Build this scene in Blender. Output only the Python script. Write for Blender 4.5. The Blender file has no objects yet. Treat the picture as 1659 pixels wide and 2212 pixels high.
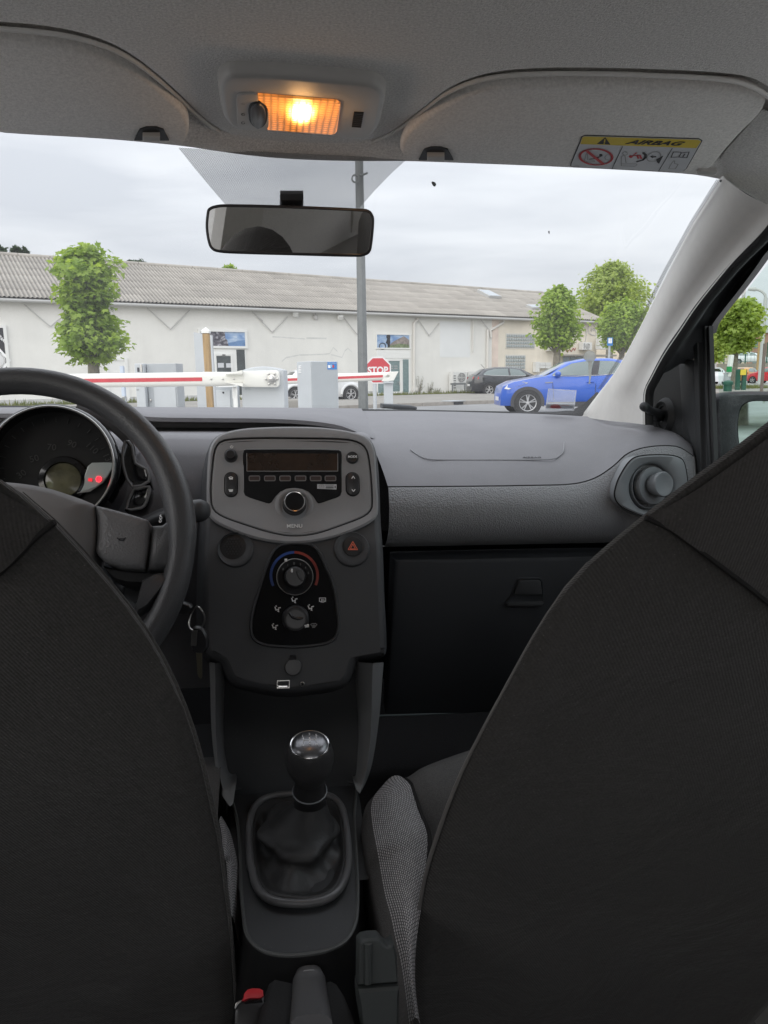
import bpy, bmesh, math, random
from mathutils import Vector, Matrix, Euler
import numpy as np
random.seed(7)
SC = bpy.context.scene
COL = SC.collection
R_ = math.radians

# ------------------------------------------------------------------ camera
CAM = Vector((-0.03, 0.0, 1.08))
YAW, PITCH, ROLL = R_(8.4), R_(10.16), R_(-0.8)      # as measured inside the car
CARTILT = R_(1.5)                                     # the car stands on a cambered road
FOC = 1640.0                                          # focal length for a picture 1659 wide


def cam_basis(roll):
    r0 = Vector((math.cos(YAW), -math.sin(YAW), 0))
    f = Vector((math.sin(YAW) * math.cos(PITCH), math.cos(YAW) * math.cos(PITCH), -math.sin(PITCH)))
    u0 = r0.cross(f)
    return r0 * math.cos(roll) - u0 * math.sin(roll), u0 * math.cos(roll) + r0 * math.sin(roll), f


CB = cam_basis(ROLL)
_h = Vector((math.sin(YAW), math.cos(YAW), 0))
CAR = Matrix.Translation(CAM) @ Matrix.Rotation(CARTILT, 4, _h) @ Matrix.Translation(-CAM)
CAR3 = CAR.to_3x3()
cam_data = bpy.data.cameras.new('camera')
cam = bpy.data.objects.new('camera', cam_data)
COL.objects.link(cam)
_m = Matrix((CB[0], CB[1], -CB[2])).transposed().to_4x4()
_m.translation = CAM
cam.matrix_world = CAR @ _m
cam_data.sensor_fit = 'HORIZONTAL'
cam_data.sensor_width = 36.0
cam_data.lens = 36.0 * FOC / 1659.0
cam_data.clip_start = 0.02
cam_data.clip_end = 3000
SC.camera = cam

# ------------------------------------------------------------------ light
SC.view_settings.view_transform = 'Standard'
SC.view_settings.look = 'None'
SC.view_settings.gamma = 1.0
SC.view_settings.use_curve_mapping = False
SC.view_settings.exposure = 0.75
SUN_EL, SUN_ROT = R_(20), R_(-145)          # behind the clouds, low, behind and to the left
world = bpy.data.worlds.new('World')
SC.world = world
world.use_nodes = True
wn, wl = world.node_tree.nodes, world.node_tree.links
wn.clear()
w_out = wn.new('ShaderNodeOutputWorld')
w_bg = wn.new('ShaderNodeBackground')
w_sky = wn.new('ShaderNodeTexSky')
w_sky.sky_type = 'NISHITA'
w_sky.sun_disc = False
w_sky.sun_elevation = SUN_EL
w_sky.sun_rotation = SUN_ROT
w_sky.dust_density = 3.0
w_bg.inputs['Strength'].default_value = 0.064
# overcast layer: brighter towards the zenith as a cloud-covered sky is, with soft streaks of cloud
w_tc = wn.new('ShaderNodeTexCoord')
w_sep = wn.new('ShaderNodeSeparateXYZ')
wl.new(w_tc.outputs['Generated'], w_sep.inputs[0])
w_map = wn.new('ShaderNodeMapping')
w_map.inputs['Scale'].default_value = (1.4, 1.4, 9.0)
w_map.inputs['Rotation'].default_value = (0.05, 0.08, 0)
wl.new(w_tc.outputs['Generated'], w_map.inputs[0])
w_ns = wn.new('ShaderNodeTexNoise')
w_ns.inputs['Scale'].default_value = 2.2
w_ns.inputs['Detail'].default_value = 6
w_ns.inputs['Roughness'].default_value = 0.5
w_ns.inputs['Distortion'].default_value = 0.3
wl.new(w_map.outputs[0], w_ns.inputs[0])
w_cr = wn.new('ShaderNodeValToRGB')
w_cr.color_ramp.elements[0].position = 0.34
w_cr.color_ramp.elements[0].color = (5.35, 5.55, 6.05, 1)
w_cr.color_ramp.elements[1].position = 0.66
w_cr.color_ramp.elements[1].color = (7.0, 7.15, 7.55, 1)
wl.new(w_ns.outputs['Fac'], w_cr.inputs[0])
w_el = wn.new('ShaderNodeMapRange')
w_el.inputs[1].default_value = 0.0
w_el.inputs[2].default_value = 1.0
w_el.inputs[3].default_value = 1.0
w_el.inputs[4].default_value = 3.0
wl.new(w_sep.outputs['Z'], w_el.inputs[0])
w_mul = wn.new('ShaderNodeVectorMath')
w_mul.operation = 'SCALE'
wl.new(w_cr.outputs[0], w_mul.inputs[0])
wl.new(w_el.outputs[0], w_mul.inputs['Scale'])
w_mix = wn.new('ShaderNodeMixRGB')
w_mix.inputs[0].default_value = 0.93
wl.new(w_sky.outputs[0], w_mix.inputs[1])
wl.new(w_mul.outputs[0], w_mix.inputs[2])
wl.new(w_mix.outputs[0], w_bg.inputs[0])
wl.new(w_bg.outputs[0], w_out.inputs[0])

sun_d = bpy.data.lights.new('sun', 'SUN')
sun_d.energy = 1.2
sun_d.angle = R_(80)
sun_d.color = (1.0, 0.96, 0.90)
sun = bpy.data.objects.new('sun', sun_d)
COL.objects.link(sun)
sun.rotation_euler = Vector((-math.sin(SUN_ROT) * math.cos(SUN_EL), -math.cos(SUN_ROT) * math.cos(SUN_EL), -math.sin(SUN_EL))).to_track_quat('-Z', 'Y').to_euler()

SC.render.engine = 'CYCLES'
cy = SC.cycles
cy.use_denoising = True
cy.max_bounces = 8
cy.diffuse_bounces = 7
cy.glossy_bounces = 4
cy.transmission_bounces = 6
cy.transparent_max_bounces = 24
cy.caustics_reflective = False
cy.caustics_refractive = False
cy.sample_clamp_indirect = 6.0

# ------------------------------------------------------------------ measuring helpers
CROP = dict(d=(0, 0, 3024 / 1659), A=(0, 0, 1512 / 1659), B=(1512, 0, 1512 / 1659), C=(0, 900, 1008 / 1659), D=(1000, 900, 1008 / 1659),
            E=(1900, 900, 1124 / 1659), F=(0, 1450, 900 / 1659), G=(780, 1620, 800 / 1659), H=(780, 2050, 800 / 1659),
            I=(1450, 1580, 1574 / 1659), J=(700, 2650, 1000 / 1659), K=(800, 3400, 1000 / 1659), L=(0, 1800, 1000 / 991),
            M=(1400, 1800, 1624 / 1609), N=(2200, 500, 624 / 1659), O=(2450, 950, 574 / 1154), P=(600, 2250, 300 / 1412),
            Q=(0, 1250, 700 / 1659), R=(700, 1250, 500 / 1659), S=(1100, 1350, 600 / 1659), U=(1800, 1350, 600 / 1659),
            V=(2700, 1050, 324 / 1103), W=(1900, 1100, 600 / 1659), X=(850, 200, 700 / 1659))


def dp(k, x, y):
    x0, y0, s = CROP[k]
    return ((x0 + x * s) * 1659 / 3024, (y0 + y * s) * 1659 / 3024)


def dps(k, pts):
    return [dp(k, *p) for p in pts]


def ray(u, v, outside=False):
    q = CB[0] * ((u - 829.5) / FOC) + CB[1] * ((1106 - v) / FOC) + CB[2]
    return CAR3 @ q if outside else q


def at_y(p, Y):
    q = ray(*p)
    return CAM + q * ((Y - CAM.y) / q.y)


def at_z(p, z):
    q = ray(*p)
    return CAM + q * ((z - CAM.z) / q.z)


def at_x(p, x):
    q = ray(*p)
    return CAM + q * ((x - CAM.x) / q.x)


def at_pl(p, o, n, outside=False):
    q = ray(p[0], p[1], outside)
    return CAM + q * ((o - CAM).dot(n) / q.dot(n))


def far(p, dist):
    """a point outside, DIST metres away over the ground, on the line of sight"""
    q = ray(p[0], p[1], True)
    return CAM + q * (dist / math.hypot(q.x, q.y))


class Fr:
    """a flat working frame: origin, right, up; normal = right x up"""
    def __init__(s, o, r, u, outside=False):
        s.o = Vector(o); s.r = Vector(r).normalized()
        u = Vector(u); s.u = (u - s.r * u.dot(s.r)).normalized()
        s.n = s.r.cross(s.u); s.out = outside
    bend = None                     # optional table (b, depth) that curves the face in its height
    def z(s, b): return float(np.interp(b, s.bend[0], s.bend[1])) if s.bend else 0.0
    def p(s, a, b, c=0.0):
        return s.o + s.r * a + s.u * b + s.n * (c + (s.z(b) if s.bend else 0))
    def up(s, b): return (s.u + s.n * ((s.z(b + .004) - s.z(b - .004)) / .008)).normalized()
    def nb(s, b): return s.r.cross(s.up(b))
    def px(s, *q):
        """picture point (crop, x, y) or (u, v) -> local (a, b)"""
        if len(q) == 3: q = dp(*q)
        w = at_pl(q, s.o, s.n, s.out) - s.o
        if s.bend:
            for _ in range(8): w = at_pl(q, s.o + s.n * s.z(w.dot(s.u)), s.n, s.out) - s.o
        return (w.dot(s.r), w.dot(s.u))
    def pxs(s, k, pts):
        return [s.px(k, *p) for p in pts]
    def mat(s, a=0, b=0, c=0):
        m = Matrix((s.r, s.up(b), s.nb(b))).transposed().to_4x4()
        m.translation = s.p(a, b) + s.nb(b) * c
        return m


# ------------------------------------------------------------------ mesh builder
def catmull(pts, n=6, closed=False):
    P = [Vector(p) for p in pts]
    out = []
    N = len(P)
    rng = N if closed else N - 1
    for i in range(rng):
        p1, p2 = P[i % N], P[(i + 1) % N]
        p0 = P[(i - 1) % N] if closed or i > 0 else p1 * 2 - p2
        p3 = P[(i + 2) % N] if closed or i + 2 < N else p2 * 2 - p1
        for k in range(n):
            t = k / n
            out.append(0.5 * ((2 * p1) + (p2 - p0) * t + (2 * p0 - 5 * p1 + 4 * p2 - p3) * t * t + (3 * p1 - p0 - 3 * p2 + p3) * t ** 3))
    if not closed: out.append(P[-1].copy())
    return out


def sm2(pts, n=5, closed=True):
    return [(v.x, v.y) for v in catmull([(p[0], p[1], 0) for p in pts], n, closed)]


def resample(P, n):
    P = [Vector(p) for p in P]
    L = [0]
    for a, b in zip(P, P[1:]): L.append(L[-1] + (b - a).length)
    out = []; j = 0
    for i in range(n):
        t = L[-1] * i / (n - 1)
        while j < len(P) - 2 and L[j + 1] < t: j += 1
        d = L[j + 1] - L[j]
        out.append(P[j].lerp(P[j + 1], (t - L[j]) / d if d > 1e-9 else 0))
    return out


def inset2(o, d):
    """move a closed 2D outline inwards by d (negative: outwards)"""
    n = len(o)
    A = sum(o[i][0] * o[(i + 1) % n][1] - o[(i + 1) % n][0] * o[i][1] for i in range(n))
    s = 1 if A > 0 else -1
    out = []
    for i in range(n):
        x0, y0 = o[i - 1]; x1, y1 = o[i]; x2, y2 = o[(i + 1) % n]
        tx, ty = x2 - x0, y2 - y0
        l = math.hypot(tx, ty) or 1e-9
        out.append((x1 - ty / l * d * s, y1 + tx / l * d * s))
    return out


def shrink(o, d):
    """scale an outline towards its centre so that it moves in by about d"""
    cx, cy = sum(p[0] for p in o) / len(o), sum(p[1] for p in o) / len(o)
    w = (max(p[0] for p in o) - min(p[0] for p in o)) / 2; h = (max(p[1] for p in o) - min(p[1] for p in o)) / 2
    return [(cx + (x - cx) * (1 - d / w), cy + (y - cy) * (1 - d / h)) for x, y in o]


def rrect(w, h, r, n=5, cx=0, cy=0):
    out = []
    for sx, sy, a0 in ((1, 1, 0), (-1, 1, 90), (-1, -1, 180), (1, -1, 270)):
        for k in range(n + 1):
            a = R_(a0 + 90 * k / n)
            out.append((cx + sx * (w / 2 - r) + r * math.cos(a), cy + sy * (h / 2 - r) + r * math.sin(a)))
    return out


def circ(r, n=32, cx=0, cy=0, ry=None):
    return [(cx + r * math.cos(2 * math.pi * k / n), cy + (ry or r) * math.sin(2 * math.pi * k / n)) for k in range(n)]


class MB:
    def __init__(s):
        s.v = []; s.f = []; s.mi = []
    def add(s, vs, fs, mi=0):
        b = len(s.v)
        s.v += [Vector(x) for x in vs]
        s.f += [tuple(b + i for i in f) for f in fs]
        s.mi += [mi] * len(fs)
        return s
    def poly(s, pts, mi=0):
        return s.add(pts, [tuple(range(len(pts)))], mi)
    def box(s, c, size, rot=None, mi=0):
        h = [x / 2 for x in size]
        vs = [Vector((sx * h[0], sy * h[1], sz * h[2])) for sx in (-1, 1) for sy in (-1, 1) for sz in (-1, 1)]
        if rot is not None:
            m = rot if isinstance(rot, Matrix) else Euler(rot).to_matrix()
            vs = [m.to_3x3() @ v for v in vs]
        c = Vector(c)
        return s.add([c + v for v in vs], [(0, 1, 3, 2), (4, 6, 7, 5), (0, 4, 5, 1), (2, 3, 7, 6), (0, 2, 6, 4), (1, 5, 7, 3)], mi)
    def fbox(s, F, a0, a1, b0, b1, c0, c1, mi=0):
        vs = [F.p(a, b, c) for a in (a0, a1) for b in (b0, b1) for c in (c0, c1)]
        return s.add(vs, [(0, 1, 3, 2), (4, 6, 7, 5), (0, 4, 5, 1), (2, 3, 7, 6), (0, 2, 6, 4), (1, 5, 7, 3)], mi)
    def rings(s, rings, close=True, cap0=False, cap1=False, mi=0):
        n = len(rings[0])
        vs = [p for r in rings for p in r]
        fs = []
        for i in range(len(rings) - 1):
            for j in range(n if close else n - 1):
                k = (j + 1) % n
                fs.append((i * n + j, i * n + k, (i + 1) * n + k, (i + 1) * n + j))
        if cap0: fs.append(tuple(reversed(range(n))))
        if cap1: fs.append(tuple((len(rings) - 1) * n + j for j in range(n)))
        return s.add(vs, fs, mi)
    def flay(s, F, layers, cap0=False, cap1=True, mi=0):
        """layers: (outline2d, c) stacked along the frame's normal"""
        return s.rings([[F.p(a, b, c) for a, b in o] for o, c in layers], True, cap0, cap1, mi)
    def plate(s, F, o, c0, c1, bev=0.0015, mi=0):
        """a plate from depth c0 to face c1 with a rounded front edge"""
        b = bev
        return s.flay(F, [(o, c0), (o, c1 - b), (inset2(o, b * .3), c1 - b * .3), (inset2(o, b), c1)], True, True, mi)
    def fcap(s, F, o, c, nb=26, na=12):
        """fill a (row-wise simple) outline with a grid that follows the frame's curve"""
        y0, y1 = min(p[1] for p in o), max(p[1] for p in o); rows = []
        for k in range(nb + 1):
            y = y0 + (y1 - y0) * min(max(k / nb, .0008), .9992); xs = []
            for (ax, ay), (bx, by) in zip(o, o[1:] + o[:1]):
                if (ay - y) * (by - y) <= 0 and ay != by: xs.append(ax + (bx - ax) * (y - ay) / (by - ay))
            l, r = min(xs), max(xs)
            rows.append([F.p(l + (r - l) * j / na, y, c) for j in range(na + 1)])
        return s.rings(rows, False)
    def tube(s, path, r, n=10, cap=True, closed=False, mi=0, sq=None):
        P = [Vector(p) for p in path]
        m = len(P)
        rr = r if isinstance(r, (list, tuple)) else [r] * m
        T = []
        for i in range(m):
            a = P[(i - 1) % m] if closed or i > 0 else P[i]
            b = P[(i + 1) % m] if closed or i < m - 1 else P[i]
            T.append((b - a).normalized())
        up = Vector((0, 0, 1)) if abs(T[0].z) < .9 else Vector((1, 0, 0))
        N = (up - T[0] * up.dot(T[0])).normalized()
        rings = []
        for i in range(m):
            N = (N - T[i] * N.dot(T[i])).normalized()
            B = T[i].cross(N)
            rings.append([P[i] + (N * math.cos(2 * math.pi * k / n) + B * math.sin(2 * math.pi * k / n)) * rr[i] for k in range(n)])
        if closed: rings.append(rings[0])
        return s.rings(rings, True, cap and not closed, cap and not closed, mi)
    def lathe(s, o, ax, prof, n=28, cap0=False, cap1=False, mi=0, sx=1.0):
        """prof: (radius, height along ax)"""
        o = Vector(o); ax = Vector(ax).normalized()
        t = Vector((0, 0, 1)) if abs(ax.z) < .9 else Vector((0, 1, 0))
        a = t.cross(ax).normalized(); b = ax.cross(a)
        return s.rings([[o + ax * h + a * (r * sx * math.cos(2 * math.pi * k / n)) + b * (r * math.sin(2 * math.pi * k / n)) for k in range(n)] for r, h in prof], True, cap0, cap1, mi)
    def grid(s, fn, nu, nv, mi=0):
        vs = [fn(i / nu, j / nv) for i in range(nu + 1) for j in range(nv + 1)]
        fs = [(i * (nv + 1) + j, (i + 1) * (nv + 1) + j, (i + 1) * (nv + 1) + j + 1, i * (nv + 1) + j + 1) for i in range(nu) for j in range(nv)]
        return s.add(vs, fs, mi)
    def strip(s, *lines, mi=0):
        """surface through several polylines of equal length"""
        return s.rings([list(l) for l in lines], False, mi=mi)
    def sphere(s, c, r, n=14, m=8, sc=(1, 1, 1), mi=0):
        c = Vector(c)
        return s.rings([[c + Vector((r * sc[0] * math.sin(math.pi * i / m) * math.cos(2 * math.pi * k / n), r * sc[1] * math.sin(math.pi * i / m) * math.sin(2 * math.pi * k / n), r * sc[2] * math.cos(math.pi * i / m))) for k in range(n)] for i in range(m + 1)], mi=mi)


OFF = {}


def mesh_of(name, mb, off, smooth=35):
    me = bpy.data.meshes.new(name)
    me.from_pydata([tuple(v - off) for v in mb.v], [], mb.f)
    bm = bmesh.new(); bm.from_mesh(me)
    bmesh.ops.remove_doubles(bm, verts=bm.verts, dist=1e-6)
    bmesh.ops.recalc_face_normals(bm, faces=bm.faces)
    bm.to_mesh(me); bm.free()
    if smooth:
        for p in me.polygons: p.use_smooth = True
        if smooth < 179:
            me.set_sharp_from_angle(angle=R_(smooth))
    return me


def setp(o, label=None, cat=None, group=None, kind=None):
    if label: o['label'] = label
    if cat: o['category'] = cat
    if group: o['group'] = group
    if kind: o['kind'] = kind
    return o


def part(name, mb, mats, parent, smooth=35, label=None, sub=0, bev=0, local=False, solid=0, kind=None):
    """one mesh object under PARENT; vertices are given in car (or world) coordinates"""
    off = Vector((0, 0, 0)) if local else OFF.get(parent.name, Vector((0, 0, 0)))
    if isinstance(mb, MB):
        me = mesh_of(name, mb, off, smooth)
        if len(mb.mi) == len(me.polygons) and any(mb.mi):
            for p, i in zip(me.polygons, mb.mi): p.material_index = i
        for m in (mats if isinstance(mats, (list, tuple)) else [mats]): me.materials.append(m)
    else:
        me = mb
    o = bpy.data.objects.new(name, me)
    COL.objects.link(o)
    o.parent = parent
    OFF[o.name] = off
    if solid:
        md = o.modifiers.new('solid', 'SOLIDIFY'); md.thickness = solid; md.offset = 0
    if bev:
        md = o.modifiers.new('bevel', 'BEVEL'); md.width = bev; md.segments = 2; md.limit_method = 'ANGLE'; md.angle_limit = R_(40)
    if sub:
        md = o.modifiers.new('sub', 'SUBSURF'); md.levels = sub; md.render_levels = sub
    return setp(o, label, kind=kind)


def thing(name, label, cat, loc, car=True, group=None, rotz=0.0, kind=None, local=False):
    o = bpy.data.objects.new(name, None)
    COL.objects.link(o)
    o.empty_display_size = .1
    loc = Vector(loc)
    m = Matrix.Translation(loc) @ Matrix.Rotation(rotz, 4, 'Z')
    o.matrix_world = CAR @ m if car else m
    OFF[o.name] = Vector((0, 0, 0)) if local else loc
    return setp(o, label, cat, group, kind)


def single(name, label, cat, mb, mats, loc, car=True, smooth=35, group=None, kind=None, sub=0, bev=0):
    loc = Vector(loc)
    me = mesh_of(name, mb, loc, smooth)
    if len(mb.mi) == len(me.polygons) and any(mb.mi):
        for p, i in zip(me.polygons, mb.mi): p.material_index = i
    for m in (mats if isinstance(mats, (list, tuple)) else [mats]): me.materials.append(m)
    o = bpy.data.objects.new(name, me)
    COL.objects.link(o)
    m = Matrix.Translation(loc)
    o.matrix_world = CAR @ m if car else m
    OFF[o.name] = loc
    if bev:
        md = o.modifiers.new('bevel', 'BEVEL'); md.width = bev; md.segments = 2; md.limit_method = 'ANGLE'; md.angle_limit = R_(40)
    if sub:
        md = o.modifiers.new('sub', 'SUBSURF'); md.levels = sub; md.render_levels = sub
    return setp(o, label, cat, group, kind)


def text(name, s, F, a, b, c, size, m, parent, align='CENTER', rot=0.0, shear=0.0, ext=0.0002, sx=1.0, bold=0.0, label=None):
    cu = bpy.data.curves.new(name, 'FONT')
    cu.body = s; cu.size = size; cu.align_x = align; cu.align_y = 'CENTER'; cu.extrude = ext; cu.shear = shear; cu.offset = bold
    cu.resolution_u = 3
    cu.materials.append(m)
    tmp = bpy.data.objects.new('tmp', cu)
    COL.objects.link(tmp)
    dg = bpy.context.evaluated_depsgraph_get()
    me = bpy.data.meshes.new_from_object(tmp.evaluated_get(dg))
    me.name = name
    bpy.data.objects.remove(tmp)
    if not me.materials: me.materials.append(m)
    o = bpy.data.objects.new(name, me)
    COL.objects.link(o)
    o.parent = parent
    off = OFF.get(parent.name, Vector((0, 0, 0)))
    mm = F.mat(a, b, c); mm.translation -= off
    o.matrix_local = mm @ Matrix.Rotation(rot, 4, 'Z') @ Matrix.Diagonal((sx, 1, 1, 1))
    OFF[o.name] = off
    return setp(o, label)


def copy_tree(o, parent=None):
    c = o.copy()
    COL.objects.link(c)
    if parent is not None: c.parent = parent
    for ch in o.children: copy_tree(ch, c)
    return c


# ------------------------------------------------------------------ materials
def mat(name, col, rough=0.6, bump=None, metal=0.0, spec=0.5, var=None, emit=None, coat=0.0, trans=None, sheen=0.0, wear=None, sag=0.0):
    """bump: (kind, scale, strength, distance) kind noise / voronoi / weave; var: (scale, amount) colour variation"""
    m = bpy.data.materials.new(name)
    m.use_nodes = True
    N, Lk = m.node_tree.nodes, m.node_tree.links
    b = N['Principled BSDF']
    c4 = (col[0], col[1], col[2], 1)
    b.inputs['Base Color'].default_value = c4
    b.inputs['Roughness'].default_value = rough
    b.inputs['Metallic'].default_value = metal
    b.inputs['Specular IOR Level'].default_value = spec
    if coat: b.inputs['Coat Weight'].default_value = coat; b.inputs['Coat Roughness'].default_value = 0.05
    if sheen: b.inputs['Sheen Weight'].default_value = sheen; b.inputs['Sheen Roughness'].default_value = .5
    if emit:
        b.inputs['Emission Color'].default_value = (*emit[:3], 1); b.inputs['Emission Strength'].default_value = emit[3]
    tc = N.new('ShaderNodeTexCoord')
    if var:
        ns = N.new('ShaderNodeTexNoise'); ns.inputs['Scale'].default_value = var[0]; ns.inputs['Detail'].default_value = 5; ns.inputs['Roughness'].default_value = .6
        if len(var) > 2:
            mp = N.new('ShaderNodeMapping'); mp.inputs['Scale'].default_value = var[2]; Lk.new(tc.outputs['Object'], mp.inputs[0]); Lk.new(mp.outputs[0], ns.inputs[0])
        else:
            Lk.new(tc.outputs['Object'], ns.inputs[0])
        mr = N.new('ShaderNodeMapRange'); mr.inputs[1].default_value = .3; mr.inputs[2].default_value = .7
        mr.inputs[3].default_value = 1 - var[1]; mr.inputs[4].default_value = 1 + var[1]
        Lk.new(ns.outputs['Fac'], mr.inputs[0])
        mx = N.new('ShaderNodeVectorMath'); mx.operation = 'SCALE'; mx.inputs[0].default_value = col
        Lk.new(mr.outputs[0], mx.inputs['Scale']); Lk.new(mx.outputs[0], b.inputs['Base Color'])
    if wear:                        # (scale, colour amount, speck amount[, mapping]): broad smudges, uneven gloss and dust specks
        src = [l.from_socket for l in Lk if l.to_socket == b.inputs['Base Color']]
        n2 = N.new('ShaderNodeTexNoise'); n2.inputs['Scale'].default_value = wear[0]; n2.inputs['Detail'].default_value = 6; n2.inputs['Roughness'].default_value = .65; n2.inputs['Distortion'].default_value = .6
        mp2 = N.new('ShaderNodeMapping'); mp2.inputs['Scale'].default_value = wear[3] if len(wear) > 3 else (1, 1, 1); Lk.new(tc.outputs['Object'], mp2.inputs[0]); Lk.new(mp2.outputs[0], n2.inputs[0])
        r2 = N.new('ShaderNodeMapRange'); r2.inputs[1].default_value = .3; r2.inputs[2].default_value = .7; r2.inputs[3].default_value = 1 - wear[1]; r2.inputs[4].default_value = 1 + wear[1]; Lk.new(n2.outputs['Fac'], r2.inputs[0])
        vo = N.new('ShaderNodeTexVoronoi'); vo.inputs['Scale'].default_value = 130; Lk.new(tc.outputs['Object'], vo.inputs[0])
        sp = N.new('ShaderNodeMapRange'); sp.inputs[1].default_value = .05; sp.inputs[2].default_value = .10; sp.inputs[3].default_value = wear[2]; sp.inputs[4].default_value = 0; Lk.new(vo.outputs['Distance'], sp.inputs[0])
        ad = N.new('ShaderNodeMath'); ad.operation = 'ADD'; Lk.new(r2.outputs[0], ad.inputs[0]); Lk.new(sp.outputs[0], ad.inputs[1])
        s2 = N.new('ShaderNodeVectorMath'); s2.operation = 'SCALE'; s2.inputs[0].default_value = col
        if src: Lk.new(src[0], s2.inputs[0])
        Lk.new(ad.outputs[0], s2.inputs['Scale']); Lk.new(s2.outputs[0], b.inputs['Base Color'])
        r3 = N.new('ShaderNodeMapRange'); r3.inputs[1].default_value = .3; r3.inputs[2].default_value = .7; r3.inputs[3].default_value = max(.05, rough - .1); r3.inputs[4].default_value = min(1, rough + .12); Lk.new(n2.outputs['Fac'], r3.inputs[0]); Lk.new(r3.outputs[0], b.inputs['Roughness'])
    if bump:
        kind, sc, st = bump[:3]
        if kind == 'noise':
            t = N.new('ShaderNodeTexNoise'); t.inputs['Scale'].default_value = sc; t.inputs['Detail'].default_value = 3; h = t.outputs['Fac']
            Lk.new(tc.outputs['Object'], t.inputs[0])
        elif kind == 'voronoi':
            t = N.new('ShaderNodeTexVoronoi'); t.inputs['Scale'].default_value = sc; h = t.outputs['Distance']
            Lk.new(tc.outputs['Object'], t.inputs[0])
        else:
            t = N.new('ShaderNodeTexWave'); t.inputs['Scale'].default_value = sc; t.inputs['Distortion'].default_value = 1.0; t.inputs['Detail'].default_value = 2
            t.bands_direction = bump[4] if len(bump) > 4 else 'DIAGONAL'
            h = t.outputs['Fac']; Lk.new(tc.outputs['Object'], t.inputs[0])
        bp = N.new('ShaderNodeBump'); bp.inputs['Strength'].default_value = st; bp.inputs['Distance'].default_value = bump[3] if len(bump) > 3 else .001
        Lk.new(h, bp.inputs['Height']); Lk.new(bp.outputs[0], b.inputs['Normal'])
        if sag and wear:
            b2 = N.new('ShaderNodeBump'); b2.inputs['Strength'].default_value = .6; b2.inputs['Distance'].default_value = sag
            Lk.new(n2.outputs['Fac'], b2.inputs['Height']); Lk.new(b2.outputs[0], bp.inputs['Normal'])
    return m


def glass(name, tint=(1, 1, 1), haze=0.0, refl=0.08, rough=0.0, top=.6):
    """thin pane: see-through with a fresnel reflection and a little dust"""
    m = bpy.data.materials.new(name); m.use_nodes = True
    N, Lk = m.node_tree.nodes, m.node_tree.links
    N.clear()
    out = N.new('ShaderNodeOutputMaterial'); tr = N.new('ShaderNodeBsdfTransparent'); gl = N.new('ShaderNodeBsdfGlossy')
    tr.inputs[0].default_value = (*tint, 1); gl.inputs['Roughness'].default_value = rough
    lw = N.new('ShaderNodeLayerWeight'); lw.inputs[0].default_value = .5
    mr = N.new('ShaderNodeMapRange'); mr.inputs[1].default_value = 0; mr.inputs[2].default_value = 1; mr.inputs[3].default_value = refl * .5; mr.inputs[4].default_value = top
    pw = N.new('ShaderNodeMath'); pw.operation = 'POWER'; pw.inputs[1].default_value = 4
    Lk.new(lw.outputs['Facing'], pw.inputs[0]); Lk.new(pw.outputs[0], mr.inputs[0])
    mx = N.new('ShaderNodeMixShader'); Lk.new(mr.outputs[0], mx.inputs[0]); Lk.new(tr.outputs[0], mx.inputs[1]); Lk.new(gl.outputs[0], mx.inputs[2])
    last = mx.outputs[0]
    if haze:
        tl = N.new('ShaderNodeBsdfTranslucent'); tl.inputs[0].default_value = (.9, .9, .9, 1)
        m2 = N.new('ShaderNodeMixShader'); m2.inputs[0].default_value = haze
        tc = N.new('ShaderNodeTexCoord'); ns = N.new('ShaderNodeTexNoise'); ns.inputs['Scale'].default_value = 9; ns.inputs['Detail'].default_value = 6
        Lk.new(tc.outputs['Object'], ns.inputs[0])
        mm = N.new('ShaderNodeMapRange'); mm.inputs[1].default_value = .3; mm.inputs[2].default_value = .7; mm.inputs[3].default_value = haze * .6; mm.inputs[4].default_value = haze * 1.4
        Lk.new(ns.outputs['Fac'], mm.inputs[0]); Lk.new(mm.outputs[0], m2.inputs[0])
        Lk.new(last, m2.inputs[1]); Lk.new(tl.outputs[0], m2.inputs[2]); last = m2.outputs[0]
    Lk.new(last, out.inputs[0])
    return m


M = {}
M['felt'] = mat('roof_felt', (.82, .80, .775), .95, ('noise', 700, .9, .002), var=(420, .20))
M['visor'] = mat('visor_cloth', (.84, .815, .785), .9, ('noise', 600, .6, .0015), var=(330, .13))
M['lightplastic'] = mat('pale_grey_plastic', (.74, .72, .68), .4, ('noise', 500, .25, .0005), var=(60, .03), wear=(6, .03, -.1))
M['lampplastic'] = mat('lamp_plastic', (.46, .445, .425), .5, ('noise', 900, .2, .0005))
M['dashpad'] = mat('dash_pad_plastic', (.215, .212, .224), .62, ('voronoi', 900, .35, .0006), var=(14, .05), wear=(5, .09, .35))
M['dashtex'] = mat('dash_honeycomb', (.31, .313, .325), .55, ('voronoi', 420, .9, .0012), wear=(7, .07, .15))
M['dashdark'] = mat('dash_dark_plastic', (.032, .035, .040), .6, ('noise', 600, .4, .0005), wear=(6, .14, .5))
M['stack'] = mat('stack_plastic', (.055, .057, .061), .55, ('noise', 800, .3, .0005), wear=(8, .10, .3))
M['bezel'] = mat('radio_bezel', (.30, .301, .31), .5, ('noise', 800, .25, .0004), wear=(9, .05, .1))
M['radioface'] = mat('radio_face', (.29, .291, .298), .5, ('noise', 900, .3, .0004), wear=(12, .06, .1))
M['gloss'] = mat('gloss_black', (.006, .006, .007), .12, coat=.3)
M['black'] = mat('black_plastic', (.012, .012, .013), .5)
M['panelblack'] = mat('heater_panel_black', (.004, .004, .005), .6, spec=.15)
M['rubber'] = mat('black_rubber', (.018, .018, .019), .75, ('noise', 300, .3, .001))
M['satin'] = mat('satin_black', (.03, .03, .032), .35)
M['white'] = mat('white_print', (.88, .88, .88), .6)
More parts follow.
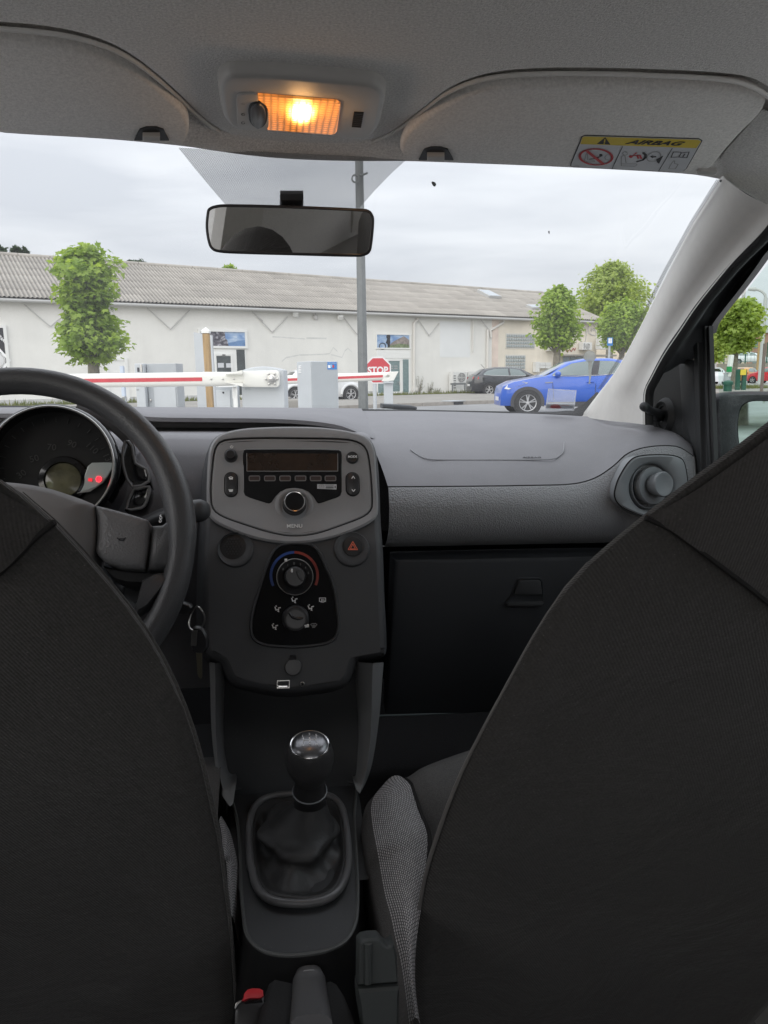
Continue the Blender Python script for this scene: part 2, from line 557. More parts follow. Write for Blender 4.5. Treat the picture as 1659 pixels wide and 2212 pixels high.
M['greyprint'] = mat('grey_print', (.30, .30, .30), .6)
M['blackprint'] = mat('black_print', (.02, .02, .025), .6)
M['redprint'] = mat('red_print', (.55, .05, .06), .6)
M['yellow'] = mat('yellow_print', (.72, .55, .06), .6)
M['paper'] = mat('sticker_white', (.60, .61, .64), .5)
M['chrome'] = mat('chrome', (.75, .75, .75), .15, metal=1)
M['steel'] = mat('steel', (.55, .54, .52), .3, metal=1)
M['brass'] = mat('dull_brass', (.42, .38, .28), .35, metal=1)
M['mirror'] = mat('mirror_silver', (.80, .81, .80), .01, metal=1)
M['orange'] = mat('orange_print', (.75, .16, .09), .5)
M['bluearc'] = mat('blue_print', (.02, .07, .30), .5)
M['redarc'] = mat('red_arc_print', (.30, .035, .02), .5)
M['leather'] = mat('wheel_leather_grain', (.072, .073, .077), .36, ('voronoi', 620, .35, .0009))
M['leathersoft'] = mat('wheel_hub_plastic', (.185, .178, .178), .55, ('noise', 900, .3, .0006))
M['hornpad'] = mat('horn_pad_grain', (.175, .175, .18), .45, ('voronoi', 420, .5, .001))
M['seat'] = mat('seat_fabric', (.056, .053, .051), .95, ('weave', 210, .35, .0009), var=(420, .30), sheen=.2, wear=(7, .14, 1.2), sag=.010)
M['bench'] = mat('bench_fabric', (.30, .295, .29), .95)
M['greycarpet'] = mat('grey_carpet', (.16, .16, .158), 1.0)
M['seathead'] = mat('seat_ribbed_fabric', (.054, .050, .048), .95, ('weave', 120, .25, .001, 'X'), var=(350, .22), sheen=.2, wear=(7, .12, .8), sag=.008)
M['cushion'] = mat('cushion_fabric', (.10, .097, .096), .95, ('noise', 800, .6, .001), var=(600, .25))
M['piping'] = mat('seat_piping', (.19, .182, .175), .9, ('noise', 900, .5, .001))
M['seam'] = mat('seam_thread', (.012, .011, .011), .95)
M['carpet'] = mat('black_carpet', (.012, .012, .013), 1.0, ('noise', 500, .8, .003))
M['console'] = mat('console_plastic', (.042, .044, .047), .5, ('noise', 900, .3, .0004), wear=(9, .16, 1.2))
M['boot'] = mat('boot_leatherette', (.036, .036, .037), .5, ('noise', 300, .4, .0008))
M['knob'] = mat('knob_leather', (.05, .05, .052), .5, ('voronoi', 700, .5, .0008))
M['doorblack'] = mat('door_black_plastic', (.030, .032, .034), .55, ('noise', 600, .4, .0005))
M['ventgrey'] = mat('vent_plastic', (.24, .252, .265), .45)
M['red'] = mat('red_plastic', (.60, .03, .04), .4)
M['windscreen'] = glass('windscreen_glass', (.97, .985, .98), .026, .06)
M['sideglass'] = glass('side_glass', (.90, .95, .93), 0, .02, 0, .10)


def weave_mat():
    m = mat('bolster_weave', (.2, .2, .2), .9)
    N, Lk = m.node_tree.nodes, m.node_tree.links
    b = N['Principled BSDF']
    tc = N.new('ShaderNodeTexCoord')
    mp = N.new('ShaderNodeMapping'); mp.inputs['Scale'].default_value = (1, 1, 1)
    Lk.new(tc.outputs['UV'], mp.inputs[0])
    br = N.new('ShaderNodeTexBrick')
    br.inputs['Color1'].default_value = (.62, .61, .62, 1); br.inputs['Color2'].default_value = (.46, .45, .46, 1); br.inputs['Mortar'].default_value = (.09, .09, .092, 1)
    br.inputs['Scale'].default_value = 1.0; br.inputs['Mortar Size'].default_value = .12; br.inputs['Brick Width'].default_value = .8; br.inputs['Row Height'].default_value = .5
    br.inputs['Mortar Smooth'].default_value = .3
    Lk.new(mp.outputs[0], br.inputs[0]); Lk.new(br.outputs['Color'], b.inputs['Base Color'])
    bp = N.new('ShaderNodeBump'); bp.inputs['Strength'].default_value = .8; bp.inputs['Distance'].default_value = .0015; bp.invert = True
    Lk.new(br.outputs['Fac'], bp.inputs['Height']); Lk.new(bp.outputs[0], b.inputs['Normal'])
    return m


M['weave'] = weave_mat()

# ================================================================== OUTSIDE
M['asphalt'] = mat('pale_concrete_ground', (.38, .375, .365), .9, ('noise', 60, .5, .01), var=(.8, .22))
M['road'] = mat('road_asphalt', (.25, .25, .252), .9, ('noise', 70, .5, .01), var=(.6, .15))
M['pave'] = mat('pavement_concrete', (.27, .255, .23), .9, ('noise', 30, .5, .01), var=(1.2, .14))
M['kerb'] = mat('kerb_stone', (.32, .295, .265), .9, ('noise', 30, .5, .01), var=(3, .15))
M['grassm'] = mat('verge_grass', (.11, .13, .05), .95, ('noise', 25, .9, .05), var=(2.5, .45))
M['wall'] = mat('white_render', (.76, .75, .715), .9, ('noise', 14, .4, .02), var=(.45, .06), wear=(.55, .035, 0, (1.6, 1.6, .22)))
M['wall2'] = mat('cream_render', (.72, .66, .56), .9, ('noise', 14, .4, .02), var=(.6, .07), wear=(.6, .08, 0, (1.6, 1.6, .25)))
M['pinkwall'] = mat('pink_render', (.68, .57, .50), .9, var=(1.5, .12))
M['grime'] = mat('wall_grime', (.48, .48, .47), .95, var=(3, .2))
M['frame'] = mat('white_frame', (.78, .78, .76), .4)
M['darkglass'] = mat('dark_pane', (.05, .06, .06), .08, coat=.5, var=(1.5, .5))
M['greenglass'] = mat('green_pane', (.17, .24, .24), .1, coat=.4, var=(4, .25, (1, 1, 6)))
M['block'] = mat('glass_block', (.30, .33, .33), .15, coat=.4, var=(7, .4))
M['blockjoint'] = mat('block_mortar', (.62, .60, .55), .9)
M['pipe'] = mat('white_pipe', (.66, .64, .60), .6)
M['gutter'] = mat('gutter_grey', (.46, .46, .45), .6)
M['rod'] = mat('brace_grey', (.50, .49, .48), .7)
M['acwhite'] = mat('ac_casing', (.68, .68, .66), .5)
M['acdark'] = mat('ac_grille', (.14, .14, .14), .6)
M['metalgrey'] = mat('cabinet_grey', (.40, .425, .445), .5, var=(6, .04))
M['metallight'] = mat('cabinet_light_grey', (.50, .525, .545), .5, var=(6, .03))
M['barrierwhite'] = mat('barrier_cream_white', (.78, .77, .72), .4, var=(5, .03))
M['barrierred'] = mat('barrier_red', (.56, .045, .06), .45, var=(20, .1))
M['polegrey'] = mat('pole_grey', (.155, .165, .165), .6, var=(9, .12))
M['wood'] = mat('timber_post', (.38, .25, .115), .75, ('noise', 20, .4, .004), var=(5, .25, (6, 6, .7)))
M['signred'] = mat('sign_red', (.52, .03, .045), .4)
M['signwhite'] = mat('sign_white', (.72, .72, .72), .5)
M['signblue'] = mat('sign_blue', (.03, .20, .55), .5)
M['bark'] = mat('plane_bark', (.22, .20, .16), .9, ('noise', 14, .7, .02), var=(6, .4))
M['greenmetal'] = mat('green_metal', (.015, .085, .055), .5)
M['tyre'] = mat('tyre_rubber', (.025, .025, .026), .8)
M['rim'] = mat('alloy_rim', (.55, .55, .56), .35, metal=.6)
M['archblack'] = mat('arch_plastic', (.05, .05, .055), .7)
M['cardark'] = mat('car_glass_dark', (.035, .04, .04), .06, coat=.6)
M['carpale'] = mat('car_glass_pale', (.16, .20, .20), .06, coat=.6)
M['lightglass'] = mat('headlamp_glass', (.6, .6, .58), .15, coat=.5)
M['taillight'] = mat('taillamp_red', (.45, .02, .02), .2, coat=.5)


def roofmat():
    m = mat('fibre_cement', (.35, .325, .29), .95, ('noise', 30, .5, .01), var=(.9, .22))
    N, Lk = m.node_tree.nodes, m.node_tree.links
    b = N['Principled BSDF']
    lk = [l for l in Lk if l.to_socket == b.inputs['Base Color']][0]
    src = lk.from_socket
    oi = N.new('ShaderNodeObjectInfo')
    mr = N.new('ShaderNodeMapRange'); mr.inputs[3].default_value = .86; mr.inputs[4].default_value = 1.06
    Lk.new(oi.outputs['Random'], mr.inputs[0])
    sc = N.new('ShaderNodeVectorMath'); sc.operation = 'SCALE'
    Lk.new(src, sc.inputs[0]); Lk.new(mr.outputs[0], sc.inputs['Scale']); Lk.new(sc.outputs[0], b.inputs['Base Color'])
    return m


M['roof'] = roofmat()


def shaded_roof():
    """grey sheets with shade painted into the colour along the valleys of the waves"""
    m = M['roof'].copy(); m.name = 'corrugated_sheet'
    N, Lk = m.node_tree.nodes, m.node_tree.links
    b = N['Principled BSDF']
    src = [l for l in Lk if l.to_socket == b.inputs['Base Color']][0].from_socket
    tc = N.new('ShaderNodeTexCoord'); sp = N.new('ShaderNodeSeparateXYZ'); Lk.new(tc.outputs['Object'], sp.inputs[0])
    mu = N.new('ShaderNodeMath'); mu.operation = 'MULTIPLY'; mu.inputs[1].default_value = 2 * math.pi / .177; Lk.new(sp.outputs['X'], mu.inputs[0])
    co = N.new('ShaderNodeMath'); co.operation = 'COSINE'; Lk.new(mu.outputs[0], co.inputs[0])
    mr = N.new('ShaderNodeMapRange'); mr.inputs[1].default_value = -1; mr.inputs[2].default_value = .6; mr.inputs[3].default_value = .62; mr.inputs[4].default_value = 1.05  # valleys painted darker so that the waves read as shaded
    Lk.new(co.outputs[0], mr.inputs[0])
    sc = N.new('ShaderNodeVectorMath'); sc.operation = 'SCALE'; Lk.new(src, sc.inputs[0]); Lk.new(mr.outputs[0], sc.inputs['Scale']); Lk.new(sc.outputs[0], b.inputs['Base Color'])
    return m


M['roofsheet'] = shaded_roof()


def leafmat(name, c1, c2, tr=.45):
    m = bpy.data.materials.new(name); m.use_nodes = True
    N, Lk = m.node_tree.nodes, m.node_tree.links
    b = N['Principled BSDF']; b.inputs['Roughness'].default_value = .5; b.inputs['Specular IOR Level'].default_value = .3
    g = N.new('ShaderNodeNewGeometry')
    cr = N.new('ShaderNodeValToRGB')
    cr.color_ramp.elements[0].color = (*c1, 1); cr.color_ramp.elements[1].color = (*c2, 1)
    tc = N.new('ShaderNodeTexCoord'); ns = N.new('ShaderNodeTexNoise'); ns.inputs['Scale'].default_value = 1.6; ns.inputs['Detail'].default_value = 2; Lk.new(tc.outputs['Object'], ns.inputs[0])
    nr = N.new('ShaderNodeMapRange'); nr.inputs[1].default_value = .35; nr.inputs[2].default_value = .65; Lk.new(ns.outputs['Fac'], nr.inputs[0])
    av = N.new('ShaderNodeMix'); av.inputs[0].default_value = .55; Lk.new(g.outputs['Random Per Island'], av.inputs[2]); Lk.new(nr.outputs[0], av.inputs[3])
    Lk.new(av.outputs[0], cr.inputs[0]); Lk.new(cr.outputs[0], b.inputs['Base Color'])
    t = N.new('ShaderNodeBsdfTranslucent')
    br = N.new('ShaderNodeVectorMath'); br.operation = 'MULTIPLY'; br.inputs[1].default_value = (1.5, 1.5, .6)
    Lk.new(cr.outputs[0], br.inputs[0]); Lk.new(br.outputs[0], t.inputs[0])
    mx = N.new('ShaderNodeMixShader'); mx.inputs[0].default_value = tr
    Lk.new(b.outputs[0], mx.inputs[1]); Lk.new(t.outputs[0], mx.inputs[2])
    Lk.new(mx.outputs[0], N['Material Output'].inputs[0])
    return m


M['leaf'] = leafmat('plane_leaf', (.16, .26, .045), (.38, .49, .11))
M['leaf2'] = leafmat('plane_leaf_pale', (.22, .30, .07), (.42, .50, .15))
M['needle'] = leafmat('dark_leaf', (.02, .045, .018), (.05, .09, .03), .2)

# ---- ground: one sheet to the horizon, then road, pavement, kerb, verge
qv = ray(3509, 786, True); BD = Vector((qv.x, qv.y, 0)).normalized()          # direction the long wall runs
Bo = far((870, 812), 43.0); Bo.z = 0
BF = Fr(Bo, BD, (0, 0, 1), True)                                                # frame of the warehouse wall


def goff(p):
    """distance in front of the wall of the ground point seen at p"""
    q = ray(p[0], p[1], True); w = CAM + q * ((-CAM.z) / q.z)
    return (w - Bo).dot(BF.n)


def gsheet(c0, c1, a0, a1, z0, z1=None):
    mb = MB()
    z1 = z0 if z1 is None else z1
    P = lambda a, c, z: Bo + BD * a + BF.n * c + Vector((0, 0, z))
    if z0 == z1: mb.poly([P(a0, c0, z0), P(a1, c0, z0), P(a1, c1, z0), P(a0, c1, z0)])
    else:
        vs = [P(a, c, z) for a in (a0, a1) for c in (c0, c1) for z in (z0, z1)]
        mb.add(vs, [(0, 1, 3, 2), (4, 6, 7, 5), (0, 4, 5, 1), (2, 3, 7, 6), (0, 2, 6, 4), (1, 5, 7, 3)])
    return mb


single('ground', None, None, MB().poly([(-900, -900, -.008), (900, -900, -.008), (900, 1500, -.008), (-900, 1500, -.008)]), M['asphalt'], (0, 0, 0), car=False, kind='structure')
c_verge1, c_verge0 = 3.2, 2.0
c_kerb = goff(dp('D', 1200, 1146))
single('road', None, None, gsheet(c_kerb + .12, c_kerb + 9, -90, 120, 0.0), M['road'], (0, 0, 0), car=False, kind='structure')
single('pavement', None, None, gsheet(c_verge1, c_kerb, -90, 60, -.02, .11), M['pave'], (0, 0, 0), car=False, kind='structure')
kb = thing('kerb', None, None, (0, 0, 0), car=False, kind='structure')
_km = None
for i in range(60):
    a = -30 + i * 1.0
    o = part('kerb_stone', _km or gsheet(c_kerb, c_kerb + .14, 0, .985, -.05, .125), M['kerb'], kb, smooth=0) if _km is None else part('kerb_stone', _km, None, kb)
    _km = o.data
    o.location = BD * a
# storm drain mouth in the kerb
dr = thing('storm_drain', 'dark storm drain mouth set in the kerb across the road', 'drain', Bo, car=False)
a0 = BF.px('D', 1255, 1140)[0]; a1 = BF.px('D', 1372, 1140)[0]
_c = c_kerb + .15


def gpt(p, z=0.0):
    q = ray(p[0], p[1], True); return CAM + q * ((z - CAM.z) / q.z)


g0, g1 = gpt(dp('D', 1255, 1142)), gpt(dp('D', 1372, 1142))
s0, s1 = (g0 - Bo).dot(BD), (g1 - Bo).dot(BD)
mb = MB(); mb.fbox(BF, s0, s1, .015, .105, c_kerb + .141, c_kerb + .16)
part('opening', mb, M['black'], dr, smooth=0)
mb = MB(); mb.fbox(BF, s0 - .1, s1 + .1, .126, .15, c_kerb - .5, c_kerb + .17)
part('cover', mb, M['metalgrey'], dr, smooth=0)

# grass verge: earth bank with blades (too many to count)
vb = MB(); rv = random.Random(3)
vb.fbox(BF, -60, 22, -.02, .10, c_verge0, c_verge1)
for i in range(5200):
    a = rv.uniform(-30, 20); c = rv.uniform(c_verge0, c_verge1 + .1); h = rv.uniform(.05, .22) * (1.5 if rv.random() < .08 else 1)
    b = BF.p(a, .09, c); w = BD * .025; ln = BD * rv.uniform(-.08, .08)
    vb.add([b - w, b + w, b + ln + Vector((0, 0, h))], [(0, 1, 2)])
M['blade'] = leafmat('grass_blade', (.09, .12, .03), (.22, .22, .09), .3)
single('verge_grass', None, None, vb, M['blade'], (0, 0, 0), car=False, smooth=0, kind='stuff')

# ------------------------------------------------------------------ warehouse
wh = thing('warehouse', 'long low white warehouse with grey corrugated roof across the road', 'warehouse', Bo, car=False)
aL = BF.px(-60, 800)[0]
aM = BF.px('W', 108, 500)[0]                       # white part ends, cream part begins
aR = BF.px('W', 1250, 500)[0]
eL = BF.px('C', 0, 452)[1]; eR = BF.px('W', 560, 430)[1]
aeL = BF.px('C', 0, 452)[0]; aeR = BF.px('W', 560, 430)[0]
RUN, OVER = 5.5, .45
BK = Fr(Bo - BF.n * RUN, BD, (0, 0, 1), True)
rL = BK.px('C', 0, 172); rR = BK.px('W', 560, 150)


def eave(a): return eL + (eR - eL) * (a - aeL) / (aeR - aeL)
def ridge(a): return rL[1] + (rR[1] - rL[1]) * (a - rL[0]) / (rR[0] - rL[0])


E0 = min(eave(aL), eave(aR)) - .1
mb = MB()
mb.add([BF.p(aL, -.1, 0), BF.p(aM, -.1, 0), BF.p(aM, eave(aM), 0), BF.p(aL, eave(aL), 0), BF.p(aL, -.1, -12), BF.p(aM, -.1, -12), BF.p(aM, eave(aM), -12), BF.p(aL, eave(aL), -12)],
       [(0, 1, 2, 3), (4, 7, 6, 5), (1, 5, 6, 2), (0, 3, 7, 4)])
wl_ = part('wall', mb, M['wall'], wh, smooth=0)
mb = MB()
mb.add([BF.p(aM + .01, -.1, 0), BF.p(aR, -.1, 0), BF.p(aR, eave(aR), 0), BF.p(aM + .01, eave(aM), 0), BF.p(aM + .01, -.1, -12), BF.p(aR, -.1, -12), BF.p(aR, eave(aR), -12), BF.p(aM + .01, eave(aM), -12),
        BF.p(aR, ridge(aR) - .1, -RUN)], [(0, 1, 2, 3), (4, 7, 6, 5), (0, 3, 7, 4), (1, 5, 6, 8, 2)])
part('wall', mb, M['wall2'], wh, smooth=0, label='cream rendered end section of the wall')
mb = MB(); mb.fbox(BF, aM - .02, aM + .45, 0, eave(aM) - .02, 0, .03)
part('corner_strip', mb, M['pinkwall'], wh, smooth=0)
# roof: corrugated sheets in courses
rf = bpy.data.objects.new('roof', bpy.data.meshes.new('roof')); COL.objects.link(rf); rf.parent = wh; OFF[rf.name] = Bo
mb = MB()
mb.add([BF.p(aL, eave(aL) - .06, OVER), BF.p(aR + .3, eave(aR) - .06, OVER), BF.p(aR + .3, ridge(aR) - .06, -RUN), BF.p(aL, ridge(aL) - .06, -RUN), BF.p(aL, eave(aL) - .06, -2 * RUN), BF.p(aR + .3, eave(aR) - .06, -2 * RUN)],
       [(0, 1, 2, 3), (3, 2, 5, 4)])
rf.data = mesh_of('roof', mb, Bo, 0); rf.data.materials.append(M['roof'])
NW, WV = 8, .177
SW = NW * WV
am = (aL + aR) / 2
e_m, r_m = eave(am), ridge(am)
p_e = BF.p(0, e_m, OVER + .06); p_r = BF.p(0, r_m, -RUN)
NC = 6
for ci in range(NC):
    pass
slope0 = math.hypot(RUN + OVER, r_m - e_m)
CL = slope0 / NC
sm = MB()
cols = NW * 6
for j in (0, 1):
    for i in range(cols + 1):
        x = i / 6 * WV
        sm.v.append(Vector((x, (CL + .12) * j, .032 * math.cos(2 * math.pi * i / 6) + (.013 if j == 0 else .0))))
for i in range(cols):
    sm.f.append((i, i + 1, cols + 2 + i, cols + 1 + i)); sm.mi.append(0)
for i in range(cols + 1):
    sm.v.append(sm.v[i] + Vector((0, 0.004, -.012)))
k0 = 2 * (cols + 1)
for i in range(cols):
    sm.f.append((k0 + i, k0 + i + 1, i + 1, i)); sm.mi.append(0)
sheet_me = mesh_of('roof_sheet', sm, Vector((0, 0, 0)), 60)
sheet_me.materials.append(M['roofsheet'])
rr = random.Random(11)
n_s = int((aR + .3 - aL) / SW) + 1
for i in range(n_s):
    a = aL + i * SW
    if a > aR: break
    e, r = eave(a), ridge(a)
    d2 = Vector((0, 0, 0)) - BF.n * (RUN + OVER) + Vector((0, 0, r - e)); d2.normalize()
    e2, r2 = eave(a + SW), ridge(a + SW)
    for ci in range(NC):
        t = ci / NC
        lo = BF.p(a, e + (r - e) * t, OVER - (RUN + OVER) * t)
        hi = BF.p(a + SW, e2 + (r2 - e2) * t, OVER - (RUN + OVER) * t)
        x = (hi - lo).normalized(); z = x.cross(d2).normalized()
        m = Matrix((x, d2, z)).transposed().to_4x4(); m.translation = lo - Bo + z * (.035 + rr.uniform(0, .006))
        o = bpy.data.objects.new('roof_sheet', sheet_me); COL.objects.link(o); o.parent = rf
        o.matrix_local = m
mb = MB()
for i in range(n_s):                                # ridge caps
    a = aL + i * SW
    mb.tube([BF.p(a, ridge(a) + .03, -RUN), BF.p(a + SW * .98, ridge(a + SW) + .03, -RUN)], .13, 8)
part('ridge_cap', mb, M['roof'], rf, smooth=60)
mb = MB(); mb.tube([BF.p(aL, eave(aL) - .09, OVER - .03), BF.p(aR, eave(aR) - .09, OVER - .03)], .07, 8)
part('gutter', mb, M['gutter'], wh)
# skylights on the roof plane
nrm = (BD.cross(-BF.n * (RUN + OVER) + Vector((0, 0, r_m - e_m)))).normalized()
RP = Fr(BF.p(0, eave(0), OVER) + nrm * .1, BD, -BF.n * (RUN + OVER) + Vector((0, 0, r_m - e_m)), True)
for q in ([('W', -60, 120), ('W', 70, 130), ('W', 205, 197), ('W', 70, 190)], [('W', 470, 285), ('W', 600, 285), ('W', 640, 318), ('W', 545, 318)]):
    o2 = [RP.px(*x) for x in q]
    mb = MB(); mb.plate(RP, o2, -.1, .08, .01)
    s = part('skylight', mb, M['gutter'], rf, smooth=0)
    mb = MB(); mb.plate(RP, inset2(o2, .09), .05, .09, .005)
    mm = mat('skylight_glass', (.26, .30, .33), .1, coat=.5)
    part('skylight_pane', mb, mm, rf, smooth=0)


def bq(k, x0, y0, x1, y1):
    """rectangle on the wall from two picture corners"""
    a0, b1 = BF.px(k, x0, y0); a1, b0 = BF.px(k, x1, y1)
    return a0, a1, b0, b1


def wbox(name, k, x0, y0, x1, y1, c0, c1, m, parent=wh, bev=0, label=None):
    a0, a1, b0, b1 = bq(k, x0, y0, x1, y1)
    mb = MB(); mb.fbox(BF, a0, a1, b0, b1, c0, c1)
    return part(name, mb, m, parent, smooth=0, label=label)


def frame4(a0, a1, b0, b1, t, c0, c1):
    mb = MB()
    mb.fbox(BF, a0, a0 + t, b0, b1, c0, c1); mb.fbox(BF, a1 - t, a1, b0, b1, c0, c1)
    mb.fbox(BF, a0 + t, a1 - t, b1 - t, b1, c0, c1); mb.fbox(BF, a0 + t, a1 - t, b0, b0 + t, c0, c1)
    return mb


def poster_mat(name, rock):
    m = bpy.data.materials.new(name); m.use_nodes = True
    N, Lk = m.node_tree.nodes, m.node_tree.links
    b = N['Principled BSDF']; b.inputs['Roughness'].default_value = .4
    tc = N.new('ShaderNodeTexCoord')
    ns = N.new('ShaderNodeTexNoise'); ns.inputs['Scale'].default_value = 3.0; ns.inputs['Detail'].default_value = 8; ns.inputs['Distortion'].default_value = 1.2 if rock else .3
    Lk.new(tc.outputs['Generated'], ns.inputs[0])
    cr = N.new('ShaderNodeValToRGB')
    if rock:
        st = [(.35, (.035, .035, .05)), (.5, (.12, .11, .13)), (.62, (.42, .42, .46))]
    else:
        st = [(.35, (.16, .28, .52)), (.55, (.36, .48, .66)), (.7, (.62, .68, .74))]
    e = cr.color_ramp.elements
    e[0].position, e[0].color = st[0][0], (*st[0][1], 1)
    e[1].position, e[1].color = st[2][0], (*st[2][1], 1)
    n_ = e.new(st[1][0]); n_.color = (*st[1][1], 1)
    Lk.new(ns.outputs['Fac'], cr.inputs[0]); Lk.new(cr.outputs[0], b.inputs['Base Color'])
    return m


M['p_sky'] = poster_mat('poster_sky', False)
M['p_rock'] = poster_mat('poster_rock', True)
M['p_hill'] = mat('poster_hill', (.26, .22, .20), .5, var=(6, .4))
M['p_green'] = mat('poster_green', (.16, .20, .10), .5, var=(6, .4))
M['p_blue'] = mat('poster_blue_hill', (.12, .22, .40), .5, var=(3, .2))


def bpoly(k, pts, c):
    return [BF.p(*BF.px(k, *p), c) for p in pts]


# left shop window with a black sign pane
a0, a1, b0, b1 = bq('C', -120, 622, 66, 925)
part('window_frame', frame4(a0, a1, b0 - .6, b1, .12, 0, .10), M['frame'], wh, smooth=0)
sg = thing('shop_sign', 'black shop window sign with white lettering and a white diamond emblem', 'sign', BF.p(a0, b0, .03), car=False)
mb = MB(); mb.fbox(BF, a0 + .12, a1 - .12, b0 - .5, b1 - .12, .02, .05)
part('sign_board', mb, M['blackprint'], sg, smooth=0)
BFs = BF
pa, pb = BF.px('Q', 24, 208)
text('lettering', 'NNAGE', BF, pa, pb, .055, .17, M['white'], sg, rot=R_(-50), bold=.004)
da, db = BF.px('Q', -32, 400)
ring = lambda r: [(da + r * math.cos(t), db + r * 1.27 * math.sin(t)) for t in [math.pi / 2 * k for k in range(4)]]
mb = MB(); o1, o2 = ring(.54), ring(.42)
mb.rings([[BF.p(a, b, .05) for a, b in o1], [BF.p(a, b, .07) for a, b in o1], [BF.p(a, b, .07) for a, b in o2], [BF.p(a, b, .05) for a, b in o2]])
part('emblem', mb, M['white'], sg, smooth=0)
mb = MB(); mb.plate(BF, circ(.33, 32, da, db), .05, .065, .004)
part('emblem_disc', mb, M['signwhite'], sg)
mb = MB(); o1 = circ(.30, 32, da, db); o2 = circ(.27, 32, da, db)
mb.rings([[BF.p(a, b, .066) for a, b in o1], [BF.p(a, b, .072) for a, b in o1], [BF.p(a, b, .072) for a, b in o2], [BF.p(a, b, .066) for a, b in o2]])
part('emblem_ring', mb, M['rod'], sg)

# white service door behind the tree
a0, a1, b0, b1 = bq('Q', 975, 375, 1215, 800)
part('door', frame4(a0, a1, -.0, b1, .13, 0, .06), M['frame'], wh, smooth=0)
dd = [o for o in wh.children][-1]
mb = MB(); mb.fbox(BF, a0 + .13, a1 - .13, 0.02, b1 - .13, 0, .03); mb.fbox(BF, a0 + .35, a1 - .35, .25, b1 - .6, .03, .045)
part('door_leaf', mb, M['frame'], dd, smooth=0)

# first glazed entrance
a0, a1, b0, b1 = bq('R', 258, 150, 908, 420)
part('window', frame4(a0, a1, b0 + .05, b1, .11, .0, .09), M['frame'], wh, smooth=0)
w1 = wh.children[-1]
x0, x1, y0, y1 = bq('R', 272, 168, 882, 378)
mb = MB(); mb.fbox(BF, x0, x1, y0, y1, .01, .03); part('poster', mb, M['p_sky'], w1, smooth=0)
mb = MB(); mb.poly(bpoly('R', [(276, 170), (612, 178), (618, 270), (645, 300), (662, 376), (455, 376), (276, 376)], .036)); part('poster_cliff', mb, M['p_rock'], w1, smooth=0)
mb = MB(); mb.poly(bpoly('R', [(662, 376), (650, 335), (720, 322), (800, 305), (880, 295), (880, 377)], .034)); part('poster_ridge', mb, M['p_blue'], w1, smooth=0)
d1 = wbox('door', 'R', 465, 415, 912, 1120, .0, .04, M['frame'])
wbox('door_pane', 'R', 500, 505, 712, 1010, .04, .055, M['darkglass'], d1)
wbox('side_pane', 'R', 760, 420, 893, 1010, .04, .055, M['darkglass'], d1)
a0, a1, b0, b1 = bq('R', 468, 470, 735, 1050)
part('door_frame', frame4(a0, a1, b0, b1, .10, .04, .08), M['frame'], d1, smooth=0)
wbox('notice', 'R', 515, 595, 598, 655, .056, .062, M['paper'], d1); wbox('notice', 'R', 625, 598, 708, 655, .056, .062, M['paper'], d1)
wbox('door_number', 'R', 572, 484, 615, 497, .082, .088, M['blackprint'], d1)
# second glazed entrance with the cyclist poster
a0, a1, b0, b1 = bq('D', 786, 678, 1012, 782)
part('window', frame4(a0, a1, b0, b1, .07, .0, .07), M['frame'], wh, smooth=0)
w2 = wh.children[-1]
x0, x1, y0, y1 = bq('D', 791, 683, 1004, 776)
mb = MB(); mb.fbox(BF, x0, x1, y0, y1, .01, .03); part('poster', mb, M['p_sky'], w2, smooth=0)
mb = MB(); mb.poly(bpoly('D', [(880, 750), (905, 730), (940, 712), (968, 698), (985, 708), (1003, 722), (1003, 776), (860, 776)], .036)); part('poster_hill', mb, M['p_hill'], w2, smooth=0)
mb = MB(); mb.poly(bpoly('D', [(880, 758), (940, 745), (1003, 752), (1003, 776), (850, 776)], .040)); part('poster_meadow', mb, M['p_green'], w2, smooth=0)
mb = MB()
mb.tube([BF.p(*BF.px('D', 830 + 20 * math.cos(t), 762 + 20 * math.sin(t)), .05) for t in [k * math.pi * 2 / 20 for k in range(20)]], .022, 5, closed=True)
mb.plate(BF, [BF.px('D', *p) for p in [(858, 722), (864, 700), (872, 697), (878, 705), (880, 735), (876, 768), (866, 772), (862, 748), (852, 742)]], .04, .055, .004)
mb.plate(BF, circ(.13, 10, *BF.px('D', 868, 701)), .04, .06, .004)
part('poster_cyclist', mb, M['blackprint'], w2)
wbox('lintel_panel', 'D', 792, 787, 1012, 842, .0, .05, M['frame'])
d2_ = wbox('door', 'D', 795, 845, 1012, 1066, .0, .04, M['frame'])
wbox('door_pane', 'D', 868, 858, 942, 1055, .04, .055, M['greenglass'], d2_)
wbox('side_pane', 'D', 962, 848, 1000, 1062, .04, .055, M['greenglass'], d2_)
wbox('side_pane', 'D', 800, 900, 850, 1064, .04, .055, M['greenglass'], d2_)
a0, a1, b0, b1 = bq('D', 858, 846, 956, 1066)
part('door_frame', frame4(a0, a1, b0, b1, .09, .04, .08), M['frame'], d2_, smooth=0)
mb = MB(); mb.tube([BF.p(*BF.px('D', 924, 995), .10), BF.p(*BF.px('D', 935, 995), .12), BF.p(*BF.px('D', 936, 1012), .10)], .02, 6)
part('door_handle', mb, M['steel'], d2_)
for yy in (888, 903):
    for xx in (876, 905):
        wbox('door_sticker', 'D', xx, yy, xx + 22, yy + 7, .056, .06, M['greyprint'], d2_)
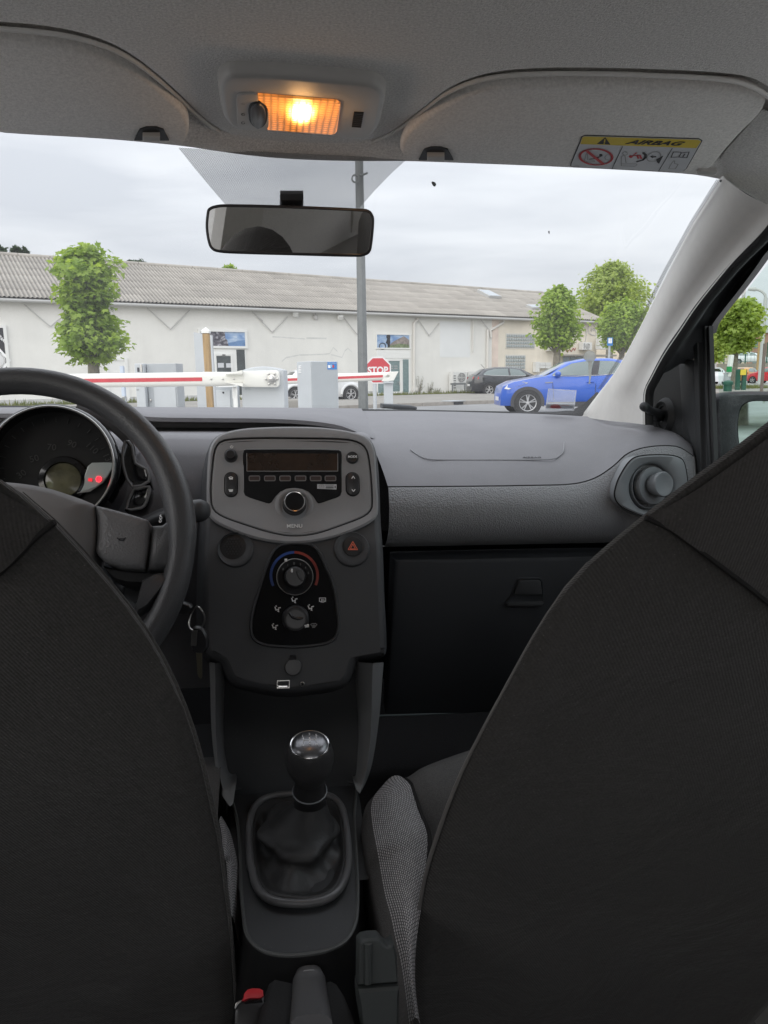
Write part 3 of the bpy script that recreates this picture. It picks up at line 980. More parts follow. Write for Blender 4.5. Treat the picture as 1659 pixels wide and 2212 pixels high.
# braces under the eaves, pipes, grime
for k, pts in (('C', [(155, 492), (325, 636), (385, 585)]), ('C', [(950, 515), (1102, 652), (1225, 530)]), ('C', [(1630, 540), (1700, 600)]), ('D', [(0, 552), (114, 672), (215, 570)]),
               ('D', [(570, 568), (664, 686), (683, 668)]), ('D', [(1060, 592), (1131, 693), (1195, 614)]), ('D', [(1465, 590), (1522, 662)])):
    mb = MB()
    P = bpoly(k, pts, .07)
    for p, q in zip(P, P[1:]): mb.tube([p, q], .022, 6)
    part('wall_brace', mb, M['rod'], wh)
for pts in ([(1056, 577), (1054, 592), (1032, 612), (1031, 1074)], [(1413, 575), (1412, 800)], [(1612, 592), (1608, 610), (1540, 650), (1524, 662), (1530, 705)], [(1508, 655), (1506, 930)]):
    mb = MB(); mb.tube(bpoly('D', pts, .10), .075 if pts[0][0] != 1413 else .04, 8)
    part('drainpipe', mb, M['pipe'], wh)
mb = MB(); mb.fbox(BF, *bq('D', 1022, 1028, 1052, 1050)[:2], *bq('D', 1022, 1028, 1052, 1050)[2:], 0, .16); part('pipe_bracket', mb, M['pipe'], wh, smooth=0)
rg = random.Random(5)
mb = MB()
for k, pts, r in (('D', [(180, 860), (210, 835), (300, 818), (440, 815), (490, 810), (515, 770), (540, 795)], .05), ('D', [(500, 815), (570, 835), (590, 790), (610, 775), (635, 800), (640, 850)], .05), ('D', [(120, 700), (200, 705), (330, 715)], .04), ('D', [(340, 708), (470, 712)], .06)):
    P = [BF.px(k, *p) for p in pts]
    for (x0, y0), (x1, y1) in zip(P, P[1:]):
        mb.add([BF.p(x0, y0 - r, .004), BF.p(x1, y1 - r * .6, .004), BF.p(x1, y1 + r * .6, .004), BF.p(x0, y0 + r * .5, .004)], [(0, 1, 2, 3)])
M['faintgrime'] = mat('faint_wall_patch', (.64, .64, .62), .95, var=(3, .08))
part('repair_mark', mb, M['faintgrime'], wh, smooth=0)
a0, a1, b0, b1 = bq('D', 1205, 600, 1400, 835)
mb = MB(); mb.fbox(BF, a0, a1, b0, b1, 0, .006); M['patch'] = mat('fresh_paint_patch', (.74, .75, .75), .9, var=(.8, .03)); part('paint_patch', mb, M['patch'], wh, smooth=0)
a0, a1, b0, b1 = bq('C', 1145, 1105, 1280, 1140)
# plinth along the foot of the wall
mb = MB(); mb.fbox(BF, aL, aM - 6, -.05, .28, 0, .03); part('plinth', mb, M['grime'], wh, smooth=0)

# glass block windows: every block its own piece
bm_block = None
for (x0, y0, x1, y1, nc, nr) in ((256, 596, 560, 748, 12, 4), (249, 828, 457, 978, 8, 4)):
    a0, a1, b0, b1 = bq('W', x0, y0, x1, y1)
    mb = MB(); mb.fbox(BF, a0 - .05, a1 + .05, b0 - .05, b1 + .05, 0, .03)
    w = part('glass_block_window', mb, M['blockjoint'], wh, smooth=0)
    bw, bh = (a1 - a0) / nc, (b1 - b0) / nr
    bl = MB(); o2 = rrect(bw * .80, bh * .80, bw * .12, 2)
    bl.rings([[BD * a + Vector((0, 0, b)) + BF.n * c for a, b in oo] for oo, c in ((o2, 0), (o2, .03), (inset2(o2, bw * .12), .045))], True, False, True)
    bme = mesh_of('glass_block', bl, Vector((0, 0, 0)), 40); bme.materials.append(M['block'])
    for i in range(nc):
        for j in range(nr):
            o = bpy.data.objects.new('glass_block', bme); COL.objects.link(o); o.parent = w
            o.location = BF.p(a0 + bw * (i + .5), b0 + bh * (j + .5), .03) - Bo

# graffiti strokes near the far end (loose loops)
mb = MB()
for pts in ([(1150, 590), (1146, 540), (1160, 495), (1185, 480), (1215, 500), (1225, 560), (1235, 590), (1225, 612), (1200, 605), (1180, 600), (1160, 590)],
            [(1072, 700), (1068, 640), (1072, 560), (1085, 525), (1110, 525), (1124, 560), (1122, 640), (1108, 690), (1095, 720), (1082, 750), (1098, 768), (1115, 745), (1120, 700)],
            [(1178, 545), (1185, 535), (1192, 548), (1186, 565), (1178, 556)], [(1200, 540), (1208, 535), (1212, 552), (1205, 562)]):
    P = [BF.p(*BF.px('W', *p), .02) for p in pts]
    mb.tube(catmull(P, 3), .032, 4)
part('graffiti_stroke', mb, M['rod'], wh)
mb = MB()
P = [BF.p(*BF.px('W', *p), .02) for p in [(905, 770), (925, 790), (945, 760), (965, 785), (985, 750), (1000, 775), (1010, 745)]]
mb.tube(catmull(P, 3), .03, 4)
part('graffiti_stroke', mb, M['redarc'], wh, label='red graffiti squiggle')
mb = MB(); mb.fbox(BF, *bq('W', 800, 822, 1345, 842), 0, .9)
part('canopy_ledge', mb, M['pave'], wh, smooth=0)
M['shutter'] = mat('shutter_blue_grey', (.36, .42, .47), .5, var=(3, .1))
a0, a1, b0, b1 = bq('W', 870, 845, 1225, 1000)
for i in range(5):
    mb = MB(); w = (a1 - a0) / 5; mb.fbox(BF, a0 + i * w + .05, a0 + (i + 1) * w - .05, 0, b1, 0, .06)
    part('shutter', mb, M['shutter'], wh, smooth=0)


def floodlight(x, y, label):
    p = BF.p(*BF.px('D', x, y), .25)
    t = thing('floodlight', label, 'floodlight', p, car=False, group='floodlights under the warehouse eaves')
    mb = MB(); mb.tube([p + BF.n * -.25 + Vector((0, 0, .25)), p + Vector((0, 0, .05))], .025, 6); part('bracket', mb, M['gutter'], t)
    mb = MB(); mb.box(p, (.28, .14, .22), Euler((.5, 0, .3))); part('housing', mb, M['frame'], t, smooth=0, bev=.02)
    mb = MB(); mb.box(p + BF.n * .06 + Vector((0, 0, -.075)), (.23, .03, .17), Euler((.5, 0, .3))); part('lens', mb, M['lightglass'], t, smooth=0)


floodlight(255, 555, 'white floodlight under the eaves, nearer the rear view mirror')
floodlight(545, 575, 'white floodlight under the eaves, close to the lamp post')
p = BF.p(*BF.px('D', 393, 575), .12)
t = thing('wall_bracket', 'small dark bracket under the eaves between two floodlights', 'bracket', p, car=False)
mb = MB(); mb.tube([p + Vector((0, 0, .5)), p], .03, 6); mb.sphere(p, .13, 8, 5); part('arm', mb, M['rod'], t)


def ac_unit(k, x0, y0, x1, y1, label, c0=.12, c1=.5, fan=(.62, .5, .36)):
    a0, a1, b0, b1 = bq(k, x0, y0, x1, y1)
    t = thing('air_conditioner', label, 'air conditioner', BF.p((a0 + a1) / 2, b0, c0), car=False, group='air conditioning units on the warehouse wall')
    mb = MB(); mb.fbox(BF, a0, a1, b0, b1, c0, c1); part('casing', mb, M['acwhite'], t, smooth=0, bev=.015)
    w, h = a1 - a0, b1 - b0
    fx, fy, fr = a0 + w * fan[0], b0 + h * fan[1], min(w, h) * fan[2]
    mb = MB(); mb.plate(BF, circ(fr, 20, fx, fy), c1, c1 + .02, .005); part('fan_grille', mb, M['acdark'], t)
    mb = MB()
    for r in (.35, .65, .95): mb.tube([BF.p(fx + fr * r * math.cos(2 * math.pi * q / 16), fy + fr * r * math.sin(2 * math.pi * q / 16), c1 + .03) for q in range(16)], .012, 4, closed=True)
    for q in range(4): mb.tube([BF.p(fx, fy, c1 + .03), BF.p(fx + fr * math.cos(q * 1.57), fy + fr * math.sin(q * 1.57), c1 + .03)], .012, 4)
    part('guard', mb, M['acwhite'], t)
    for q in range(6):
        mb = MB(); mb.fbox(BF, a0 + w * .05, a0 + w * .2, b0 + h * (.18 + .12 * q), b0 + h * (.23 + .12 * q), c1, c1 + .012); part('louvre', mb, M['acdark'], t, smooth=0)


ac_unit('D', 1255, 930, 1348, 1056, 'white twin air conditioner on the ground, left one of the pair by the dark car', fan=(.6, .72, .27))
ac_unit('D', 1358, 926, 1450, 1052, 'white air conditioner on the ground right behind the dark hatchback tail', fan=(.5, .72, .27))
ac_unit('W', 1195, 622, 1297, 766, 'rusty stained air conditioner hung at the far wall corner', .3, .8, (.42, .5, .38))
ac_unit('W', 1040, 688, 1135, 770, 'white air conditioner with black graffiti hung high on the wall', .05, .45, (.5, .5, .4))
ac_unit('W', 682, 708, 800, 780, 'air conditioner hung behind the plane tree trunk beside the cream wall', .1, .5, (.3, .5, .36))
t = thing('guard_rail', 'dark rail in front of the ground air conditioners', 'rail', BF.p(*BF.px('D', 1225, 1005), .8), car=False)
mb = MB(); mb.fbox(BF, *bq('D', 1222, 1001, 1437, 1009), .75, .83); part('bar', mb, M['polegrey'], t, smooth=0)
for x in (1230, 1310, 1430):
    mb = MB(); mb.fbox(BF, *bq('D', x, 1009, x + 5, 1075), .76, .82); part('post', mb, M['polegrey'], t, smooth=0)
t = thing('letter_boxes', 'white letter box block on the cream wall behind the cars', 'letter boxes', BF.p(*BF.px('W', 650, 930), .1), car=False)
for (x0, y0, x1, y1) in ((545, 898, 585, 1010), (590, 905, 648, 935), (652, 905, 710, 935), (590, 938, 648, 968), (652, 938, 710, 968)):
    wbox('box', 'W', x0, y0, x1, y1, .02, .30, M['acwhite'], t)

# weeds at the foot of the wall
rw = random.Random(9)
for (x, y, h, lab) in ((1125, 1040, 60, 'dry brown weed at the foot of the white wall'), (1060, 1010, 75, 'thin pale weed beside the drainpipe'), (1180, 1060, 30, 'small green weed by the wall below the eaves brace')):
    ba, bb = BF.px('D', x, 1078); base = BF.p(ba, 0, .15)
    t = thing('weed', lab, 'weed', base, car=False, group='weeds along the warehouse wall')
    mb = MB(); lf = MB()
    for q in range(9):
        tip = base + Vector((rw.uniform(-.35, .35), rw.uniform(-.2, .2), h / 75 * rw.uniform(.5, 1.05)))
        mb.tube([base, base.lerp(tip, .5) + Vector((rw.uniform(-.05, .05), 0, .05)), tip], [.012, .009, .004], 4)
        for z in range(6):
            c = base.lerp(tip, rw.uniform(.4, 1)); d = Vector((rw.uniform(-1, 1), rw.uniform(-1, 1), rw.uniform(-.3, .6))) * .09
            e_ = d.cross(Vector((0, 0, 1))) * .4; lf.add([c, c + d * .5 + e_, c + d, c + d * .5 - e_], [(0, 1, 2, 3)])
    part('stem', mb, M['bark'], t); part('leaves', lf, M['blade'], t, smooth=0)

# ------------------------------------------------------------------ trees
LEAF = [(0, 0), (.28, -.02), (.50, .18), (.34, .30), (.62, .62), (.26, .58), (0, 1.0), (-.26, .58), (-.62, .62), (-.34, .30), (-.50, .18), (-.28, -.02)]
LEAFS = [(0, 0), (.42, .25), (.30, .75), (0, 1.0), (-.30, .75), (-.42, .25)]


def tree(name, label, base, zc0, zc1, rx, n_cl, n_lf, ls, m, seed, lobes=None, group=None, trunk_r=.14, top_sharp=.0, cut=None):
    """trunk + limbs + a crown of single leaves gathered in sprays. crown between heights zc0..zc1, radius rx(t)"""
    r = random.Random(seed)
    t = thing(name, label, 'tree', base, car=False, group=group)
    base = Vector(base)
    up = Vector((0, 0, 1))
    tk = MB()
    H = zc1 - zc0
    tk.tube([base - up * .2, base + up * .3, base + up * (zc0 * .7), base + up * (zc0 + H * .35) + Vector((.05, .03, 0)), base + up * (zc0 + H * .7)], [trunk_r * 1.35, trunk_r * 1.05, trunk_r * .9, trunk_r * .75, trunk_r * .3], 9)
    lf = MB()
    shape = LEAF if ls > 0.13 or n_lf * n_cl < 2500 else LEAFS
    for c in range(n_cl):
        tt = r.random()
        R = rx(tt)
        ang = r.uniform(0, 2 * math.pi); rad = R * math.sqrt(r.uniform(.18, 1.0))
        lump = 1 + .27 * math.sin(3 * ang + seed + 5 * tt) * math.sin(7 * tt + seed * .7) + (.16 if c % 9 == 0 else 0)
        R *= .84; rad *= .84 * lump; tt = .07 + .86 * tt + (.05 if c % 13 == 0 and tt > .7 else 0)
        cp = base + Vector((rad * math.cos(ang), rad * math.sin(ang), zc0 + H * tt))
        st = base + up * max(zc0 * .9, (zc0 + H * tt) - rad * .8)
        if c % 3 == 0: tk.tube([st, st.lerp(cp, .5) + up * .08 * R, cp], [trunk_r * .28, trunk_r * .16, trunk_r * .05], 5, cap=False)
        sp = .15 * R + .06
        out = Vector((math.cos(ang), math.sin(ang), .25))
        for q in range(n_lf):
            p = cp + Vector((r.gauss(0, sp), r.gauss(0, sp), r.gauss(0, sp * .75)))
            d = (out * r.uniform(.2, 1) + Vector((r.uniform(-1, 1), r.uniform(-1, 1), r.uniform(-.9, .35)))).normalized()
            nr = (up * r.uniform(.2, 1) + out * .6 + Vector((r.uniform(-.7, .7), r.uniform(-.7, .7), 0))).normalized()
            s = d.cross(nr)
            if s.length < .05: continue
            s.normalize(); n2 = s.cross(d)
            k = ls * r.uniform(.5, 1.3)
            vs = [p + s * (x * k) + d * (y * k) + n2 * (-abs(x) * k * .35 - y * y * k * .15) for x, y in shape]
            n = len(vs); b0 = len(lf.v); lf.v += vs; lf.f.append(tuple(range(b0, b0 + n))); lf.mi.append(0)
    part('trunk', tk, M['bark'], t)
    me = bpy.data.meshes.new('crown'); off = OFF[t.name]
    me.from_pydata([tuple(v - off) for v in lf.v], [], lf.f); me.materials.append(m)
    part('crown', me, None, t)
    return t


def tree_px(name, label, uc, vt, vb, wpx, dist, m, seed, prof, n_cl, n_lf, ls, group=None, tr=.14, ub=None):
    """a tree whose crown is seen centred at uc, from height vt down to vb, wpx wide, DIST metres away"""
    base = far((ub or uc, vb), dist); base.z = 0
    q = ray(uc, vt, True); z1 = CAM.z + dist * q.z / math.hypot(q.x, q.y)
    q = ray(uc, vb, True); z0 = CAM.z + dist * q.z / math.hypot(q.x, q.y)
    R = wpx / 2 / FOC * dist
    return tree(name, label, base, z0, z1, lambda t: R * prof(t), n_cl, n_lf, ls, m, seed, group=group, trunk_r=tr)


wavy = lambda t: (.84 + .16 * math.sin(t * 9.5 + .2)) * min(1, .35 + 4 * t) * min(1, .45 + 3.2 * (1 - t)) * .93
ball = lambda t: math.sqrt(max(.02, 1 - (2 * t - 1) ** 2)) * .95
egg = lambda t: math.sqrt(max(.03, 1 - (2 * t - .9) ** 2 * .9)) * .95
GT = 'pollarded plane trees along the road'
tree_px('plane_tree', 'green plane tree with two tiered clumps in front of the white wall, near steering wheel', 201, 520, 800, 128, 19, M['leaf'], 21, wavy, 200, 32, .135, GT, .15)
tree_px('plane_tree', 'small plane tree in front of the cream wall with glass blocks', 1203, 612, 760, 100, 33, M['leaf'], 22, egg, 170, 28, .14, GT, .17)
tree_px('plane_tree', 'small round plane tree half hidden by the pillar beside the blue sign', 1343, 645, 762, 104, 41, M['leaf'], 23, ball, 160, 28, .16, GT, .16)
tree_px('broadleaf_tree', 'large pale green tree standing tall behind the warehouse end', 1318, 560, 725, 150, 62, M['leaf2'], 24, egg, 300, 32, .22, None, .3)
tree_px('plane_tree', 'umbrella shaped plane tree seen through the side window', 1604, 642, 762, 118, 48, M['leaf2'], 25, lambda t: (.45 + .6 * t) if t < .55 else math.sqrt(max(.05, 1 - ((t - .55) / .5) ** 2)) * .85, 200, 28, .22, GT, .2, ub=1588)
tree_px('plane_tree', 'leafy tree partly hidden by the window post near the white cars', 1533, 700, 790, 60, 75, M['leaf2'], 26, egg, 70, 24, .34, GT, .15)
# beyond the roof
for i, (u, vt, vb, w, lab) in enumerate(((6, 527, 575, 34, 'dark round treetop beyond the roof at the far left'), (39, 532, 575, 12, 'dark pointed conifer beyond the roof, taller of the small pair'), (59, 538, 575, 10, 'dark pointed conifer beyond the roof, smaller of the pair'))):
    tree_px('conifer' if i else 'dark_tree', lab, u, vt, vb + 30, w, 95, M['needle'], 40 + i, (lambda t: 1.05 - t) if i else ball, 60, 22, .5, 'trees beyond the roof', .2)
for i, (u, vt, w, lab) in enumerate(((300, 562, 60, 'dark treetop showing over the ridge right of the near plane tree'), (496, 574, 34, 'small green treetop over the ridge below the rear view mirror'))):
    tree_px('dark_tree', lab, u, vt, vt + 45, w, 95, M['leaf' if i else 'needle'], 50 + i, ball, 70, 22, .5, 'trees beyond the roof', .2)
# trees behind the car, seen only in the mirrors
for i, (x, y, h) in enumerate(((-7, -13, 7), (18, -12.5, 4.2), (24, -14, 4.6), (14, -14, 4.0))):
    tree('broadleaf_tree', ['bushy green tree behind the car, seen in the mirror', 'green tree reflected in the door mirror', 'bushy tree reflected in the door mirror', 'distant tree reflected in the door mirror'][i], (x, y, 0), 1.0 if i else 1.5, h, lambda t: 2.6 * egg(t), 70, 22, .42, M['leaf'], 60 + i, group='trees behind the car')

# ------------------------------------------------------------------ barriers, cabinets, posts
HR = Vector((math.cos(YAW), -math.sin(YAW), 0))          # roughly across the view


def gframe(p, dist, turn=0.0):
    o = far(p, dist); o.z = 0
    r = Matrix.Rotation(turn, 3, 'Z') @ HR
    return Fr(o, r, (0, 0, 1), True)


# near barrier: housing, boom arm and boom
G = gframe((570, 880), 6.0, R_(3))
t = thing('barrier_gate', 'near white car park barrier with red striped boom fixed to a round topped grey housing', 'barrier', G.o, car=False)
xa, yb = G.px('R', 832, 900); xb, _ = G.px('R', 1395, 900)
zt = G.px('R', 1110, 640)[1]; zs = G.px('R', 1385, 690)[1]
N_ = 14
prof = []
for k in range(N_ + 1):
    s = k / N_
    prof.append((xa + (xb - xa) * s, zs + (zt - zs) * (1 - (2 * s - 1) ** 2)))
o2 = [(xb, 0), (xa, 0)]
outl = [(xa, 0.02)] + prof + [(xb, 0.02)]
mb = MB(); mb.flay(G, [(outl, -.34), (outl, -.012), (inset2(outl, .006), 0)], True, True)
part('housing', mb, M['metallight'], t, smooth=30)
mb = MB(); mb.plate(G, [(xa - .02, 0), (xb + .02, 0), (xb + .02, .04), (xa - .02, .04)], -.36, .02, .004); part('base_plate', mb, M['metalgrey'], t, smooth=0)
zc = G.px('R', 600, 803)[1]
pl = G.pxs('R', [(868, 700), (1290, 692), (1325, 705), (1338, 740), (1338, 870), (1325, 900), (1290, 912), (868, 908)])
mb = MB(); mb.plate(G, pl, .0, .075, .012); ap = part('boom_arm_plate', mb, M['barrierwhite'], t, smooth=30)
mb = MB()
for k in range(6):
    a = R_(60 * k + 0); c = G.px('R', 1240, 803); r = .043
    mb.plate(G, circ(.0095, 8, c[0] + r * math.cos(a), c[1] + r * math.sin(a)), .074, .088, .002)
part('bolt', mb, M['steel'], ap)
c = G.px('R', 1240, 803)
mb = MB(); mb.lathe(G.p(*c, .075), G.n, [(.034, 0), (.034, .012), (.022, .014), (.018, .03), (.010, .034), (.0, .036)], 18); part('shaft_nut', mb, M['steel'], ap)


def boom_section(F, x, zc, h, d, c):
    return [F.p(x, zc + b, c + a) for a, b in rrect(d, h, min(h, d) * .42, 4)]


h = G.px('R', 200, 712)[1] - G.px('R', 200, 893)[1]
x0 = -3.4; xj = G.px('R', 345, 800)[0]; xe = G.px('R', 885, 800)[0]
mb = MB(); mb.rings([boom_section(G, x, zc, h, .075, .03) for x in (x0, xj)], True, True, True); bm_ = part('boom', mb, M['barrierwhite'], t, smooth=40)
mb = MB(); mb.rings([boom_section(G, xj, zc, h + .006, .081, .03), boom_section(G, xe - .1, zc, h * .99, .081, .03), boom_section(G, xe, zc, h * .86, .075, .035)], True, True, True)
sl = part('boom_sleeve', mb, M['barrierwhite'], t, smooth=40)
sx0, sz1 = G.px('R', -1500, 783); sx1, sz0 = G.px('R', 342, 832)
mb = MB(); mb.fbox(G, x0 + .2, sx1, G.px('R', 300, 832)[1], G.px('R', 300, 783)[1], .05, .0692); part('red_stripe', mb, M['barrierred'], bm_, smooth=0)
mb = MB()
for x in (457, 607, 751): mb.lathe(G.p(*G.px('R', x, 803), .0685), G.n, [(.009, 0), (.008, .006), (.0, .008)], 8)
part('bolt', mb, M['steel'], sl)
for (p0, p1) in (((645, 748), (868, 712)), ((650, 855), (880, 880))):
    a0, b0 = G.px('R', *p0); a1, b1 = G.px('R', *p1)
    mb = MB(); mb.add([G.p(a0, b0, .07), G.p(a1, b1 - .012, .07), G.p(a1, b1 + .012, .07), G.p(a0, b0 + .004, .11), G.p(a1, b1 - .012, .14), G.p(a1, b1 + .012, .14)], [(0, 1, 2), (3, 5, 4), (0, 3, 4, 1), (1, 4, 5, 2), (2, 5, 3, 0)])
    part('fin', mb, M['barrierwhite'], t, smooth=0)
a0, b1 = G.px('R', 875, 922); a1, b0 = G.px('R', 945, 945)
mb = MB(); mb.fbox(G, a0, a1, b0, b1, .0, .004); part('maker_plate', mb, M['metalgrey'], t, smooth=0)

# far barrier behind the cabinet
G2 = gframe((570, 880), 9.4, R_(2))
t = thing('barrier_gate', 'farther white car park barrier whose red striped boom crosses in front of the stop sign', 'barrier', G2.o, car=False)
hx0, hx1 = G2.px('R', 900, 900)[0], G2.px('R', 1330, 900)[0]
mb = MB(); mb.fbox(G2, hx0, hx1, 0, 1.0, -.3, 0); part('housing', mb, M['metallight'], t, smooth=0)
zc2 = G2.px('S', 800, 375)[1]; h2 = G2.px('S', 750, 325)[1] - G2.px('S', 750, 420)[1]
z2b = G2.px('S', 1150, 362)[1]
xs, xt = hx1 - .1, G2.px('S', 1215, 362)[0]
zz = lambda x: zc2 + (z2b - zc2) * (x - G2.px('S', 800, 375)[0]) / (G2.px('S', 1150, 362)[0] - G2.px('S', 800, 375)[0])
mb = MB(); mb.rings([boom_section(G2, x, zz(x), h2 * k, .08, .03) for x, k in ((xs, 1), (xt - .5, .97), (xt - .02, .92))], True, True, True); bm_ = part('boom', mb, M['barrierwhite'], t, smooth=40)
mb = MB(); e0 = G2.px('S', 1255, 315); e1 = G2.px('S', 1165, 412)
xc_ = xt
mb.rings([[G2.p(a + s_, b, c_) for a, b, c_ in ((xt - .03, zz(xt) + h2 * .48, -.01), (xt - .03, zz(xt) + h2 * .48, .07), (xt - .12, zz(xt) - h2 * .62, .07), (xt - .12, zz(xt) - h2 * .62, -.01))] for s_ in (0, .07)], True, True, True)
mb.rings([[G2.p(a, b, c_) for a, b, c_ in ((xt + .04, zz(xt) + h2 * .48, -.01), (xt + .04, zz(xt) + h2 * .48, .07), (xt + .09, zz(xt) + h2 * .50, .07), (xt + .09, zz(xt) + h2 * .50, -.01))], [G2.p(a, b, c_) for a, b, c_ in ((xt - .05, zz(xt) - h2 * .62, -.01), (xt - .05, zz(xt) - h2 * .62, .07), (xt + .03, zz(xt) - h2 * .55, .07), (xt + .03, zz(xt) - h2 * .55, -.01))]], True, True, True)
part('boom_end_cap', mb, M['barrierwhite'], t, smooth=0, bev=.006)
y0 = h2 * .14
mb = MB(); mb.rings([[G2.p(x, zz(x) + b, c_) for b, c_ in ((-y0, .055), (y0, .055), (y0, .0722), (-y0, .0722))] for x in (xs, xt - .1)], True, True, True); part('red_stripe', mb, M['barrierred'], bm_, smooth=0)
p = G2.px('S', 1185, 420)
t2 = thing('boom_rest', 'slim white post holding up the tip of the far barrier boom', 'boom rest', G2.p(p[0], 0, 0), car=False)
mb = MB(); mb.fbox(G2, p[0] - .055, p[0] + .055, 0, p[1] - .02, -.03, .05); part('post', mb, M['metallight'], t2, smooth=0, bev=.004)
mb = MB(); mb.fbox(G2, p[0] - .06, p[0] + .06, p[1] - .02, p[1] + .0, -.06, .09); part('fork', mb, M['metallight'], t2, smooth=0)


def cabinet(name, label, dist, k, pts, m1, m2, depth=.3, z0=0.0):
    """a sheet metal cabinet seen on its corner; pts: left edge, corner, right edge (x) with tops"""
    (xl, yl), (xc, yc), (xr, yr) = pts
    L = far(dp(k, xl, yl), dist + depth); C_ = far(dp(k, xc, yc), dist); Rr = far(dp(k, xr, yr), dist + .12)
    top = max(L.z, C_.z, Rr.z)
    t = thing(name, label, 'cabinet', (C_.x, C_.y, 0), car=False)
    P = [Vector((v.x, v.y, 0)) for v in (L, C_, Rr)]
    P.append(P[2] + P[0] - P[1])
    mb = MB(); mb.rings([[v + Vector((0, 0, z)) for v in P] for z in (z0, top)], True, True, True)
    part('casing', mb, [m1], t, smooth=0, bev=.006)
    F = Fr(P[1], P[2] - P[1], (0, 0, 1), True)
    FL = Fr(P[1], P[1] - P[0], (0, 0, 1), True)
    return t, F, FL, top


t, F_, FL, top = cabinet('utility_cabinet', 'pale grey metal cabinet with a blue label and vent slots beside the lamp post', 8.0, 'S', [(187, 208), (335, 208), (637, 208)], M['metallight'], M['metalgrey'])
fa, fb = F_.px('S', 350, 222), F_.px('S', 618, 690)
mb = MB(); mb.fbox(F_, .01, F_.px('S', 620, 300)[0], .06, top - .004, 0, .012); part('door', mb, M['metalgrey'], t, smooth=0, bev=.003)
a0, b1 = F_.px('S', 517, 210); a1, b0 = F_.px('S', 620, 290)
mb = MB(); mb.fbox(F_, a0, a1, b0, b1, .012, .015); lb = part('label', mb, M['signblue'], t, smooth=0, label='blue notice label')
w = a1 - a0; h_ = b1 - b0
text('lettering', 'BORNE DE PAIEMENT CB', F_, a0 + w * .5, b1 - h_ * .16, .016, w * .085, M['white'], lb)
mb = MB(); mb.fbox(F_, a0 + w * .05, a0 + w * .33, b0 + h_ * .2, b0 + h_ * .62, .015, .017); part('card_icon', mb, M['white'], lb, smooth=0)
mb = MB(); mb.fbox(F_, a0 + w * .28, a0 + w * .5, b0 + h_ * .28, b0 + h_ * .68, .0155, .0175); M['lightblue'] = mat('light_blue_print', (.25, .45, .70), .5); part('card_icon', mb, M['lightblue'], lb, smooth=0)
mb = MB(); mb.fbox(F_, a0 + w * .52, a0 + w * .7, b0 + h_ * .25, b0 + h_ * .62, .0155, .0175); part('card_icon', mb, M['signred'], lb, smooth=0)
for y in (253, 270, 288, 306, 323):
    a0, b1 = FL.px('S', 215, y - 5); a1, b0 = FL.px('S', 238, y + 4)
    mb = MB(); mb.fbox(FL, a0, a1, b0, b1, -.002, .008); part('vent_slot', mb, M['white'], t, smooth=0)

# cabinets at the far left: payment terminal and grey box
Gq = gframe((330, 870), 10.5)
a0, b1 = Gq.px('Q', 1365, 432); a1, _ = Gq.px('Q', 1640, 432)
t = thing('meter_cabinet', 'mid grey metal cabinet with a small door lock behind the near boom', 'cabinet', Gq.p((a0 + a1) / 2, 0, 0), car=False)
mb = MB(); mb.fbox(Gq, a0, a1, 0, b1, -.35, 0); part('casing', mb, M['metalgrey'], t, smooth=0, bev=.006)
i0 = Gq.px('Q', 1385, 652); i1 = Gq.px('Q', 1435, 652)
mb = MB(); mb.fbox(Gq, i1[0], a1 - .02, .05, i1[1], 0, .012); part('door', mb, M['metallight'], t, smooth=0, bev=.003)
mb = MB(); q = Gq.px('Q', 1407, 772); mb.plate(Gq, circ(.015, 10, *q), 0, .02, .003); part('lock', mb, M['steel'], t)
a0, b1 = Gq.px('Q', 1275, 432); a1, _ = Gq.px('Q', 1360, 432)
t = thing('payment_terminal', 'narrow white payment terminal with a black screen left of the grey cabinet', 'terminal', Gq.p((a0 + a1) / 2, 0, .1), car=False)
mb = MB(); mb.fbox(Gq, a0, a1, 0, b1, -.2, .1); part('body', mb, M['metallight'], t, smooth=0, bev=.01)
s0, s1 = Gq.px('Q', 1303, 468), Gq.px('Q', 1325, 508)
mb = MB(); mb.fbox(Gq, s0[0], s1[0], s1[1], s0[1], .10, .106); part('screen', mb, M['blackprint'], t, smooth=0)
s0, s1 = Gq.px('Q', 1335, 440), Gq.px('Q', 1352, 510)
mb = MB(); mb.fbox(Gq, s0[0], s1[0], s1[1], s0[1], .10, .12); part('trim', mb, M['steel'], t, smooth=0)
s0, s1 = Gq.px('Q', 1297, 668), Gq.px('Q', 1320, 680)
mb = MB(); mb.fbox(Gq, s0[0], s1[0], s1[1], s0[1], .10, .104); part('badge', mb, M['greyprint'], t, smooth=0)
s0, s1 = Gq.px('Q', 930, 445), Gq.px('Q', 980, 700)
t = thing('notice_post', 'small pale blue notice box right behind the plane tree trunk', 'notice', Gq.p(s0[0], 0, -.8), car=False)
mb = MB(); mb.fbox(Gq, s0[0] + .03, s1[0] - .03, 0, s0[1] - .3, -.85, -.82); part('post', mb, M['metalgrey'], t, smooth=0)
mb = MB(); mb.fbox(Gq, s0[0], s1[0], s0[1] - .42, s0[1], -.82, -.75); part('box', mb, mat('pale_blue_box', (.55, .62, .72), .5), t, smooth=0)
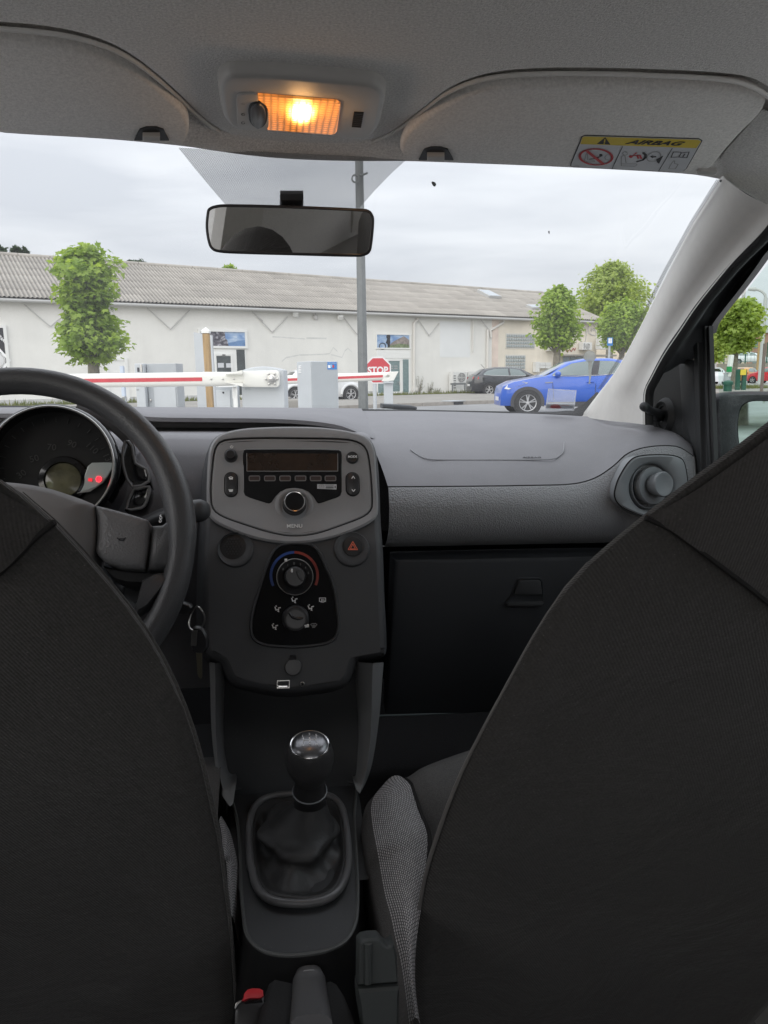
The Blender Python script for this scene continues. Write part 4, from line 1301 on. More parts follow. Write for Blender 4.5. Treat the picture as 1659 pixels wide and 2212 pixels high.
# small grey cabinet right of the timber post
Gr = gframe((500, 870), 9.5)
a0, b1 = Gr.px('R', 490, 905); a1, _ = Gr.px('R', 742, 905)
t = thing('low_cabinet', 'low grey cabinet with a square door right of the timber post', 'cabinet', Gr.p((a0 + a1) / 2, 0, 0), car=False)
mb = MB(); mb.fbox(Gr, a0, a1, 0, b1, -.3, 0); part('casing', mb, M['metalgrey'], t, smooth=0, bev=.005)
q0, q1 = Gr.px('R', 500, 948), Gr.px('R', 692, 1140)
mb = MB(); mb.fbox(Gr, q0[0], q1[0], .05, q0[1], 0, .012); part('door', mb, M['metallight'], t, smooth=0, bev=.003)
q = Gr.px('R', 598, 982); mb = MB(); mb.plate(Gr, circ(.012, 8, *q), .01, .02, .003); part('lock', mb, M['blackprint'], t)
a0, b1 = Gr.px('R', 735, 885); a1, b0 = Gr.px('R', 790, 1055)
t = thing('white_bracket', 'white bent metal bracket between the low cabinet and the barrier housing', 'bracket', Gr.p(a0, 0, .1), car=False)
mb = MB(); mb.fbox(Gr, a0, a0 + .05, b0 - .6, b1, .05, .09); part('upright', mb, M['frame'], t, smooth=0)
mb = MB(); mb.fbox(Gr, a1 - .05, a1, b0, b1, .05, .09); part('upright', mb, M['frame'], t, smooth=0)
s0, s1 = Gr.px('R', 555, 890), Gr.px('R', 795, 903)
mb = MB(); mb.fbox(Gr, s0[0], s1[0], s1[1], s0[1], .05, .12); part('top_bar', mb, M['frame'], t, smooth=0)
# tall white board and timber post
Gp = gframe((430, 870), 12.0)
P = Gp.pxs('R', [(205, 192), (455, 238), (455, 250)])
t = thing('white_board', 'tall narrow white board standing behind the timber post', 'board', Gp.p(P[0][0], 0, 0), car=False)
bl = Gp.px('R', 262, 1150)[0]; brr = Gp.px('R', 503, 1150)[0]
mb = MB(); o2 = [(bl, 0), (brr, 0), (Gp.px('R', 445, 235)[0], Gp.px('R', 445, 235)[1]), (P[0][0], P[0][1])]
mb.plate(Gp, o2, -.06, 0, .003); part('panel', mb, M['metallight'], t, smooth=0)
Gw = gframe((446, 870), 10.0)
t = thing('timber_post', 'square yellow brown timber post with a white cap', 'post', Gw.p(Gw.px('R', 400, 800)[0], 0, 0), car=False)
tl, tr_ = Gw.px('R', 316, 205), Gw.px('R', 402, 205); bl, brr = Gw.px('R', 374, 1150), Gw.px('R', 458, 1150)
w_ = tr_[0] - tl[0]
k_ = bl[1] / 1.0
ex = bl[0] + (bl[0] - tl[0]) / (tl[1] - bl[1]) * bl[1]
mb = MB(); mb.rings([[Gw.p(ex, 0, 0), Gw.p(ex + w_, 0, 0), Gw.p(ex + w_, 0, -w_), Gw.p(ex, 0, -w_)], [Gw.p(tl[0], tl[1], 0), Gw.p(tl[0] + w_, tl[1], 0), Gw.p(tl[0] + w_, tl[1], -w_), Gw.p(tl[0], tl[1], -w_)]], True, True, True)
part('post', mb, M['wood'], t, smooth=0, bev=.012)
mb = MB(); z_ = tl[1]; e = .008
mb.rings([[Gw.p(tl[0] - e, z_, e), Gw.p(tl[0] + w_ + e, z_, e), Gw.p(tl[0] + w_ + e, z_, -w_ - e), Gw.p(tl[0] - e, z_, -w_ - e)], [Gw.p(tl[0] - e, z_ + .03, e), Gw.p(tl[0] + w_ + e, z_ + .03, e), Gw.p(tl[0] + w_ + e, z_ + .03, -w_ - e), Gw.p(tl[0] - e, z_ + .03, -w_ - e)], [Gw.p(tl[0] + w_ / 2, z_ + .075, -w_ / 2)] * 4], True, True, False)
part('cap', mb, M['frame'], t, smooth=0)

# lamp post
bp_ = far((785, 885), 14.0); bp_.z = 0
t = thing('lamp_post', 'tall dark grey street lamp post rising behind the rear view mirror', 'lamp post', bp_, car=False)
mb = MB(); mb.tube([bp_, bp_ + Vector((0, 0, 1.2)), bp_ + Vector((0, 0, 9.0))], [.092, .088, .05], 8); part('pole', mb, M['polegrey'], t, smooth=0)
mb = MB(); mb.tube([bp_ + Vector((0, 0, 8.9)), bp_ + Vector((-.2, 0, 9.2)), bp_ + Vector((-1.2, 0, 9.4))], .04, 8); part('arm', mb, M['polegrey'], t)
mb = MB(); mb.box(bp_ + Vector((-1.5, 0, 9.4)), (.7, .28, .12)); part('lamp_head', mb, M['polegrey'], t, smooth=0, bev=.03)
pz = far(dp('A', 1535, 772), 13.85)
mb = MB(); mb.lathe(pz, (0, 1, 0), [(.05, -.02), (.07, -.02), (.07, .02), (.05, .02), (.05, -.02)], 16); mb.tube([pz + Vector((.08, 0, .05)), pz + Vector((.22, .1, .12))], .02, 6); part('bracket_ring', mb, M['polegrey'], t)
mb = MB(); mb.fbox(Fr(bp_, HR, (0, 0, 1), True), -.045, .045, .5, .9, .080, .094); part('access_door', mb, M['polegrey'], t, smooth=0)

# stop sign
Gs = gframe((818, 870), 18.0)
c = Gs.px('S', 1072, 299); R8 = (Gs.px('S', 1072, 153)[1] - Gs.px('S', 1072, 445)[1]) / 2
t = thing('stop_sign', 'red octagonal stop sign half hidden by the lamp post and far boom', 'sign', Gs.p(Gs.px('S', 1038, 600)[0], 0, 0), car=False)
oc = [(c[0] + R8 / math.cos(R_(22.5)) * math.cos(R_(22.5 + 45 * k)), c[1] + R8 / math.cos(R_(22.5)) * math.sin(R_(22.5 + 45 * k))) for k in range(8)]
mb = MB(); mb.plate(Gs, oc, .0, .02, .004); part('border', mb, M['signwhite'], t, smooth=0)
oc2 = [(c[0] + (x - c[0]) * .9, c[1] + (y - c[1]) * .9) for x, y in oc]
mb = MB(); mb.plate(Gs, oc2, .018, .024, .002); f_ = part('face', mb, M['signred'], t, smooth=0)
tc_ = Gs.px('S', 1068, 302)
text('lettering', 'STOP', Gs, c[0], tc_[1], .025, R8 * .70, M['signwhite'], f_, sx=.92, bold=.008)
px_ = Gs.px('S', 1038, 450)[0]
mb = MB(); mb.tube([Gs.p(px_, 0, -.03), Gs.p(px_, c[1] + R8 * .8, -.03)], .045, 10); part('pole', mb, M['metallight'], t)

# painted line and low concrete block on the road near the stop sign
mb = MB(); q = [dp('S', 975, 705), dp('S', 1160, 668), dp('S', 1160, 674), dp('S', 1010, 706)]
mb.poly([gpt(p, .006) for p in q]); single('road_line', None, None, mb, M['white'], (0, 0, 0), car=False, smooth=0, kind='structure')
Gc = gframe((640, 870), 13)
a0, b1 = Gc.px('S', -40, 620); a1, _ = Gc.px('S', 330, 628)
t = thing('concrete_block', 'low grey concrete kerb block between the barrier housing and the cabinet', 'block', Gc.p(a0, 0, 0), car=False)
mb = MB(); mb.fbox(Gc, a0, a1, 0, b1, -.6, 0); part('block', mb, M['pave'], t, smooth=0, bev=.03)
a0, b1 = Gc.px('S', 55, 592); a1, b0 = Gc.px('S', 98, 618)
mb = MB(); mb.fbox(Gc, a0, a1, b0 - .03, b1, -.35, -.15); part('cap_stone', mb, M['kerb'], t, smooth=0, bev=.02)
# blue road sign by the warehouse end
Gb = gframe((1318, 740), 40)
c0, c1 = Gb.px('W', 1360, 635), Gb.px('W', 1415, 722)
t = thing('blue_sign', 'small blue street sign on a post beside the right plane tree', 'sign', Gb.p((c0[0] + c1[0]) / 2, 0, 0), car=False)
mb = MB(); mb.fbox(Gb, c0[0], c1[0], c1[1], c0[1], 0, .04); pb_ = part('board', mb, M['signblue'], t, smooth=0)
for k in (.3, .62):
    for s_ in (.15, .5): mb = MB(); y_ = c1[1] + (c0[1] - c1[1]) * k; mb.fbox(Gb, c0[0] + (c1[0] - c0[0]) * s_, c0[0] + (c1[0] - c0[0]) * (s_ + .3), y_, y_ + .12, .04, .05); part('print', mb, M['white'], pb_, smooth=0)
mb = MB(); mb.tube([Gb.p((c0[0] + c1[0]) / 2, 0, -.05), Gb.p((c0[0] + c1[0]) / 2, c0[1], -.05)], .06, 8); part('pole', mb, M['metalgrey'], t)


# ------------------------------------------------------------------ vehicles
def car(name, label, loc, heading, L, W, body, roof, paint, wheels, wr, windows, group=None, glassm='carpale', clad=None, lamp=None, tail=None, zb=.22, belt=None, handles=(), mirror=None, plates=True, silver=False):
    """body: (x, z) outline of bonnet / belt / tail from front to rear; roof: (x, z) of the glasshouse from screen foot to tail; +x is the nose"""
    t = thing(name, label, 'car', loc, car=False, group=group, rotz=heading, local=True)
    xs = sorted({round(x, 3) for x, _ in body} | {round(x, 3) for x, _ in roof} | {round(-L / 2 + L * k / 26, 3) for k in range(27)})
    ip = lambda P, x: float(np.interp(x, [p[0] for p in sorted(P)], [p[1] for p in sorted(P)]))
    r0, r1 = min(p[0] for p in roof), max(p[0] for p in roof)
    zbody = lambda x: ip(body, x)
    zroof = lambda x: max(zbody(x), ip(roof, x)) if r0 <= x <= r1 else zbody(x)
    def hw(x):
        u = abs(x) / (L / 2)
        return W / 2 * (1 - .30 * max(0, (u - .72) / .28) ** 2.2 - .02 * u)
    def side(x, z):
        w, b, r = hw(x), zbody(x), zroof(x)
        if z <= b:
            return w * float(np.interp(z, [zb, zb + .14, (zb + b) / 2, b - .07, b], [.9, .99, 1, 1, .955]))
        if r - b <= .03: return w * .955
        return w * float(np.interp(z, [b, (b + r) / 2, r - .05, r], [.955, .8575, .74, .62]))
    def patch(poly, sd, off=.022, n=12):
        x0, x1 = min(p[0] for p in poly), max(p[0] for p in poly)
        xs_ = sorted({x0 + 1e-4, x1 - 1e-4} | {x0 + (x1 - x0) * k / n for k in range(1, n)} | {p[0] for p in poly if x0 < p[0] < x1})
        rows = []
        for x in xs_:
            zz_ = []
            for (ax, az), (bx, bz) in zip(poly, poly[1:] + poly[:1]):
                if (ax - x) * (bx - x) <= 0 and ax != bx: zz_.append(az + (bz - az) * (x - ax) / (bx - ax))
            lo, hi = min(zz_), max(zz_)
            rows.append([Vector((x, sd * (side(x, lo + (hi - lo) * k / 4) + off), lo + (hi - lo) * k / 4)) for k in range(5)])
        m_ = MB(); m_.rings(rows, False); return m_
    mb = MB(); rings = []
    for x in xs:
        w, b, r = hw(x), zbody(x), zroof(x)
        up = r - b > .03
        half = [(0, zb), (w * .9, zb), (w * .99, zb + .14), (w, (zb + b) / 2), (w, b - .07), (w * .955, b)]
        if up: half += [(w * (.955 + .76) / 2, (b + r) / 2), (w * .74, r - .05), (w * .62, r), (0, r + .015)]
        else: half += [(w * .9, b + .004), (w * .8, b + .012), (w * .6, b + .02), (0, b + .03)]
        ring = [Vector((x, y, z)) for y, z in half] + [Vector((x, -y, z)) for y, z in reversed(half[1:-1])]
        rings.append(ring)
    mb.rings(rings, True, True, True)
    bo = part('body', mb, paint, t, smooth=38, local=True)
    for nm, poly in windows:
        for sd in (1, -1):
            part('window', patch(poly, sd), M[glassm], t, smooth=40, local=True)
            if silver and nm == 'front':
                pass
    # screens, following the roofline from foot to head
    rs = sorted(roof)
    for (i0, i1, nm) in ((len(rs) - 1, len(rs) - 2, 'windscreen'), (0, 1, 'rear_window')):
        xa_, xb_ = rs[i0][0], rs[i1][0]
        mb = MB(); rows = []
        for k in range(5):
            u = .06 + .86 * k / 4; x = xa_ + (xb_ - xa_) * u; z = zroof(x); w = hw(x) * (.80 - .22 * u)
            rows.append([Vector((x, -w, z - .01)), Vector((x, -w * .5, z + .013)), Vector((x, 0, z + .025)), Vector((x, w * .5, z + .013)), Vector((x, w, z - .01))])
        mb.rings(rows, False); part(nm, mb, M['cardark'] if nm == 'rear_window' else M[glassm], t, local=True)
    for x in wheels:
        for sd in (1, -1):
            y = hw(x) * sd
            if clad:
                mb = MB(); n = 20; A = [math.pi * (-.08 + 1.16 * k / n) for k in range(n + 1)]
                rgs = [[Vector((x + rr_ * math.cos(a), y + sd * yy, wr + rr_ * math.sin(a))) for rr_, yy in ((wr * 1.06, .012), (wr * 1.30, .012), (wr * 1.32, -.02), (wr * 1.04, -.02))] for a in A]
                mb.rings(rgs, True, True, True); part('wheel_arch', mb, clad, t, local=True)
            mb = MB(); mb.lathe((x, y + sd * .006, wr), (0, sd, 0), [(wr * 1.1, -.12), (wr * 1.1, 0), (.0, 0)], 24); part('wheel_well', mb, M['black'], t, local=True)
            mb = MB(); mb.lathe((x, y - sd * .16, wr), (0, sd, 0), [(wr * .7, 0), (wr * .97, .0), (wr, .03), (wr, .15), (wr * .96, .185), (wr * .72, .19), (wr * .66, .17)], 26)
            wh_ = part('wheel', mb, M['tyre'], t, local=True)
            mb = MB(); mb.lathe((x, y + sd * .012, wr), (0, sd, 0), [(wr * .68, .02), (wr * .64, .012), (wr * .60, -.02)], 26)
            for k in range(5):
                a = 2 * math.pi * k / 5 + .3
                for da in (-.17, .17):
                    d0 = Vector((math.cos(a + da * .2), 0, math.sin(a + da * .2))) * wr * .12; d1 = Vector((math.cos(a + da), 0, math.sin(a + da))) * wr * .64
                    c_ = Vector((x, y + sd * .020, wr)); mb.tube([c_ + d0, c_ + d1], [wr * .055, wr * .045], 5)
            mb.lathe((x, y + sd * .012, wr), (0, sd, 0), [(wr * .15, 0), (wr * .12, .02), (0, .022)], 12)
            part('rim', mb, M['rim'], wh_, local=True)
    F0 = None
    if lamp:
        for sd in (1, -1):
            mb = MB(); mb.poly([(x, sd * (side(x, z) * sc_ + .012), z) for x, z, sc_ in lamp]); part('headlight', mb, M['lightglass'], t, smooth=0, local=True, solid=.01)
    if tail:
        for sd in (1, -1):
            mb = MB(); mb.poly([(x - .008, sd * (side(x, z) * sc_ + .012), z) for x, z, sc_ in tail]); part('tail_light', mb, M['taillight'], t, smooth=0, local=True, solid=.01)
    for (x, z) in handles:
        for sd in (1, -1):
            mb = MB(); mb.tube([(x - .09, sd * (side(x, z) + .02), z), (x + .09, sd * (side(x, z) + .02), z)], .018, 6); part('door_handle', mb, paint, t, local=True)
    if mirror:
        for sd in (1, -1):
            x, z = mirror; mb = MB(); mb.sphere((x, sd * (side(x, z) + .13), z), .11, 12, 8, (.75, 1.1, .75)); mb.tube([(x, sd * (side(x, z) - .02), z - .05), (x, sd * (side(x, z) + .1), z - .04)], .03, 6); part('door_mirror', mb, paint, t, local=True)
    if plates:
        mb = MB(); mb.box((L / 2 + .005, 0, .45), (.02, .5, .11)); part('number_plate', mb, M['signwhite'], t, smooth=0, local=True)
        mb = MB(); mb.box((-L / 2 - .005, 0, .55), (.02, .5, .11)); part('number_plate', mb, M['signwhite'], t, smooth=0, local=True)
    car.patch = patch
    return t, side, zbody


def paint(name, c, r=.3): return mat(name, c, r, coat=.8)


def at_ground(p, dist):
    o = far(p, dist); o.z = 0; return o


def ang(v): return math.atan2(v.y, v.x)


# blue crossover, nose to the left
qd = ray(1245, 850, True); vd = Vector((qd.x, qd.y, 0)).normalized(); perp = Vector((-vd.y, vd.x, 0))     # pointing left
M['blue'] = paint('metallic_blue', (.004, .085, .48), .3)
hd = Matrix.Rotation(R_(14), 3, 'Z') @ perp
bl_ = at_ground((1243, 880), 22.0)
body = [(2.18, .62), (2.12, .80), (1.85, .93), (1.35, 1.02), (.95, 1.08), (.2, 1.05), (-.6, 1.08), (-1.2, 1.17), (-1.7, 1.24), (-2.05, 1.15), (-2.18, .9)]
roofp = [(1.12, 1.06), (.35, 1.46), (-.1, 1.545), (-.7, 1.555), (-1.3, 1.47), (-1.75, 1.30), (-2.0, 1.16)]
t, sd_, zb_ = car('parked_car', 'bright blue crossover with black wheel arches parked across the road, nose to the left', bl_, ang(hd), 4.36, 1.80, body, roofp, M['blue'], (1.50, -1.28), .345,
    [('front', [(.86, 1.10), (.78, 1.17), (.30, 1.42), (-.05, 1.475), (-.28, 1.485), (-.16, 1.085)]), ('rear', [(-.36, 1.10), (-.44, 1.485), (-.8, 1.47), (-1.02, 1.40), (-1.02, 1.17), (-.7, 1.12)]), ('q', [(-1.08, 1.185), (-1.08, 1.385), (-1.38, 1.29), (-1.25, 1.22)])],
    glassm='carpale', clad=M['archblack'], lamp=[(2.10, .74, 1.0), (2.02, .84, .98), (1.62, .93, 1.0), (1.50, .90, 1.0), (1.72, .82, 1.0), (2.0, .72, 1.0)], tail=[(-2.1, .95, .9), (-1.8, 1.1, 1), (-1.8, 1.15, 1), (-2.1, 1.08, .9)], handles=((-.15, .90),), mirror=(.72, 1.13), zb=.26)
t.scale = (1, 1, .95)
for s_ in (1, -1):                       # sill cladding, belt trim, badge and pillar trim
    mb = MB(); mb.fbox(Fr((0, 0, 0), (1, 0, 0), (0, 0, 1)), -.92, .95, .22, .36, -s_ * .905 - .02, -s_ * .905 + .02); part('sill', mb, M['archblack'], t, smooth=0, local=True)
    mb = MB(); mb.tube([(x, s_ * (sd_(x, z) + .012), z) for x, z in ((.84, 1.085), (.2, 1.065), (-.5, 1.09), (-1.0, 1.15), (-1.30, 1.22))], .010, 5); part('belt_trim', mb, M['chrome'], t, local=True)
    mb = MB(); mb.tube([(x, s_ * (sd_(x, z) + .012), z) for x, z in ((1.05, .90), (.85, .905))], .014, 5); part('badge', mb, M['chrome'], t, local=True)
    part('door_pillar', car.patch([(-.155, 1.09), (-.37, 1.10), (-.455, 1.487), (-.275, 1.487)], s_, .018), M['archblack'], t, smooth=40, local=True)
    mb = MB(); mb.tube([(x, s_ * (sd_(x, z) + .004), z) for x, z in ((.86, 1.05), (.84, .8), (.80, .40))], .007, 4); part('door_gap', mb, M['black'], t, local=True)
    mb = MB(); mb.tube([(x, s_ * (sd_(x, z) + .004), z) for x, z in ((-.26, 1.07), (-.30, .8), (-.28, .40))], .007, 4); part('door_gap', mb, M['black'], t, local=True)

# black hatchback against the wall, tail to the left
M['blackpaint'] = paint('black_paint', (.012, .014, .018), .25)
bk_ = at_ground((1097, 855), 41.5)
bodyh = [(2.15, .55), (2.08, .72), (1.7, .86), (1.05, .98), (.3, .98), (-.8, 1.02), (-1.6, 1.06), (-2.0, 1.0), (-2.15, .75)]
roofh = [(1.35, .96), (.55, 1.36), (.0, 1.46), (-.8, 1.46), (-1.45, 1.36), (-1.95, 1.06)]
winh = [('front', [(.78, 1.02), (.40, 1.30), (.0, 1.38), (-.15, 1.38), (-.12, 1.02)]), ('rear', [(-.22, 1.02), (-.24, 1.38), (-.9, 1.375), (-1.35, 1.28), (-1.6, 1.10), (-1.3, 1.05)])]
M['lamph'] = None
lamph = [(2.06, .62, .97), (2.0, .72, .97), (1.7, .80, 1), (1.65, .72, 1)]
tailh = [(-2.10, .80, .93), (-1.82, .86, 1), (-1.80, .98, 1), (-2.06, .98, .93)]
t, sd_, _ = car('parked_car', 'black hatchback parked against the white wall behind the blue crossover', bk_, ang(BD) - R_(24), 4.3, 1.78, bodyh, roofh, M['blackpaint'], (1.30, -1.28), .31, winh, glassm='carpale', lamp=lamph, tail=tailh, handles=((-.1, .88), (-1.0, .92)), mirror=(.75, 1.03))
for s_ in (1, -1):
    mb = MB(); mb.tube([(x, s_ * (sd_(x, z) + .012), z) for x, z in ((.80, 1.0), (-.2, 1.0), (-1.0, 1.03), (-1.55, 1.07))], .014, 5); part('belt_trim', mb, M['chrome'], t, local=True)
mb = MB(); mb.tube([(-1.3, 0, 1.42), (-1.5, 0, 1.62)], .012, 5); part('aerial', mb, M['black'], t, local=True)

# white rounded coupe behind the cabinet, nose to the right
M['whitepaint'] = paint('white_paint', (.70, .71, .72), .3)
mid = at_ground(dp('S', 400, 610), 33.5)
bodyb = [(2.04, .42), (1.98, .62), (1.75, .76), (1.3, .88), (.85, .96), (0, .98), (-.8, .98), (-1.3, .92), (-1.75, .78), (-2.0, .60), (-2.04, .42)]
roofb = [(1.0, .96), (.55, 1.28), (.1, 1.46), (-.4, 1.48), (-1.0, 1.32), (-1.45, .96)]
t, sd_, _ = car('parked_car', 'white rounded two door car partly hidden behind the grey cabinet', mid, ang(BD) + R_(-6), 4.08, 1.72, bodyb, roofb, M['whitepaint'], (1.28, -1.24), .33, [('front', [(.72, 1.0), (.48, 1.2), (.1, 1.36), (-.3, 1.37), (-.35, 1.0)]), ('rear', [(-.42, 1.0), (-.40, 1.36), (-.9, 1.24), (-1.15, 1.0)])], glassm='carpale', mirror=(.7, 1.0))
for sd in (1, -1):
    for x in (1.28, -1.24):
        mb = MB(); n = 18; A = [math.pi * k / n for k in range(n + 1)]
        mb.rings([[Vector((x + r_ * math.cos(a), sd * y_, .33 + r_ * math.sin(a))) for r_, y_ in ((.38, .84), (.40, .90), (.46, .885), (.50, .80), (.40, .75))] for a in A], True, True, True); part('fender', mb, M['whitepaint'], t, local=True)
    mb = MB(); mb.sphere((1.83, sd * .60, .66), .14, 12, 8, (.8, 1, 1)); part('headlight', mb, M['lightglass'], t, local=True)

# cars seen through the side window
def small_car(p, dist, turn, col, nm, label, scale=1.0, tailed=True, glassm='cardark'):
    o = at_ground(p, dist)
    q = ray(p[0], p[1], True); v = Vector((q.x, q.y, 0)).normalized()
    hd_ = Matrix.Rotation(turn, 3, 'Z') @ v
    return car('parked_car', label, o, ang(hd_), 4.2, 1.78, bodyh, roofh, paint(nm, col), (1.30, -1.28), .31, winh, glassm=glassm, lamp=lamph, tail=tailh if tailed else None, mirror=(.75, 1.03), group='cars parked beyond the side window')


def zdist(v):
    q = ray(1600, v, True); return CAM.z * math.hypot(q.x, q.y) / -q.z


small_car(dp('V', 60, 1580), 60.0, R_(8), (.72, .73, .74), 'white_paint_b', 'white car seen from behind, nearest one beside the window post')
small_car(dp('V', 335, 1500), 76.0, R_(12), (.66, .68, .70), 'white_paint_c', 'silver white car seen from behind, left of the umbrella shaped tree', glassm='carpale')
small_car(dp('V', 800, 1540), 82.0, R_(-20), (.62, .25, .03), 'orange_paint', 'orange yellow car behind the small yellow sign', glassm='carpale')
small_car(dp('V', 1150, 1560), 78.0, R_(60), (.55, .02, .03), 'red_paint', 'red car at the edge of the side window', glassm='carpale')
up_ = small_car(dp('V', 850, 1400), 108.0, R_(-88), (.66, .69, .72), 'white_paint_d', 'white car parked on the raised terrace behind the green fence', glassm='carpale')[0]
up_.location.z = 2.0
# raised terrace with its fence
Gt = gframe((1600, 780), 100)
mb = MB(); mb.fbox(Gt, -14, 60, 0, 2.0, -30, 0); single('terrace', None, None, mb, mat('terrace_wall', (.26, .23, .19), .95, var=(1, .2)), Gt.o, car=False, smooth=0, kind='structure')
t = thing('wire_fence', 'green wire fence with slim posts along the raised terrace', 'fence', Gt.p(0, 2.0, 0), car=False)
for i in range(20):
    mb = MB(); x = -12 + i * 2.5; mb.fbox(Gt, x, x + .12, 2.0, 4.4, -.1, -.02); part('post', mb, M['greenmetal'], t, smooth=0)
mb = MB()
for z in (2.2, 3.2, 4.3): mb.fbox(Gt, -12, 36, z, z + .04, -.08, -.06)
for i in range(120): mb.fbox(Gt, -12 + i * .4, -11.98 + i * .4, 2.1, 4.3, -.075, -.065)
part('mesh_panel', mb, M['greenmetal'], t, smooth=0, kind='stuff')
# grass patch, bollards, yellow sign, lamp posts, far building
g0 = goff((0, 0)) if False else 0
base = at_ground(dp('V', 610, 1560), 50)
mb = MB(); rv = random.Random(4)
for i in range(2600):
    a, r = rv.uniform(0, 6.28), 2.2 * math.sqrt(rv.random()); p = base + Vector((r * math.cos(a), r * .8 * math.sin(a), 0)); h = rv.uniform(.1, .4)
    d = Vector((rv.uniform(-1, 1), rv.uniform(-1, 1), 0)) * .03
    mb.add([p - d, p + d, p + Vector((rv.uniform(-.1, .1), rv.uniform(-.1, .1), h))], [(0, 1, 2)])
single('grass_island', None, None, mb, M['blade'], base, car=False, smooth=0, kind='stuff')
base2 = base + Vector((0, 0, 0))
gr = MB(); gr.rings([[base + Vector((3.4 * k * math.cos(a), 2.8 * k * math.sin(a), z)) for a in [2 * math.pi * i / 24 for i in range(24)]] for k, z in ((1, 0), (.97, .06), (.0, .10))], True)
single('earth_island', None, None, gr, M['grassm'], base, car=False, kind='structure')


def slim(name, label, k, x, y0, y1, dist, r, m, cat, group=None):
    top = far(dp(k, x, y0), dist); o = Vector((top.x, top.y, 0))
    t = thing(name, label, cat, o, car=False, group=group)
    mb = MB(); mb.tube([o, Vector((o.x, o.y, top.z))], r, 8); part('pole', mb, m, t)
    return t, top


t, top = slim('bollard', 'green bollard in the grass left of the side window tree', 'V', 567, 1555, 1670, 42, .2, M['greenmetal'], 'bollard')
mb = MB(); mb.lathe(top, (0, 0, 1), [(.25, -.1), (.25, .03), (.15, .1), (0, .12)], 12); part('cap', mb, M['greenmetal'], t)
t, top = slim('charging_post', 'grey white post with a green lamp beside the tree trunk', 'V', 560, 1420, 1560, 47, .18, M['metalgrey'], 'post')
p = far(dp('V', 592, 1330), 47)
mb = MB(); mb.box(p, (.18, .3, 1.2), Euler((0, .1, 0))); part('head', mb, M['frame'], t, smooth=0, bev=.04)
mb = MB(); mb.box(far(dp('V', 583, 1375), 46.7), (.2, .2, .3)); part('green_light', mb, mat('green_lamp', (.02, .25, .08), .3, emit=(.05, .8, .2, .04)), t, smooth=0)
Gy = gframe(dp('V', 760, 1600), 45)
c0, c1 = Gy.px('V', 735, 1378), Gy.px('V', 805, 1452)
t = thing('yellow_sign', 'yellow notice board between two dark green posts', 'sign', Gy.p((c0[0] + c1[0]) / 2, 0, 0), car=False)
mb = MB(); mb.fbox(Gy, c0[0], c1[0], c1[1], c0[1], 0, .03); part('board', mb, M['yellow'], t, smooth=0)
for x in (720, 800):
    xx = Gy.px('V', x, 1400)[0]; mb = MB(); mb.fbox(Gy, xx - .1, xx + .1, 0, c0[1], -.2, -.01); part('post', mb, M['greenmetal'], t, smooth=0)
t, top = slim('street_lamp', 'curved arm street lamp seen at the top of the side window', 'V', 1072, 420, 1690, 70, .15, M['gutter'], 'street lamp')
P = [far(dp('V', *q), 70) for q in ((1072, 420), (1060, 370), (1010, 325), (940, 302))]
mb = MB(); mb.tube(catmull(P, 4), .11, 7); part('arm', mb, M['gutter'], t)
mb = MB(); mb.tube([far(dp('V', 940, 300), 70), far(dp('V', 838, 300), 70)], [.2, .14], 7); part('lamp_head', mb, M['gutter'], t)
slim('thin_post', 'thin brown metal post at the edge of the side window', 'V', 1062, 1030, 1680, 30, .055, mat('brown_metal', (.16, .12, .10), .6), 'post')
slim('timber_pole', 'tall timber telegraph pole behind the side window tree', 'V', 1025, 880, 1330, 95, .35, M['wood'], 'pole')
t, top = slim('lattice_mast', 'slim lattice mast rising behind the umbrella shaped tree', 'V', 800, 215, 1300, 120, .12, M['gutter'], 'mast')
p2 = far(dp('V', 770, 215), 120); mb = MB(); mb.tube([Vector((p2.x, p2.y, 0)), p2], .12, 6)
for k in range(26):
    z0, z1 = top.z * k / 26, top.z * (k + 1) / 26
    A_, B_ = (top, p2) if k % 2 else (p2, top)
    mb.tube([Vector((A_.x, A_.y, z0)), Vector((B_.x, B_.y, z1))], .07, 4)
part('lattice', mb, M['gutter'], t)
for x in (430, 405): slim('metal_pole', 'thin grey pole behind the tree at the window post, %s' % ('taller one' if x == 430 else 'shorter one'), 'V', x, 780 if x == 430 else 1050, 1290, 80, .12, M['gutter'], 'pole')
Gf = gframe((1625, 790), 150)
t = thing('distant_building', 'distant brick and beige building behind the terrace', 'building', Gf.o, car=False)
M['brickfar'] = mat('distant_brick', (.34, .20, .15), .9, var=(.6, .25)); M['beigefar'] = mat('distant_beige', (.55, .48, .38), .9, var=(.6, .15))
mb = MB(); mb.fbox(Gf, -28, -1.0, 0, 6.5, -10, 0); part('wall', mb, M['beigefar'], t, smooth=0)
mb = MB(); mb.fbox(Gf, -.98, 28, 0, 7.6, -10, .4); part('wall', mb, M['brickfar'], t, smooth=0)
mb = MB(); mb.fbox(Gf, -1.4, 28.4, 7.62, 8.0, -10.5, .8); part('roof', mb, M['gutter'], t, smooth=0)
for i in range(5):
    for j in range(2):
        mb = MB(); x = -.2 + i * 2.6; mb.fbox(Gf, x, x + 1.2, 2.4 + j * 2.6, 4.0 + j * 2.6, .4, .46); part('window', mb, M['carpale'], t, smooth=0)

# ================================================================== INSIDE THE CAR (car coordinates)
X3 = Vector((1, 0, 0)); Y3 = Vector((0, 1, 0)); Z3 = Vector((0, 0, 1))
ROOFZ = 1.35


def droop(x): return 1.1 * max(0, abs(x) - .44) ** 2


